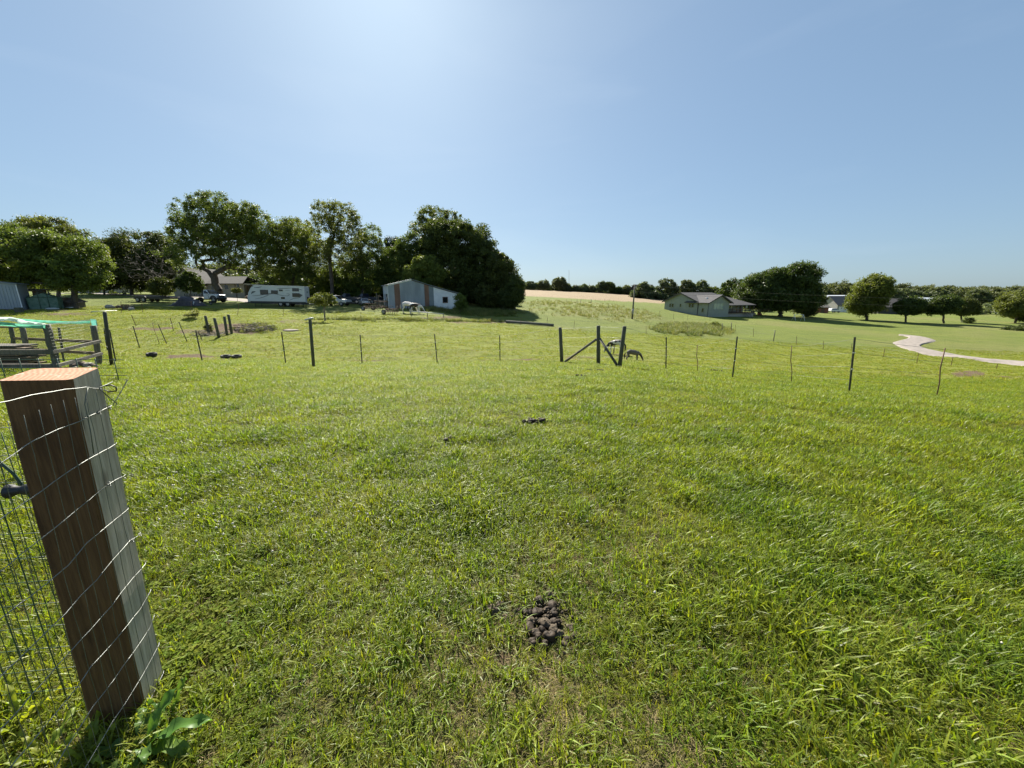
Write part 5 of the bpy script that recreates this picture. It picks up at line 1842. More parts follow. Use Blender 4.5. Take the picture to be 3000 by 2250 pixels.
def pickup(label, loc, rz, paint, flatbed=True, sc=1.0):
    root = thing('pickup_truck', label, 'pickup truck', loc, rz)
    root.scale = (sc, sc, sc)
    mb = MB()
    body = [(-0.1, 0.55), (1.95, 0.55), (1.98, 0.75), (2.02, 1.05), (1.9, 1.18), (1.2, 1.26), (0.75, 1.3), (-0.1, 1.3)]
    mb.prism([(x + 1.0, z) for x, z in body], -0.95, 0.95)
    mb.build('body', M[paint], root, 0.05)
    gh = [(0.9, 1.3), (1.85, 1.3), (1.35, 1.88), (1.0, 1.9), (0.9, 1.86)]
    v, f = inset(gh, 0.93, 0.74)
    mb = MB(); mb.add(v, f); mb.build('cab', M[paint], root, 0.04)
    side_glass(root, [(1.0, 1.36), (1.68, 1.36), (1.30, 1.80), (1.02, 1.81)], 0.93, 0.74, 1.3, 1.9)
    w = MB(); w.add([(1.83, -.80, 1.34), (1.83, .80, 1.34), (1.40, .66, 1.86), (1.40, -.66, 1.86), (1.87, -.80, 1.34), (1.87, .80, 1.34), (1.43, .66, 1.86), (1.43, -.66, 1.86)],
                     [(0, 1, 2, 3), (4, 5, 6, 7), (0, 1, 5, 4), (1, 2, 6, 5), (2, 3, 7, 6), (3, 0, 4, 7)]); w.build('windscreen', M['glass'], root)
    mb = MB(); mb.box(3.0, 3.12, -.9, .9, 0.5, 0.78); mb.build('bumper', M['trim_dark'], root, .03)
    mb = MB(); mb.box(3.0, 3.04, -.55, .55, 0.82, 1.10); mb.build('grille', M['black'], root)
    for s in (-1, 1):
        mb = MB(); mb.box(2.95, 3.045, s * .75 - .15, s * .75 + .15, 0.88, 1.08); mb.build('headlight', M['silver'], root)
        mb = MB(); mb.box(1.55, 1.75, s * 1.02 - .08, s * 1.02 + .08, 1.38, 1.56); mb.build('mirror', M['black'], root)
        mb = MB(); mb.tube([(2.45 + .52 * math.cos(a), s * .955, 0.50 + .52 * math.sin(a)) for a in np.linspace(.1, 3.04, 9)], 0.06, 6); mb.build('wheel_arch', M['trim_dark'], root)
        mb = MB(); mb.box(1.35, 1.5, s * .955 - .012, s * .955 + .012, 1.12, 1.16); mb.build('door_handle', M['black'], root)
        mb = MB(); mb.tube([(2.45 + .44 * math.cos(a), s * .90, 0.45 + .46 * math.sin(a)) for a in np.linspace(0, 3.14, 9)], 0.09, 6); mb.build('wheel_well', M['black'], root)
    if flatbed:
        mb = MB(); mb.box(-2.0, 0.85, -1.1, 1.1, 0.92, 1.06); mb.build('flatbed', M['trim_dark'], root, .01)
        mb = MB()
        for x in np.linspace(-1.95, 0.8, 8):
            mb.box(x - .03, x + .03, -1.1, -1.05, 1.06, 1.28); mb.box(x - .03, x + .03, 1.05, 1.1, 1.06, 1.28)
        mb.box(-2, .85, -1.1, -1.06, 1.24, 1.32); mb.box(-2, .85, 1.06, 1.1, 1.24, 1.32)
        mb.build('stake_sides', M['trim_dark'], root)
        mb = MB(); mb.box(0.78, 0.86, -.95, .95, 1.06, 1.85); mb.build('headboard', M['trim_dark'], root)
    else:
        mb = MB(); mb.prism([(-2.2, 0.55), (0.86, 0.55), (0.86, 1.28), (-2.2, 1.25)], -0.95, 0.95); mb.build('cargo_bed', M[paint], root, .04)
    mb = MB(); mb.box(-2.0, 2.9, -.5, .5, 0.42, 0.58); mb.build('chassis', M['black'], root)
    for x in (-1.25, 2.45):
        for s in (-1, 1):
            wheel(root, x, s * 0.86, 0.40, 0.41, 0.26, s)
    return root


def suv(label, loc, rz, paint, sc=1.0, name='parked_car', cat='car'):
    root = thing(name, label, cat, loc, rz)
    root.scale = (sc, sc, sc)
    mb = MB(); mb.prism([(-2.2, 0.4), (2.25, 0.4), (2.32, 0.7), (2.2, 0.92), (1.2, 1.05), (-2.2, 1.08), (-2.3, 0.75)], -0.92, 0.92)
    mb.build('body', M[paint], root, .07)
    v, f = inset([(-2.15, 1.04), (1.15, 1.04), (0.35, 1.62), (-0.3, 1.70), (-1.7, 1.66), (-2.05, 1.45)], 0.9, 0.68)
    mb = MB(); mb.add(v, f); mb.build('cabin', M[paint], root, .05)
    side_glass(root, [(-0.45, 1.12), (0.95, 1.12), (0.3, 1.55), (-0.45, 1.60)], .9, .68, 1.04, 1.70)
    side_glass(root, [(-1.9, 1.14), (-0.55, 1.12), (-0.55, 1.60), (-1.65, 1.58)], .9, .68, 1.04, 1.70)
    w = MB(); w.add([(1.13, -.78, 1.08), (1.13, .78, 1.08), (.42, .62, 1.60), (.42, -.62, 1.60), (1.17, -.78, 1.08), (1.17, .78, 1.08), (.46, .62, 1.60), (.46, -.62, 1.60)],
                     [(0, 1, 2, 3), (4, 5, 6, 7), (0, 1, 5, 4), (1, 2, 6, 5), (2, 3, 7, 6), (3, 0, 4, 7)]); w.build('windscreen', M['glass'], root)
    mb = MB(); mb.box(2.2, 2.34, -.8, .8, .38, .6); mb.build('bumper', M['trim_dark'], root, .03)
    for s in (-1, 1):
        mb = MB(); mb.box(2.1, 2.27, s * .72 - .14, s * .72 + .14, .74, .88); mb.build('headlight', M['silver'], root)
        mb = MB(); mb.box(-2.1, 2.1, s * .93 - .01, s * .93 + .01, .42, .55); mb.build('sill', M['trim_dark'], root)
        for x in (-1.4, 1.45):
            wheel(root, x, s * .83, .34, .35, .22, s)
    return root


# camper trailer
CL = st(822, 62.5)
rv = thing('camper_trailer', 'white travel trailer with dark swoosh stripes parked on the gravel', 'camper', CL + Vector((0, 0, .05)), math.radians(11))
rv.rotation_euler = (0, math.radians(1.3), math.radians(11))
RVL = 4.1
prof = [(-RVL + .55, .55), (RVL, .55), (RVL, 2.95), (RVL - .1, 3.05), (-RVL + 1.2, 3.1), (-RVL + .65, 2.8), (-RVL + .2, 2.0), (-RVL, 1.3), (-RVL + .02, .9), (-RVL + .2, .65)]
mb = MB(); mb.prism(prof, -1.2, 1.2); mb.build('body', M['rv_white'], rv, .05)
mb = MB(); mb.box(-RVL + .9, RVL - .03, -1.23, 1.23, 3.06, 3.14); mb.build('roof', M['white'], rv, .02)
mb = MB(); mb.box(-RVL + .35, RVL + .02, -1.215, -1.19, .50, .74); mb.build('skirt', M['trim_dark'], rv)
mb = MB(); mb.box(-RVL + .3, RVL, -.9, .9, .38, .52); mb.build('chassis', M['black'], rv)


def rvx(px): return (px - 747) / (885 - 747) * 2 * RVL - RVL
def rvz(py): return 3.05 - (py - 845) / 50 * 2.55


for (a, b, c, d) in ((779, 857, 797, 870), (805, 858, 820, 867), (824, 855, 832, 859), (856, 850, 871, 858.5), (855, 865, 872, 875.5), (827, 877.5, 835, 882)):
    w = MB(); x0, x1, z0, z1 = rvx(a), rvx(c), rvz(d), rvz(b)
    w.box(x0, x1, -1.225, -1.19, z0, z1); wo_ = w.build('window', M['glass'], rv)
    fr = MB()
    for (p, q, r_, s_) in ((x0 - .03, x1 + .03, z0 - .03, z0), (x0 - .03, x1 + .03, z1, z1 + .03), (x0 - .03, x0, z0, z1), (x1, x1 + .03, z0, z1)):
        fr.box(p, q, -1.228, -1.19, r_, s_)
    fr.build('frame', M['trim_dark'], wo_)
mb = MB(); mb.add([(rvx(872), -1.21, rvz(865.5)), (rvx(880), -1.21, rvz(870)), (rvx(872), -1.21, rvz(875.5))], [(0, 1, 2)]); mb.build('decal', M['stripe'], rv)


def swoosh(pts, w0, w1):
    n = 14; mb = MB(); vs = []
    ctrl = [(rvx(a), rvz(b)) for a, b in pts]
    L = len(ctrl) - 1
    for i in range(n + 1):
        t = i / n * L; k = min(int(t), L - 1); q = t - k
        p0 = ctrl[max(k - 1, 0)]; p1 = ctrl[k]; p2 = ctrl[k + 1]; p3 = ctrl[min(k + 2, L)]
        x, z = [0.5 * ((2 * b) + (-a + c) * q + (2 * a - 5 * b + 4 * c - d) * q * q + (-a + 3 * b - 3 * c + d) * q ** 3) for a, b, c, d in zip(p0, p1, p2, p3)]
        w = (w0 + (w1 - w0) * math.sin(math.pi * i / n))
        vs += [(x, -1.212, z - w / 2), (x, -1.212, z + w / 2), (x, -1.205, z - w / 2), (x, -1.205, z + w / 2)]
    fs = [(4 * i, 4 * i + 4, 4 * i + 5, 4 * i + 1) for i in range(n)] + [(4 * i + 1, 4 * i + 5, 4 * i + 7, 4 * i + 3) for i in range(n)]
    mb.add(vs, fs); mb.build('decal', M['stripe'], rv)


swoosh([(758, 875), (775, 873), (793, 869), (803, 867), (815, 868), (828, 872), (840, 873)], .03, .10)
swoosh([(765, 884), (780, 880), (795, 873), (806, 867.5)], .02, .07)
swoosh([(818, 853), (835, 851), (855, 850)], .02, .08)
swoosh([(871, 852), (880, 855)], .02, .08)
swoosh([(757, 870), (760, 865), (768, 862)], .03, .26)
swoosh([(765, 851), (775, 850), (785, 847)], .02, .10)
swoosh([(845, 887), (858, 880), (870, 878), (878, 872)], .02, .08)
swoosh([(838, 857), (850, 857)], .02, .04)
swoosh([(840, 866), (848, 868), (843, 873), (830, 872)], .02, .07)
mb = MB(); mb.box(RVL, RVL + .02, -.2, .25, 2.1, 2.4); mb.build('rear_window', M['glass_pale'], rv)
mb = MB(); mb.box(RVL + .0, RVL + .22, -.35, .35, .8, 1.5); mb.build('spare_wheel', M['tyre'], rv, .05)
mb = MB(); mb.box(RVL - .02, RVL + .12, -1.15, 1.15, .5, .62); mb.build('rear_bumper', M['trim_dark'], rv)
for x in (.45, 1.45):
    for s in (-1, 1):
        wheel(rv, x, s * 1.02, .36, .38, .24, s)
mb = MB()
for s in (-1, 1):
    mb.tube([(-RVL + .5, s * .8, .48), (-RVL - .95, 0, .48)], .05, 6)
mb.build('tow_bar', M['black'], rv)
mb = MB(); mb.tube([(-RVL - .3, 0, .55), (-RVL - .3, 0, 1.0)], .19, 12); mb.build('gas_bottle', M['white'], rv)
for x in (-3.2, -2.3, 2.9, 3.7):
    mb = MB(); mb.tube([(x, -1.0, .5), (x, -1.0, -.12)], .035, 6); mb.build('jack', M['black'], rv)

pickup('white single cab pickup with dark flatbed in front of the cream house', st(598, 67) + Vector((0, 0, 0.02)), math.radians(-4), 'white', True, 1.1)
suv('silver white car partly hidden behind the young tree', st(985, 67) + Vector((0, 0, .02)), math.radians(-8), 'silver', 1.05)
pickup('dark pickup parked just right of the silver car', st(1035, 74) + Vector((0, 0, .02)), math.radians(172), 'navy', False, 1.0)
pickup('dark blue pickup nosing into the trees left of the barn', st(1085, 75) + Vector((0, 0, .02)), math.radians(160), 'navy', False, 1.0)
suv('old small grey car between the dark pickups and the barn', st(1068, 70) + Vector((0, 0, .02)), math.radians(-60), 'silver', 0.75)

# flat utility trailer behind the white pickup
ft = thing('flat_trailer', 'long low black flatbed trailer hitched behind the white pickup', 'trailer', st(455, 66), math.radians(-4))
mb = MB(); mb.box(-2.6, 3.8, -1.05, 1.05, .62, .76); mb.build('deck', M['deck'], ft)
mb = MB(); mb.box(-2.6, 3.8, -1.1, -1.05, .5, .8); mb.box(-2.6, 3.8, 1.05, 1.1, .5, .8); mb.tube([(3.8, -.9, .6), (5.6, 0, .6)], .06, 6); mb.tube([(3.8, .9, .6), (5.6, 0, .6)], .06, 6); mb.build('frame', M['black'], ft)
mb = MB(); mb.box(-4.3, -2.6, -1.0, 1.0, .60, .68); mb.build('ramp', M['wood_grey'], ft)
for s in (-1, 1):
    mb = MB(); mb.prism([(-2.3, .62), (-2.15, .98), (-.35, .98), (-.1, .62)], s * 1.2 - .13, s * 1.2 + .13); mb.build('fender', M['black'], ft, .02)
    wheel(ft, -1.75, s * 1.17, .4, .4, .22, s); wheel(ft, -.75, s * 1.17, .4, .4, .22, s)
mb = MB(); mb.box(.2, 1.8, -.8, .8, .77, .98); mb.build('load', M['black'], ft, .02)

# tarp covered machine in front of the truck bed
r = random.Random(3)
g = gp(553, 896)
tm = thing('tarp_heap', 'dark tarp covered machine in front of the flatbed pickup', 'tarp', g)
V = []; F = []
nx_, ny_ = 26, 12
for j in range(ny_ + 1):
    for i in range(nx_ + 1):
        x = -2.3 + 4.6 * i / nx_; y = -1.0 + 2.0 * j / ny_
        e = max(0, 1 - abs(y) ** 4) * min(1, max(0, (1 - abs(x / 2.3) ** 5)))
        prof_ = 0.5 + 0.65 * math.exp(-((x - .2) / 1.1) ** 2) + .35 * math.exp(-((x + .7) / .4) ** 2)
        V.append((x + r.uniform(-.05, .05), y, prof_ * e * 1.15 + r.uniform(-.05, .05) * e + .02))
for j in range(ny_):
    for i in range(nx_):
        a = j * (nx_ + 1) + i; F.append((a, a + 1, a + nx_ + 2, a + nx_ + 1))
mb = MB(); mb.add(V, F, True); mb.build('tarp', M['tarp'], tm)
mb = MB(); mb.tube([(1.6, -1.05, .2), (1.75, -1.05, .65)], .05, 6); mb.build('strut', M['white'], tm)
# small dark machine with handle standing beside the truck door
g = gp(622, 893)
sm = thing('hand_tiller', 'small upright machine with a handle in front of the truck door', 'tiller', g)
mb = MB(); mb.box(-.35, .35, -.25, .25, .25, .6); mb.build('engine', M['black'], sm, .03)
mb = MB(); mb.tube([(-.2, 0, .5), (-.45, 0, 1.5), (-.1, 0, 1.7)], .03, 6); mb.tube([(.2, 0, .5), (.15, 0, 1.35)], .03, 6); mb.build('handle', M['black'], sm)
wheel(sm, 0, -.22, .2, .2, .1, -1)
# junk on the left lawn
g = gp(377, 906)
jb = thing('metal_crate', 'rusty crate standing on the yard grass left of the long tree shade', 'crate', g)
for (x0, x1, z0, z1) in ((-.5, .5, .0, .1), (-.5, .5, .55, .65), (-.5, -.42, .1, .55), (.42, .5, .1, .55), (-.1, -.02, .1, .55), (.15, .23, .1, .55)):
    mb = MB(); mb.box(x0, x1, -.35, -.3, z0 + .02, z1 + .02); mb.build('slat', M['rust'], jb)
mb = MB(); mb.box(-.45, .45, -.28, .35, .03, .5); mb.build('box', M['wood_grey'], jb)
for (px, Y, s, m, lab) in ((322, 903, .42, 'stone', 'pale boulder on the yard grass, leftmost of the junk row'), (350, 902, .33, 'soil', 'dark clod in the middle of the junk row'), (386, 909, .3, 'stone', 'low stone in front of the rusty crate')):
    g = gp(px, Y); mb = MB(); mb.ball((0, 0, s * .5), (s * 1.2, s, s * .7), 9, 6, .15, random.Random(px)); o = mb.build('boulder', M[m]); o.location = g; tag(o, lab, 'stone')
# pale pole lying in the pasture, left
def lying(name, label, a, b, r_, m, cat='pole', posts=0, lift=0.0):
    A = gp(*a); B = gp(*b); root = thing(name, label, cat, A)
    p0 = Vector((0, 0, r_ * .9 + lift)); p1 = B - A + Vector((0, 0, r_ * .9 + lift))
    mb = MB(); mb.tube([p0, p0.lerp(p1, .5) + Vector((0, 0, .02)), p1], r_, 10, smooth=True); mb.build('shaft', M[m], root)
    for k in range(posts):
        q = p0.lerp(p1, k / max(posts - 1, 1)); mb = MB(); mb.tube([(q.x, q.y, q.z - lift - .2), q], .05, 6); mb.build('leg', M['wood_grey'], root)


lying('pale_pole', 'thin white pole lying in the grass behind the pipe post', (268, 916), (342, 911), .07, 'pipe')
lying('feed_trough', 'long pale trough beam lying in the pasture right of the barn', (1482, 946), (1622, 957), .2, 'wood_grey', 'trough')
lying('hitch_rail', 'pale horizontal rail on short posts in front of the horses', (1205, 926), (1300, 932), .06, 'pipe', 'rail', 3, 0.55)
lying('pale_pole', 'second shorter pale pole on the soil below the hitch rail', (1242, 933), (1290, 935), .05, 'pipe')
g = gp(851, 967); mb = MB(); mb.ball((0, 0, 0.02), (.75, .55, .07), 12, 6, .1, random.Random(2)); o = mb.build('flat_stone', M['gravel']); o.location = g; tag(o, 'flat pale stone in the pasture left of the barn', 'stone')


# farm implements left of the barn
def implement(label, px, Y, w, hgt, seed, cat='farm implement', wh=True):
    r = random.Random(seed); g = st(px, Y)
    root = thing('farm_implement', label, cat, g, r.uniform(-.3, .3))
    mb = MB()
    for z in (.35, .6, hgt * .6):
        mb.tube([(-w / 2, 0, z), (w / 2, 0, z + r.uniform(-.15, .15))], .045, 5)
    mb.tube([(-w / 2, -.5, .35), (w / 2, -.5, .4)], .045, 5)
    for k in range(4):
        x = -w / 2 + w * k / 3
        mb.tube([(x, 0, .35), (x, -.5, .35)], .04, 5)
    mb.build('frame', M['rust'], root)
    for k in range(6):
        x = -w / 2 + w * (k + .5) / 6
        mb = MB(); mb.tube([(x, -.3, .7), (x + .1, -.45, .4), (x - .05, -.3, .05)], .035, 5); mb.build('tine', M['rust'] if k % 2 else M['wood_grey'], root)
    mb = MB(); mb.tube([(-w * .2, 0, .5), (-w * .15, 0, hgt), (w * .1, 0, hgt * .85)], .045, 5); mb.tube([(w * .25, -.2, .4), (w * .45, -.2, hgt * .9)], .05, 5); mb.build('lever', M['wood_grey'], root)
    if wh:
        wheel(root, -w / 2 - .1, -.4, .32, .33, .16, -1)
    return root


implement('rusty harrow frame with a wheel, leftmost of the old implements by the barn', 1088, 59, 2.0, 1.7, 1)
implement('tall rusty implement with upright levers near the barn corner', 1118, 61, 2.2, 2.2, 2)
implement('low rusty seat frame implement in front of the barn wall', 1150, 55, 2.0, 1.2, 3)
mb = MB(); g = st(1128, 66); root = thing('lumber_rack', 'rack of grey boards against the left side of the barn', 'lumber', g)
for k in range(7):
    q = MB(); q.tube([(-1.5, -.2 * (k % 2), .3 + k * .14), (1.6, -.1, .35 + k * .15)], .05, 4); q.build('board', M['wood_grey'], root)
for x in (-1.3, 1.2):
    q = MB(); q.box(x - .06, x + .06, .02, .12, 0, 2.4); q.build('upright', M['wood_grey'], root)

# ------------------------------------------------------------------ barn
BA = st(1141, 64.5); BA.z += 0.0
bz = math.radians(23)
barn = thing('metal_barn', 'grey ribbed metal barn with rust brown strips and white lean-to', 'barn', BA, bz)
BW, KX, PX = 11.9, 6.7, 3.8
EH, PH, KH, RH = 3.75, 4.65, 3.75, 2.35


def roof_z(x):
    if x < PX: return EH + (PH - EH) * x / PX
    if x < KX: return PH + (KH - PH) * (x - PX) / (KX - PX)
    return KH + (RH - KH) * (x - KX) / (BW - KX)


DEP = 9.0
edges = [0, .95, 1.85, 2.75, 3.6, PX + .5, 5.1, 5.85, 6.6, 7.4, 8.3, 9.2, 10.1, 11.0, BW]
cols = ['metal_gray', 'metal_rust', 'metal_gray', 'metal_gray', 'metal_gray', 'metal_gray', 'metal_gray', 'metal_rust', 'metal_dark', 'metal_white', 'metal_white', 'metal_white', 'metal_white', 'metal_white']
WX0, WX1, WZ0, WZ1 = 8.95, 9.75, .85, 1.75
for i in range(len(edges) - 1):
    a, b = edges[i], edges[i + 1]
    mb = MB()
    prf = [(a + .004, -.9), (b - .004, -.9), (b - .004, roof_z(b) - .02)]
    if a < PX < b: prf.append((PX, PH - .02))
    prf.append((a + .004, roof_z(a) - .02))
    mb.prism(prf, 0, .05)
    k = 4
    for j in range(k):
        x = a + (b - a) * (j + .5) / k
        mb.prism([(x - .035, -.85), (x + .035, -.85), (x + .035, roof_z(x + .035) - .04), (x - .035, roof_z(x - .035) - .04)], -.028, 0.002)
    mb.build('panel', M[cols[i]], barn)
w = MB(); w.box(WX0, WX1, -.05, -.03, WZ0, WZ1); w = w.build('window', M['glass'], barn)
fr = MB()
for (x0, x1, z0, z1) in ((WX0 - .06, WX1 + .06, WZ0 - .07, WZ0), (WX0 - .06, WX1 + .06, WZ1, WZ1 + .06), (WX0 - .06, WX0, WZ0, WZ1), (WX1, WX1 + .06, WZ0, WZ1)):
    fr.box(x0, x1, -.07, -.03, z0, z1)
fr.build('frame', M['metal_rust'], w)
# left side wall with an open doorway
for i in range(10):
    y0, y1 = .05 + i * .9, .05 + (i + 1) * .9 - .008
    z0 = 2.3 if 2 <= i <= 7 and i not in (5,) else -.9
    mb = MB(); mb.box(0, .05, y0, y1, z0, EH - .03)
    for q in (.25, .65): mb.box(-.025, .002, y0 + q - .03, y0 + q + .03, z0 + .02, EH - .05)
    mb.build('side_panel', M['metal_white'], barn)
mb = MB(); mb.box(.6, .7, .06, 9, -.9, 3.4); mb.build('inner_wall', M['trim_dark'], barn)
for (x0, x1) in ((-.25, PX), (PX, KX), (KX, BW + .25)):
    z0, z1 = roof_z(max(x0, 0)) - (.06 if x0 < 0 else 0), roof_z(min(x1, BW)) - (.06 if x1 > BW else 0)
    mb = MB(); v = []
    for y in (-.2, DEP + .2):
        v += [(x0, y, z0 + .0), (x1, y, z1 + .0), (x1, y, z1 + .07), (x0, y, z0 + .07)]
    mb.add(v, [(0, 1, 2, 3), (7, 6, 5, 4), (0, 4, 5, 1), (1, 5, 6, 2), (2, 6, 7, 3), (3, 7, 4, 0)])
    mb.build('roof', M['metal_white'] if x0 < 0 else M['metal_dark'], barn)
mb = MB(); v = []
for (x, z) in ((0, EH), (PX, PH), (KX, KH), (BW, RH)):
    pass
mb.prism([(0, EH - .17), (PX, PH - .17), (PX, PH - .03), (0, EH - .03)], -.08, -.03); mb.build('fascia', M['metal_white'], barn)
mb = MB(); mb.prism([(PX, PH - .15), (KX, KH - .15), (KX, KH - .03), (PX, PH - .03)], -.08, -.03); mb.prism([(KX, KH - .15), (BW, RH - .15), (BW, RH - .03), (KX, KH - .03)], -.08, -.03); mb.build('fascia', M['trim_dark'], barn)
mb = MB(); mb.box(BW - .05, BW, .05, DEP, -.9, RH - .03); mb.box(0, BW, DEP, DEP + .05, -.9, 2.3); mb.build('back_wall', M['metal_white'], barn)

# left metal shed
sh = thing('metal_shed', 'blue grey ribbed metal shed cut by the left edge', 'shed', gp(66, 906), math.radians(24))
sh.scale = (1.25, 1.25, 1.28)
for i in range(8):
    mb = MB(); x1 = -i * .9; x0 = x1 - .894
    hz = 2.3 + .35 * min(1, (i + .5) * .9 / 3.0)
    mb.prism([(x0, -.6), (x1, -.6), (x1, 2.3 + .35 * min(1, -x1 / 3.0)), (x0, 2.3 + .35 * min(1, -x0 / 3.0))], 0, .05)
    for q in (.15, .37, .6, .8): mb.box(x0 + q - .03, x0 + q + .03, -.028, .002, -.5, hz - .2)
    mb.build('panel', M['metal_gray'], sh)
mb = MB(); mb.prism([(0.15, 2.28), (-3, 2.65), (-7.2, 2.65), (-7.2, 2.75), (-3, 2.76), (.15, 2.38)], -.15, 1.6); mb.build('roof', M['metal_dark'], sh)
mb = MB(); mb.box(-.05, 0.0, .05, 1.5, -.6, 2.28); mb.build('side_wall', M['metal_gray'], sh)
mb = MB(); mb.box(-.02, .06, -.05, 0, -.6, 2.3); mb.build('corner_trim', M['metal_white'], sh)
# lean-to with junk, tent greenhouse, low dark roofed coop
lt = thing('lean_to', 'low lean-to with a torn pale roof between shed and greenhouse', 'shed', gp(95, 902))
mb = MB(); mb.add([(-1.2, -.6, 2.15), (.6, -.7, 2.1), (.6, 1.6, 2.35), (-1.2, 1.6, 2.35), (-1.2, -.6, 2.20), (.6, -.7, 2.15), (.6, 1.6, 2.4), (-1.2, 1.6, 2.4)], [(0, 3, 2, 1), (4, 5, 6, 7), (0, 1, 5, 4), (1, 2, 6, 5), (2, 3, 7, 6), (3, 0, 4, 7)]); mb.build('roof', M['roof_pale'], lt)
mb = MB(); mb.add([(1.6, -.6, 2.12), (3.2, -.7, 2.3), (3.2, .9, 2.4), (1.6, .9, 2.2), (1.6, -.6, 2.17), (3.2, -.7, 2.35), (3.2, .9, 2.45), (1.6, .9, 2.25)], [(0, 3, 2, 1), (4, 5, 6, 7), (0, 1, 5, 4), (1, 2, 6, 5), (2, 3, 7, 6), (3, 0, 4, 7)]); mb.build('roof', M['roof_pale'], lt)
for x in (-1.1, -.3, .5, 1.7, 3.1):
    mb = MB(); mb.box(x - .06, x + .06, -.5, -.38, -.2, 2.1); mb.build('upright', M['wood_grey'], lt)
mb = MB(); mb.box(-1.2, .6, 1.4, 1.5, -.2, 2.3); mb.box(-1.0, -.2, 0, .8, -.1, .9); mb.box(-.1, .5, -.1, .7, -.1, .6); mb.build('clutter', M['deck'], lt)
mb = MB(); mb.box(-.75, -.45, -.4, -.1, -.1, 1.2); mb.build('barrel', M['roof_pale'], lt)
gh = thing('tent_greenhouse', 'small green film tent greenhouse left of the dark roofed coop', 'greenhouse', gp(147, 903), math.radians(28))
prf = [(-1.4, 0), (1.2, 0), (1.25, 1.4), (0, 1.95), (-1.45, 1.4)]
mb = MB(); v = []
NS = 7
for y in np.linspace(-1.0, 0.2, NS):
    v += [(x, y, z) for x, z in prf]
f = [(5 * i + a, 5 * i + (a + 1) % 5, 5 * i + 5 + (a + 1) % 5, 5 * i + 5 + a) for i in range(NS - 1) for a in range(1, 5)] + [(0, 1, 2, 3, 4), tuple(5 * (NS - 1) + a for a in range(5))]
mb.add(v, f); mb.build('film', M['green_film'], gh)
for (a, b) in (((-1.4, 0), (-1.45, 1.45)), ((-1.45, 1.45), (0, 2.15)), ((0, 2.15), (1.45, 1.45)), ((1.45, 1.45), (1.4, 0)), ((-1.45, 1.45), (1.45, 1.45)), ((-.4, 0), (-.4, 1.9)), ((.4, 0), (.4, 1.9))):
    mb = MB(); mb.tube([(a[0], -1.03, a[1]), (b[0], -1.03, b[1])], .03, 5); mb.build('pole', M['wire_green'], gh)
tr_ = thing('wire_shelf', 'white metal shelf rack beside the green greenhouse', 'shelf', gp(182, 899))
for z in (.5, .95, 1.35):
    mb = MB(); mb.box(-.4, .45, -.25, .25, z, z + .05); mb.build('shelf', M['white'], tr_)
for x in (-.4, .42):
    mb = MB(); mb.box(x - .03, x + .03, -.25, -.2, 0, 1.7); mb.build('leg', M['white'], tr_)
cp = thing('low_coop', 'low wooden coop with a dark shingle roof right of the greenhouse', 'coop', gp(212, 900), math.radians(-14))
mb = MB(); mb.box(-1.3, 1.0, -.8, .9, -.1, .75); mb.build('wall', M['wood_grey'], cp)
mb = MB(); mb.add([(-1.9, -1.0, .72), (.9, -1.1, .72), (.9, .1, 1.25), (-1.7, .1, 1.25), (-1.9, -1.0, .78), (.9, -1.1, .78), (.9, .1, 1.31), (-1.7, .1, 1.31)], [(0, 3, 2, 1), (4, 5, 6, 7), (0, 1, 5, 4), (1, 2, 6, 5), (2, 3, 7, 6), (3, 0, 4, 7)]); mb.build('roof', M['shingle_brown'], cp)
mb = MB(); mb.add([(.9, -1.1, .72), (2.0, -.6, .55), (1.6, .9, .72), (.9, .1, 1.25), (.9, -1.1, .78), (2.0, -.6, .61), (1.6, .9, .78), (.9, .1, 1.31)], [(0, 3, 2, 1), (4, 5, 6, 7), (0, 1, 5, 4), (1, 2, 6, 5), (2, 3, 7, 6), (3, 0, 4, 7)]); mb.build('roof', M['shingle_brown'], cp)
mb = MB(); mb.box(1.0, 1.7, -1.2, -.8, .02, .1); mb.build('ramp', M['white'], cp)
mb = MB(); g = gp(153, 905); mb.ball((0, 0, .05), (.9, .4, .14), 12, 6, .05, random.Random(1)); o = mb.build('upturned_sheet', M['pipe']); o.location = g; tag(o, 'pale green domed sheet lying in front of the greenhouse', 'sheet')
g = gp(58, 918); o = MB().box(-.28, .28, -.2, .2, 0, .55).build('wooden_box', M['wood_green']); o.location = g; tag(o, 'dark square box at the right foot of the metal shed', 'box')

# cream farmhouse behind the big tree
FH = st(512, 90)
fh = thing('cream_house', 'cream farmhouse with a pale roof behind the big forked tree', 'house', FH, math.radians(-6))
mb = MB(); mb.box(0, 7.5, 0, 8, -.5, 2.9); mb.prism([(0, 2.9), (7.5, 2.9), (3.6, 6.0)], 0.0, 8); mb.build('wall', M['cream'], fh)
for (x0, x1, z0, z1) in ((-.5, 3.6, 2.55, 6.1), (3.6, 8.0, 6.1, 2.55)):
    mb = MB(); v = []
    for y in (-.5, 8.4): v += [(x0, y, z0), (x1, y, z1), (x1, y, z1 + .12), (x0, y, z0 + .12)]
    mb.add(v, [(0, 1, 2, 3), (7, 6, 5, 4), (0, 4, 5, 1), (1, 5, 6, 2), (2, 6, 7, 3), (3, 7, 4, 0)]); mb.build('roof', M['roof_pale'], fh)
mb = MB(); mb.box(7.5, 16.5, 1.0, 7.5, -.5, 2.7); mb.build('wall', M['cream'], fh)
mb = MB(); v = [(7.2, .4, 2.62), (16.9, .4, 2.62), (15.2, 4.2, 4.3), (7.2, 4.2, 4.3), (7.2, .4, 2.72), (16.9, .4, 2.72), (15.2, 4.2, 4.4), (7.2, 4.2, 4.4)]
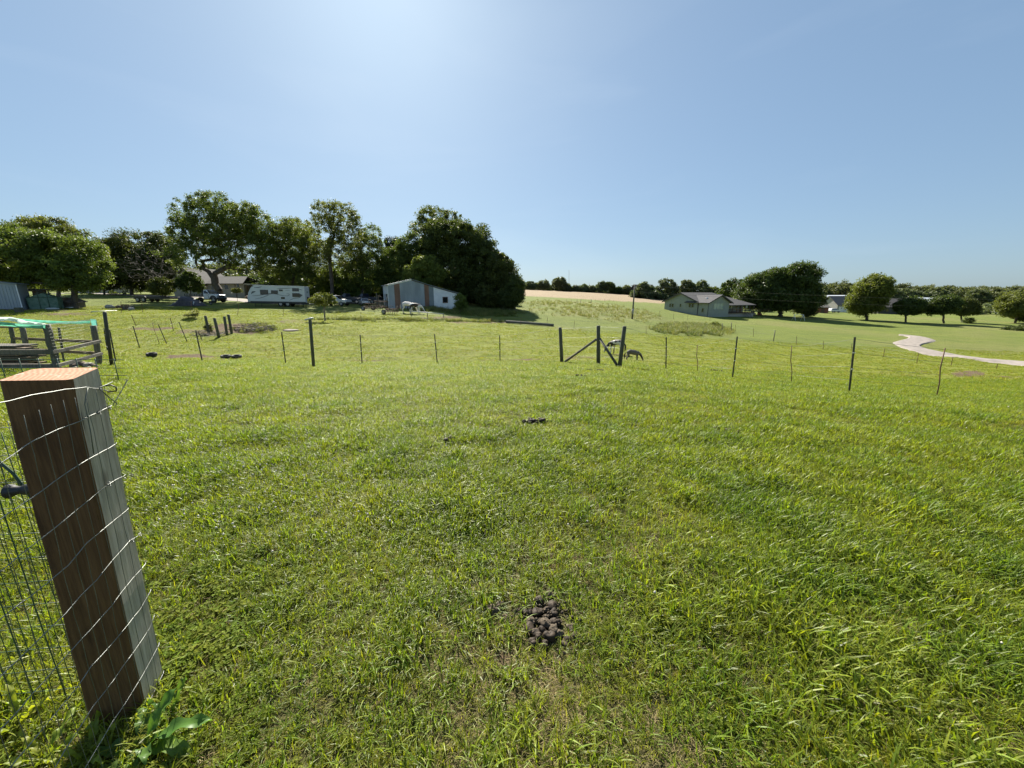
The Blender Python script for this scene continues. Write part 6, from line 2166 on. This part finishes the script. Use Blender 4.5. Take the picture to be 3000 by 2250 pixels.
mb.add(v, [(0, 3, 2, 1), (4, 5, 6, 7), (0, 1, 5, 4), (1, 2, 6, 5), (2, 3, 7, 6), (3, 0, 4, 7)]); mb.build('roof', M['roof_pale'], fh)
mb = MB(); v = [(7.2, 4.2, 4.3), (15.2, 4.2, 4.3), (16.9, 8, 2.62), (7.2, 8, 2.62)]; mb.add(v, [(0, 1, 2, 3)]); mb.build('roof', M['roof_pale'], fh)
for (x, z, w_, h_, y) in ((8.6, 1.3, .5, .9, 1), (11.8, 1.5, .9, .9, 1), (14.9, 1.2, .5, 1.5, 1), (5.8, 1.2, .8, 1.1, 0)):
    q = MB(); q.box(x, x + w_, y - .04, y - .02, z, z + h_); q.build('window', M['glass'], fh)
for x in (10.0, 14.4):
    q = MB(); q.box(x, x + .12, .93, .99, -.3, 2.6); q.build('downpipe', M['deck'], fh)
q = MB(); q.box(16.6, 20, 1.2, 6, 2.4, 2.55); q.build('porch_roof', M['siding'], fh)
for x in (17, 18.3, 19.8):
    q = MB(); q.box(x - .07, x + .07, 1.3, 1.44, -.4, 2.4); q.build('porch_post', M['wood_brown'], fh)
q = MB(); q.box(16.6, 20, 1.0, 6, -.4, .1); q.build('porch_deck', M['wood_brown'], fh)
for (px, Y, lab, s) in ((742, 84, 'pale heap of belongings beside the farmhouse porch', .8), (728, 83, 'brown heap of belongings beside the farmhouse porch', .7)):
    g = st(px, Y); q = MB(); q.ball((0, 0, s * .4), (s, s * .8, s * .6), 8, 6, .2, random.Random(px)); o = q.build('yard_heap', M['wood_brown']); o.location = g; tag(o, lab, 'heap')

# ------------------------------------------------------------------ green house in the valley
GH = st(1946, 119); GZ = at(1940, 882, 119).z - GH.z
hs = thing('green_house', 'sage green ranch house with grey shingle roof and covered porch', 'house', GH, math.radians(-68))
hs.rotation_euler = (0, 0, math.radians(22 - 90))
# local frame used below: +u runs along the gable wall (towards the viewer's right), +w along the long front away to the right
HR = math.radians(22)
U = Vector((math.sin(HR), -math.cos(HR), 0))      # along gable wall, towards the camera side
W = Vector((math.cos(HR), math.sin(HR), 0))       # along the ridge
hs.rotation_euler = (0, 0, 0)


def hp(u, w_, z): return U * u + W * w_ + Vector((0, 0, z))


def hquad(mb, pts, t):
    """thick panel from 4 (u, w, z) points with thickness vector t"""
    a = [hp(*p) for p in pts]; b = [p + t for p in a]; n = len(a)
    mb.add(a + b, [tuple(range(n))[::-1], tuple(range(n, 2 * n))] + [(i, (i + 1) % n, n + (i + 1) % n, n + i) for i in range(n)])


EV = GZ; GWID = 12.5; LEN = 17.6; RID = EV + 2.35; LOW = -5.0
dwn = Vector((0, 0, -.15))
mb = MB(); hquad(mb, [(0, 0, LOW), (GWID, 0, LOW), (GWID, 0, EV), (GWID / 2, 0, RID), (0, 0, EV)], W * .2); mb.build('gable_wall', M['siding'], hs)
mb = MB(); hquad(mb, [(GWID, 4, LOW), (GWID, LEN, LOW), (GWID, LEN, EV), (GWID, 4, EV)], U * -.2); mb.build('porch_wall', M['siding'], hs)
mb = MB(); hquad(mb, [(0, .2, LOW), (0, LEN, LOW), (0, LEN, EV), (0, .2, EV)], U * .2); hquad(mb, [(.2, LEN, LOW), (GWID - .2, LEN, LOW), (GWID - .2, LEN, EV), (.2, LEN, EV)], W * -.2); mb.build('back_wall', M['siding'], hs)
RW0, RW1 = -.5, LEN - 4
mb = MB(); hquad(mb, [(-.7, RW0, EV - .25), (-.7, LEN + .6, EV - .25), (GWID / 2, RW1 - 2, RID), (GWID / 2, RW0, RID)], Vector((0, 0, .16))); mb.build('roof', M['shingle'], hs)
mb = MB(); hquad(mb, [(GWID / 2, RW0, RID), (GWID / 2, RW1 - 2, RID), (GWID + 3.0, LEN + 1.2, EV - 1.05), (GWID + 3.0, 8.3, EV - 1.05), (GWID + .6, 8.3, EV - .2), (GWID + .6, RW0, EV - .2)], Vector((0, 0, .16))); mb.build('roof', M['shingle'], hs)
mb = MB(); hquad(mb, [(GWID / 2, RW1 - 2, RID), (-.7, LEN + .6, EV - .25), (GWID + 3.0, LEN + 1.2, EV - 1.05)], Vector((0, 0, .16))); mb.build('roof', M['shingle'], hs)
mb = MB(); hquad(mb, [(-.7, RW0, EV - .42), (GWID / 2, RW0, RID - .17), (GWID / 2, RW0, RID + .17), (-.7, RW0, EV - .08)], W * -.06)
hquad(mb, [(GWID / 2, RW0, RID - .17), (GWID + .6, RW0, EV - .37), (GWID + .6, RW0, EV - .03), (GWID / 2, RW0, RID + .17)], W * -.06); mb.build('fascia', M['trim_dark'], hs)
# front wing
UF = GWID + 3.4; WW = 7.6; WE = EV - .15; WR = EV + 1.75
mb = MB(); hquad(mb, [(GWID, 0.02, LOW), (UF, 0.02, LOW), (UF, 0.02, WE), (GWID, 0.02, WE)], W * .2); mb.build('wing_wall', M['siding'], hs)
mb = MB(); hquad(mb, [(UF, .02, LOW), (UF, WW, LOW), (UF, WW, WE), (UF, WW / 2 + .2, WR), (UF, .02, WE)], U * -.2); mb.build('wing_wall', M['siding'], hs)
mb = MB(); hquad(mb, [(GWID, WW - .02, LOW), (UF - .2, WW - .02, LOW), (UF - .2, WW - .02, WE), (GWID, WW - .02, WE)], W * -.2); mb.build('wing_wall', M['siding'], hs)
mb = MB(); hquad(mb, [(UF + .6, -.7, WE - .2), (GWID / 2 + 2, -.7, WE - .2), (GWID / 2 + 2, WW / 2 + .2, WR + .05), (UF + .6, WW / 2 + .2, WR + .05)], Vector((0, 0, .16))); mb.build('roof', M['shingle'], hs)
mb = MB(); hquad(mb, [(UF + .6, WW / 2 + .2, WR + .05), (GWID / 2 + 2, WW / 2 + .2, WR + .05), (GWID / 2 + 2, WW + .8, WE - .25), (UF + .6, WW + .8, WE - .25)], Vector((0, 0, .16))); mb.build('roof', M['shingle'], hs)
mb = MB(); hquad(mb, [(UF + .6, -.7, WE - .36), (UF + .6, WW / 2 + .2, WR - .12), (UF + .6, WW / 2 + .2, WR + .21), (UF + .6, -.7, WE - .03)], U * .06)
hquad(mb, [(UF + .6, WW / 2 + .2, WR - .12), (UF + .6, WW + .8, WE - .40), (UF + .6, WW + .8, WE - .07), (UF + .6, WW / 2 + .2, WR + .21)], U * .06); mb.build('fascia', M['trim_dark'], hs)
# pale ridge flashing
mb = MB(); hquad(mb, [(GWID / 2 + 2, WW / 2 + .1, WR + .22), (UF + .5, WW / 2 + .1, WR + .22), (UF + .5, WW / 2 + .3, WR + .22), (GWID / 2 + 2, WW / 2 + .3, WR + .22)], Vector((0, 0, .05))); mb.build('ridge_cap', M['silver'], hs)


def hwin(u, z, wu, hz_, side='g', m='glass', w_=0):
    mb = MB(); fr = MB()
    if side == 'g':
        hquad(mb, [(u, w_, z), (u + wu, w_, z), (u + wu, w_, z + hz_), (u, w_, z + hz_)], W * -.03)
    else:
        hquad(mb, [(w_, u, z), (w_, u + wu, z), (w_, u + wu, z + hz_), (w_, u, z + hz_)], U * .03)
    o = mb.build('window', M[m], hs)
    t = .09
    for (a, b, c, d) in ((u - t, u + wu + t, z - t, z), (u - t, u + wu + t, z + hz_, z + hz_ + t), (u - t, u, z, z + hz_), (u + wu, u + wu + t, z, z + hz_)):
        if side == 'g': hquad(fr, [(a, w_, c), (b, w_, c), (b, w_, d), (a, w_, d)], W * -.05)
        else: hquad(fr, [(w_, a, c), (w_, b, c), (w_, b, d), (w_, a, d)], U * .05)
    fr.build('frame', M['siding'], o)


for u in (2.0, 2.95):
    hwin(u, EV - 1.7, .65, 1.0)
hwin(6.0, EV - 1.5, .5, .8)
for u in (9.3, 10.3):
    hwin(u, EV - 1.55, .7, 1.0)
hwin(GWID + 1.4, EV - 2.7, .6, 1.0)
for k in range(3):
    hwin(2.0 + k * 1.15, EV - 1.9, 1.0, 1.5, 'f', 'glass_pale', UF)
for (u, z) in ((4.1, EV - 3.6), (8.0, EV - 3.8), (10.8, EV - 4.2)):
    mb = MB(); hquad(mb, [(u, 0, z), (u + .35, 0, z), (u + .35, 0, z + .4), (u, 0, z + .4)], W * -.05); mb.build('vent', M['trim_dark'], hs)
mb = MB(); mb.tube([hp(GWID + .02, -.08, WE - .1), hp(GWID + .02, -.08, LOW)], .09, 6); mb.build('downpipe', M['trim_dark'], hs)
# porch
PD = EV - 3.2
mb = MB(); hquad(mb, [(GWID, WW, PD), (GWID + 2.9, WW, PD), (GWID + 2.9, LEN + 1, PD), (GWID, LEN + 1, PD)], Vector((0, 0, .18))); mb.build('porch_deck', M['deck'], hs)
mb = MB(); hquad(mb, [(GWID + 2.6, WW, LOW), (GWID + 2.6, LEN + 1, LOW), (GWID + 2.6, LEN + 1, PD - .01), (GWID + 2.6, WW, PD - .01)], U * -.15); mb.build('foundation', M['concrete'], hs)
for k in range(7):
    w_ = WW + .5 + k * (LEN - WW + .2) / 6
    mb = MB(); mb.tube([hp(GWID + 2.75, w_, PD + .18), hp(GWID + 2.75, w_, EV - 1.05)], .09, 5); mb.build('porch_post', M['deck'], hs)
for z in (.55, 1.1):
    mb = MB(); mb.tube([hp(GWID + 2.8, WW, PD + z), hp(GWID + 2.8, LEN + .8, PD + z)], .05, 5); mb.build('porch_rail', M['deck'], hs)
mb = MB()
for k in range(60):
    w_ = WW + .2 + k * .3; mb.tube([hp(GWID + 2.8, w_, PD + .2), hp(GWID + 2.8, w_, PD + 1.1)], .02, 3)
o = mb.build('balusters', M['deck'], hs); o['kind'] = 'stuff'
for w_ in (9.5, 11.5, 12.5, 14.5, 18.5):
    hwin(w_, PD + 1.3, .7, .9, 'f', 'glass_pale' if w_ in (9.5, 12.5, 18.5) else 'glass', GWID)
mb = MB(); hquad(mb, [(GWID, 16, PD + .2), (GWID, 16.9, PD + .2), (GWID, 16.9, PD + 2.2), (GWID, 16, PD + 2.2)], U * .05); mb.build('door', M['trim_dark'], hs)
# stairs down from the porch
for s_ in range(7):
    mb = MB(); hquad(mb, [(GWID + 3.0 + s_ * .28, 14.5, PD - s_ * .2), (GWID + 3.28 + s_ * .28, 14.5, PD - s_ * .2), (GWID + 3.28 + s_ * .28, 16.0, PD - s_ * .2), (GWID + 3.0 + s_ * .28, 16.0, PD - s_ * .2)], Vector((0, 0, .06))); mb.build('step', M['wood_grey'], hs)
for w_ in (14.5, 16.0):
    mb = MB(); mb.tube([hp(GWID + 3.0, w_, PD + 1.0), hp(GWID + 5, w_, PD - .5)], .05, 5); mb.build('handrail', M['wood_grey'], hs)
# dish on the wing roof
mb = MB(); c = hp(GWID + 1.2, 1.7, WE + 1.0)
mb.ball(c, (.34, .12, .34), 12, 6); mb.tube([c, c + Vector((-.1, .1, -.6))], .04, 5); mb.build('satellite_dish', M['metal_white'], hs)
# bins and garden things right of the porch
for (px, Y, lab, m, s) in ((2206, 118, 'pale garden seat set in front of the oak trunk', 'stone', .6), (2225, 119, 'rust red garden bin beside the oak', 'red_wood', .55)):
    g = st(px, Y); q = MB(); q.box(-s, s, -s * .6, s * .6, 0, s * .9); q.box(-s, s, s * .45, s * .6, s * .9, s * 1.8); o = q.build('garden_bench', M[m], None, .04); o.location = g; tag(o, lab, 'seat')
sw = thing('swing_frame', 'white A-frame swing under the right side of the oak', 'swing', st(2338, 104))
for x in (-1.2, 1.2):
    for y in (-.8, .8):
        q = MB(); q.tube([(x, y, 0), (x, 0, 1.6)], .05, 5); q.build('leg', M['white'], sw)
q = MB(); q.tube([(-1.3, 0, 1.6), (1.3, 0, 1.6)], .05, 5); q.build('beam', M['white'], sw)

# ------------------------------------------------------------------ other buildings on the right
def simple_house(name, label, px, Y, w, d, wall_h, ridge_h, rz, wall, roof, cat='house', doors=(), wins=(), hip=0.0, ridge='x', low=1.0):
    root = thing(name, label, cat, st(px, Y), rz)
    q = MB(); q.box(-w / 2, w / 2, 0, d, -low, wall_h)
    if ridge == 'x':
        q.add([(-w / 2, 0, wall_h), (-w / 2, d, wall_h), (-w / 2 + .001, d / 2, ridge_h), (w / 2, 0, wall_h), (w / 2, d, wall_h), (w / 2 - .001, d / 2, ridge_h)], [(0, 1, 2), (3, 5, 4)])
    else:
        q.add([(-w / 2, 0, wall_h), (w / 2, 0, wall_h), (0, 0.001, ridge_h), (-w / 2, d, wall_h), (w / 2, d, wall_h), (0, d - .001, ridge_h)], [(0, 1, 2), (3, 5, 4)])
    q.build('wall', M[wall], root)
    o = .4
    if ridge == 'x':
        for (y0, y1) in ((-o, d / 2), (d + o, d / 2)):
            q = MB(); q.add([(-w / 2 - o, y0, wall_h - .15), (w / 2 + o, y0, wall_h - .15), (w / 2 + o - hip, y1, ridge_h), (-w / 2 - o, y1, ridge_h),
                             (-w / 2 - o, y0, wall_h), (w / 2 + o, y0, wall_h), (w / 2 + o - hip, y1, ridge_h + .15), (-w / 2 - o, y1, ridge_h + .15)], [(0, 3, 2, 1), (4, 5, 6, 7), (0, 1, 5, 4), (1, 2, 6, 5), (2, 3, 7, 6), (3, 0, 4, 7)]); q.build('roof', M[roof], root)
    else:
        for (x0, x1) in ((-w / 2 - o, 0), (w / 2 + o, 0)):
            q = MB(); q.add([(x0, -o, wall_h - .15), (x0, d + o, wall_h - .15), (x1, d + o, ridge_h), (x1, -o, ridge_h), (x0, -o, wall_h), (x0, d + o, wall_h), (x1, d + o, ridge_h + .15), (x1, -o, ridge_h + .15)], [(0, 3, 2, 1), (4, 5, 6, 7), (0, 1, 5, 4), (1, 2, 6, 5), (2, 3, 7, 6), (3, 0, 4, 7)]); q.build('roof', M[roof], root)
    for (x, z, a, b, m) in doors:
        q = MB(); q.box(x, x + a, -.06, -.01, z, z + b); q.build('door', M[m], root)
    for (x, z, a, b) in wins:
        q = MB(); q.box(x, x + a, -.10, -.065, z, z + b); q.build('window', M['glass'], root)
    return root


simple_house('pole_barn', 'long white pole barn behind the red shed', 2468, 215, 22, 14, 4.0, 6.3, math.radians(14), 'metal_white', 'metal_white', 'barn', doors=((-8, -.5, 4, 3.5, 'metal_dark'),))
simple_house('garage_house', 'garage with brown shingle roof and white doors left of the round tree', 2482, 165, 10, 9, 3.0, 6.6, math.radians(6), 'concrete', 'shingle_brown', 'garage', doors=((-4.2, 0, 6.2, 2.3, 'white'),), wins=((-3.3, 1.6, .5, .35), (-1.9, 1.6, .5, .35), (-.5, 1.6, .5, .35)))
simple_house('brown_house', 'brown roofed house between the round tree and the meadow row', 2617, 160, 11, 9, 2.8, 6.0, math.radians(-10), 'trim_dark', 'shingle_brown', 'house', wins=((-3, 1, 1, 1),))
simple_house('white_shed', 'white roofed shed glimpsed between the meadow row trees', 2724, 210, 9, 8, 4.2, 6.2, 0, 'metal_white', 'metal_white', 'shed')
simple_house('red_shed', 'small red wooden shed with pale roof beside the white car', 2408, 150, 4.0, 3.2, 2.1, 2.8, math.radians(-12), 'red_wood', 'roof_pale', 'shed', doors=((-.5, 0, 1.2, 1.9, 'deck'),), low=.4)
simple_house('far_house', 'low pale roofed house glimpsed beyond the left trees', 268, 112, 10, 8, 3.0, 4.6, 0, 'cream', 'shingle', 'house')
simple_house('far_barn', 'dark gabled barn roof half hidden in the ridge hedge', 1893, 235, 12, 9, 3.6, 6.8, math.radians(12), 'trim_dark', 'shingle_brown', 'barn')
suv('white car parked beside the red shed', st(2442, 158), math.radians(10), 'white', 1.0)
suv('white van on the road at the far right', st(2918, 175) + Vector((0, 0, .1)), math.radians(5), 'white', 1.15, 'white_van', 'van')
# utility poles with wires
def upole(label, pb, pt, Y, lean=0):
    b = st(pb[0], Y); v = at(*pt, Y) - at(*pb, Y)
    root = thing('utility_pole', label, 'utility pole', b)
    q = MB(); q.tube([-v * .08, v * .5, v], [.19, .15, .11], 10); q.build('shaft', M['wood_grey'], root)
    q = MB(); q.tube([v * .97 + Vector((-.7, 0, 0)), v * .97 + Vector((.9, .1, -.1))], .05, 5); q.build('crossarm', M['wood_grey'], root)
    q = MB(); q.tube([v * .3, v * .14], .21, 8); q.build('meter_box', M['concrete'], root)
    return b, v


b1, v1 = upole('tall utility pole standing on the slope left of the green house', (1852, 919), (1860, 817), 78)
b2, v2 = upole('distant utility pole at the right edge of the valley', (2923, 918), (2930, 876), 190)
for k, (f, py1, lab) in enumerate(((.98, 838, 'upper power line running from the near utility pole to the right'), (.80, 856, 'lower power line sagging in front of the oak'))):
    A = b1 + v1 * f; Bq = at(3250, 866 if k == 0 else 893, 150)
    pts = []
    for i in range(30):
        t = i / 29; p = A.lerp(Bq, t); p.z -= (3.6 if k == 0 else 3.4) * 4 * t * (1 - t) * .55
        pts.append(p - b1)
    q = MB(); q.tube(pts, .016, 4); o = q.build('power_line', M['wood_grey']); o.location = b1
    tag(o, lab, 'cable')
for (px, t_, b_, lab) in ((1667, 792, 850, 'thin lattice mast on the ridge above the tallest far tree'), (1726, 829, 852, 'short thin antenna mast on the ridge hedge')):
    g = st(px, 300); v = at(px, t_, 300) - at(px, b_, 300)
    q = MB(); q.tube([Vector((0, 0, 0)), v], .12, 5); o = q.build('mast', M['concrete']); o.location = g; tag(o, lab, 'mast')


# ------------------------------------------------------------------ animals
def skin_mesh(name, pts, edges_, rad, m, parent, sub=2):
    me = bpy.data.meshes.new(name + '_base'); me.from_pydata(pts, edges_, [])
    o = bpy.data.objects.new(name + '_base', me); COL.objects.link(o)
    sk = o.modifiers.new('skin', 'SKIN')
    for i, v in enumerate(me.skin_vertices[0].data):
        rr_ = rad[i]; v.radius = rr_ if isinstance(rr_, tuple) else (rr_, rr_)
        v.use_root = (i == 0)
    sb = o.modifiers.new('sub', 'SUBSURF'); sb.levels = sub; sb.render_levels = sub
    dg = bpy.context.evaluated_depsgraph_get(); dg.update()
    nm = bpy.data.meshes.new_from_object(o.evaluated_get(dg))
    nm.name = name
    bpy.data.objects.remove(o)
    nm.materials.clear(); nm.materials.append(m)
    nm.polygons.foreach_set('use_smooth', np.ones(len(nm.polygons), dtype=bool))
    return link(bpy.data.objects.new(name, nm), parent)


def horse(name, label, loc, rz, coat, sc=1.0, cat='horse', neck=0.0, fat=1.0, mane='hair_dark', ear=0.1, stance=0.0):
    root = thing(name, label, cat, loc, rz)
    root.scale = (sc, sc, sc)
    P = [(-.1, 0, 1.14), (-.48, 0, 1.20), (-.66, 0, 1.12), (.25, 0, 1.15), (.55, 0, 1.17), (.78, neck * .3, 1.02), (.98, neck * .6, .76), (1.12, neck, .48), (1.22, neck, .28), (1.30, neck, .12)]
    R = [.30 * fat, .29 * fat, .22, .29 * fat, .24, (.13, .19), (.09, .14), (.085, .12), (.07, .085), .055]
    Ed = [(0, 1), (1, 2), (0, 3), (3, 4), (4, 5), (5, 6), (6, 7), (7, 8), (8, 9)]
    for s in (-1, 1):
        st_ = stance * s
        n = len(P)
        P += [(.5, s * .13, .92), (.50 + st_, s * .14, .70), (.52 + st_ * 1.4, s * .14, .42), (.51 + st_ * 1.3, s * .14, .14), (.56 + st_ * 1.3, s * .14, .03)]
        R += [.13, .085, .06, .045, .06]; Ed += [(4, n), (n, n + 1), (n + 1, n + 2), (n + 2, n + 3), (n + 3, n + 4)]
        n = len(P)
        P += [(-.56, s * .14, .92), (-.47 - st_, s * .15, .74), (-.70 - st_ * 1.2, s * .15, .50), (-.64 - st_ * 1.2, s * .15, .16), (-.58 - st_ * 1.2, s * .15, .03)]
        R += [.17, .12, .065, .048, .062]; Ed += [(1, n), (n, n + 1), (n + 1, n + 2), (n + 2, n + 3), (n + 3, n + 4)]
    skin_mesh('body', P, Ed, R, M[coat], root)
    for s in (-1, 1):
        q = MB(); q.tube([(1.10, neck + s * .06, .56), (1.06, neck + s * .09, .56 + ear), (1.05, neck + s * .10, .56 + ear * 1.6)], [.035, .035, .005], 6); q.build('ear', M[coat], root)
        q = MB(); q.ball((1.19, neck + s * .075, .40), .018, 6, 5); q.build('eye', M['black'], root)
    q = MB(); q.tube([(-.86, 0, 1.12), (-.95, 0, .95), (-.96, .01, .65), (-.92, 0, .38)], [.04, .075, .075, .02], 7); q.build('tail', M[mane], root)
    q = MB()
    for i in range(16):
        t = i / 15
        a = Vector((.60, 0, 1.33)).lerp(Vector((1.10, neck, .62)), t) + Vector((0.03, 0, .0))
        q.tube([a, a + Vector((-.02, -.08, -.05)), a + Vector((-.05, -.11, -.20))], [.03, .03, .008], 4)
    q.build('mane', M[mane], root)
    return root


horse('paint_horse', 'white horse with brown flank patch, left one at the barn', st(1196, 57.5), math.radians(12), 'paint_bay', 1.1, mane='hair_pale')
horse('paint_horse', 'white horse with dark head and neck, right one at the barn', st(1217, 56.8), math.radians(8), 'paint_brown', 1.08, neck=.1, mane='hair_dark', stance=.05)
horse('paint_pony', 'black and white pony grazing behind the leaning timber post', st(1806, 31.5), math.radians(128), 'paint_black', .86, neck=.25, stance=.06, mane='hair_dark')
horse('grey_donkey', 'small grey brown donkey grazing right of the leaning timber post', st(1853, 27.3), math.radians(-6), 'coat_grey', .6, 'donkey', fat=1.15, ear=.17)
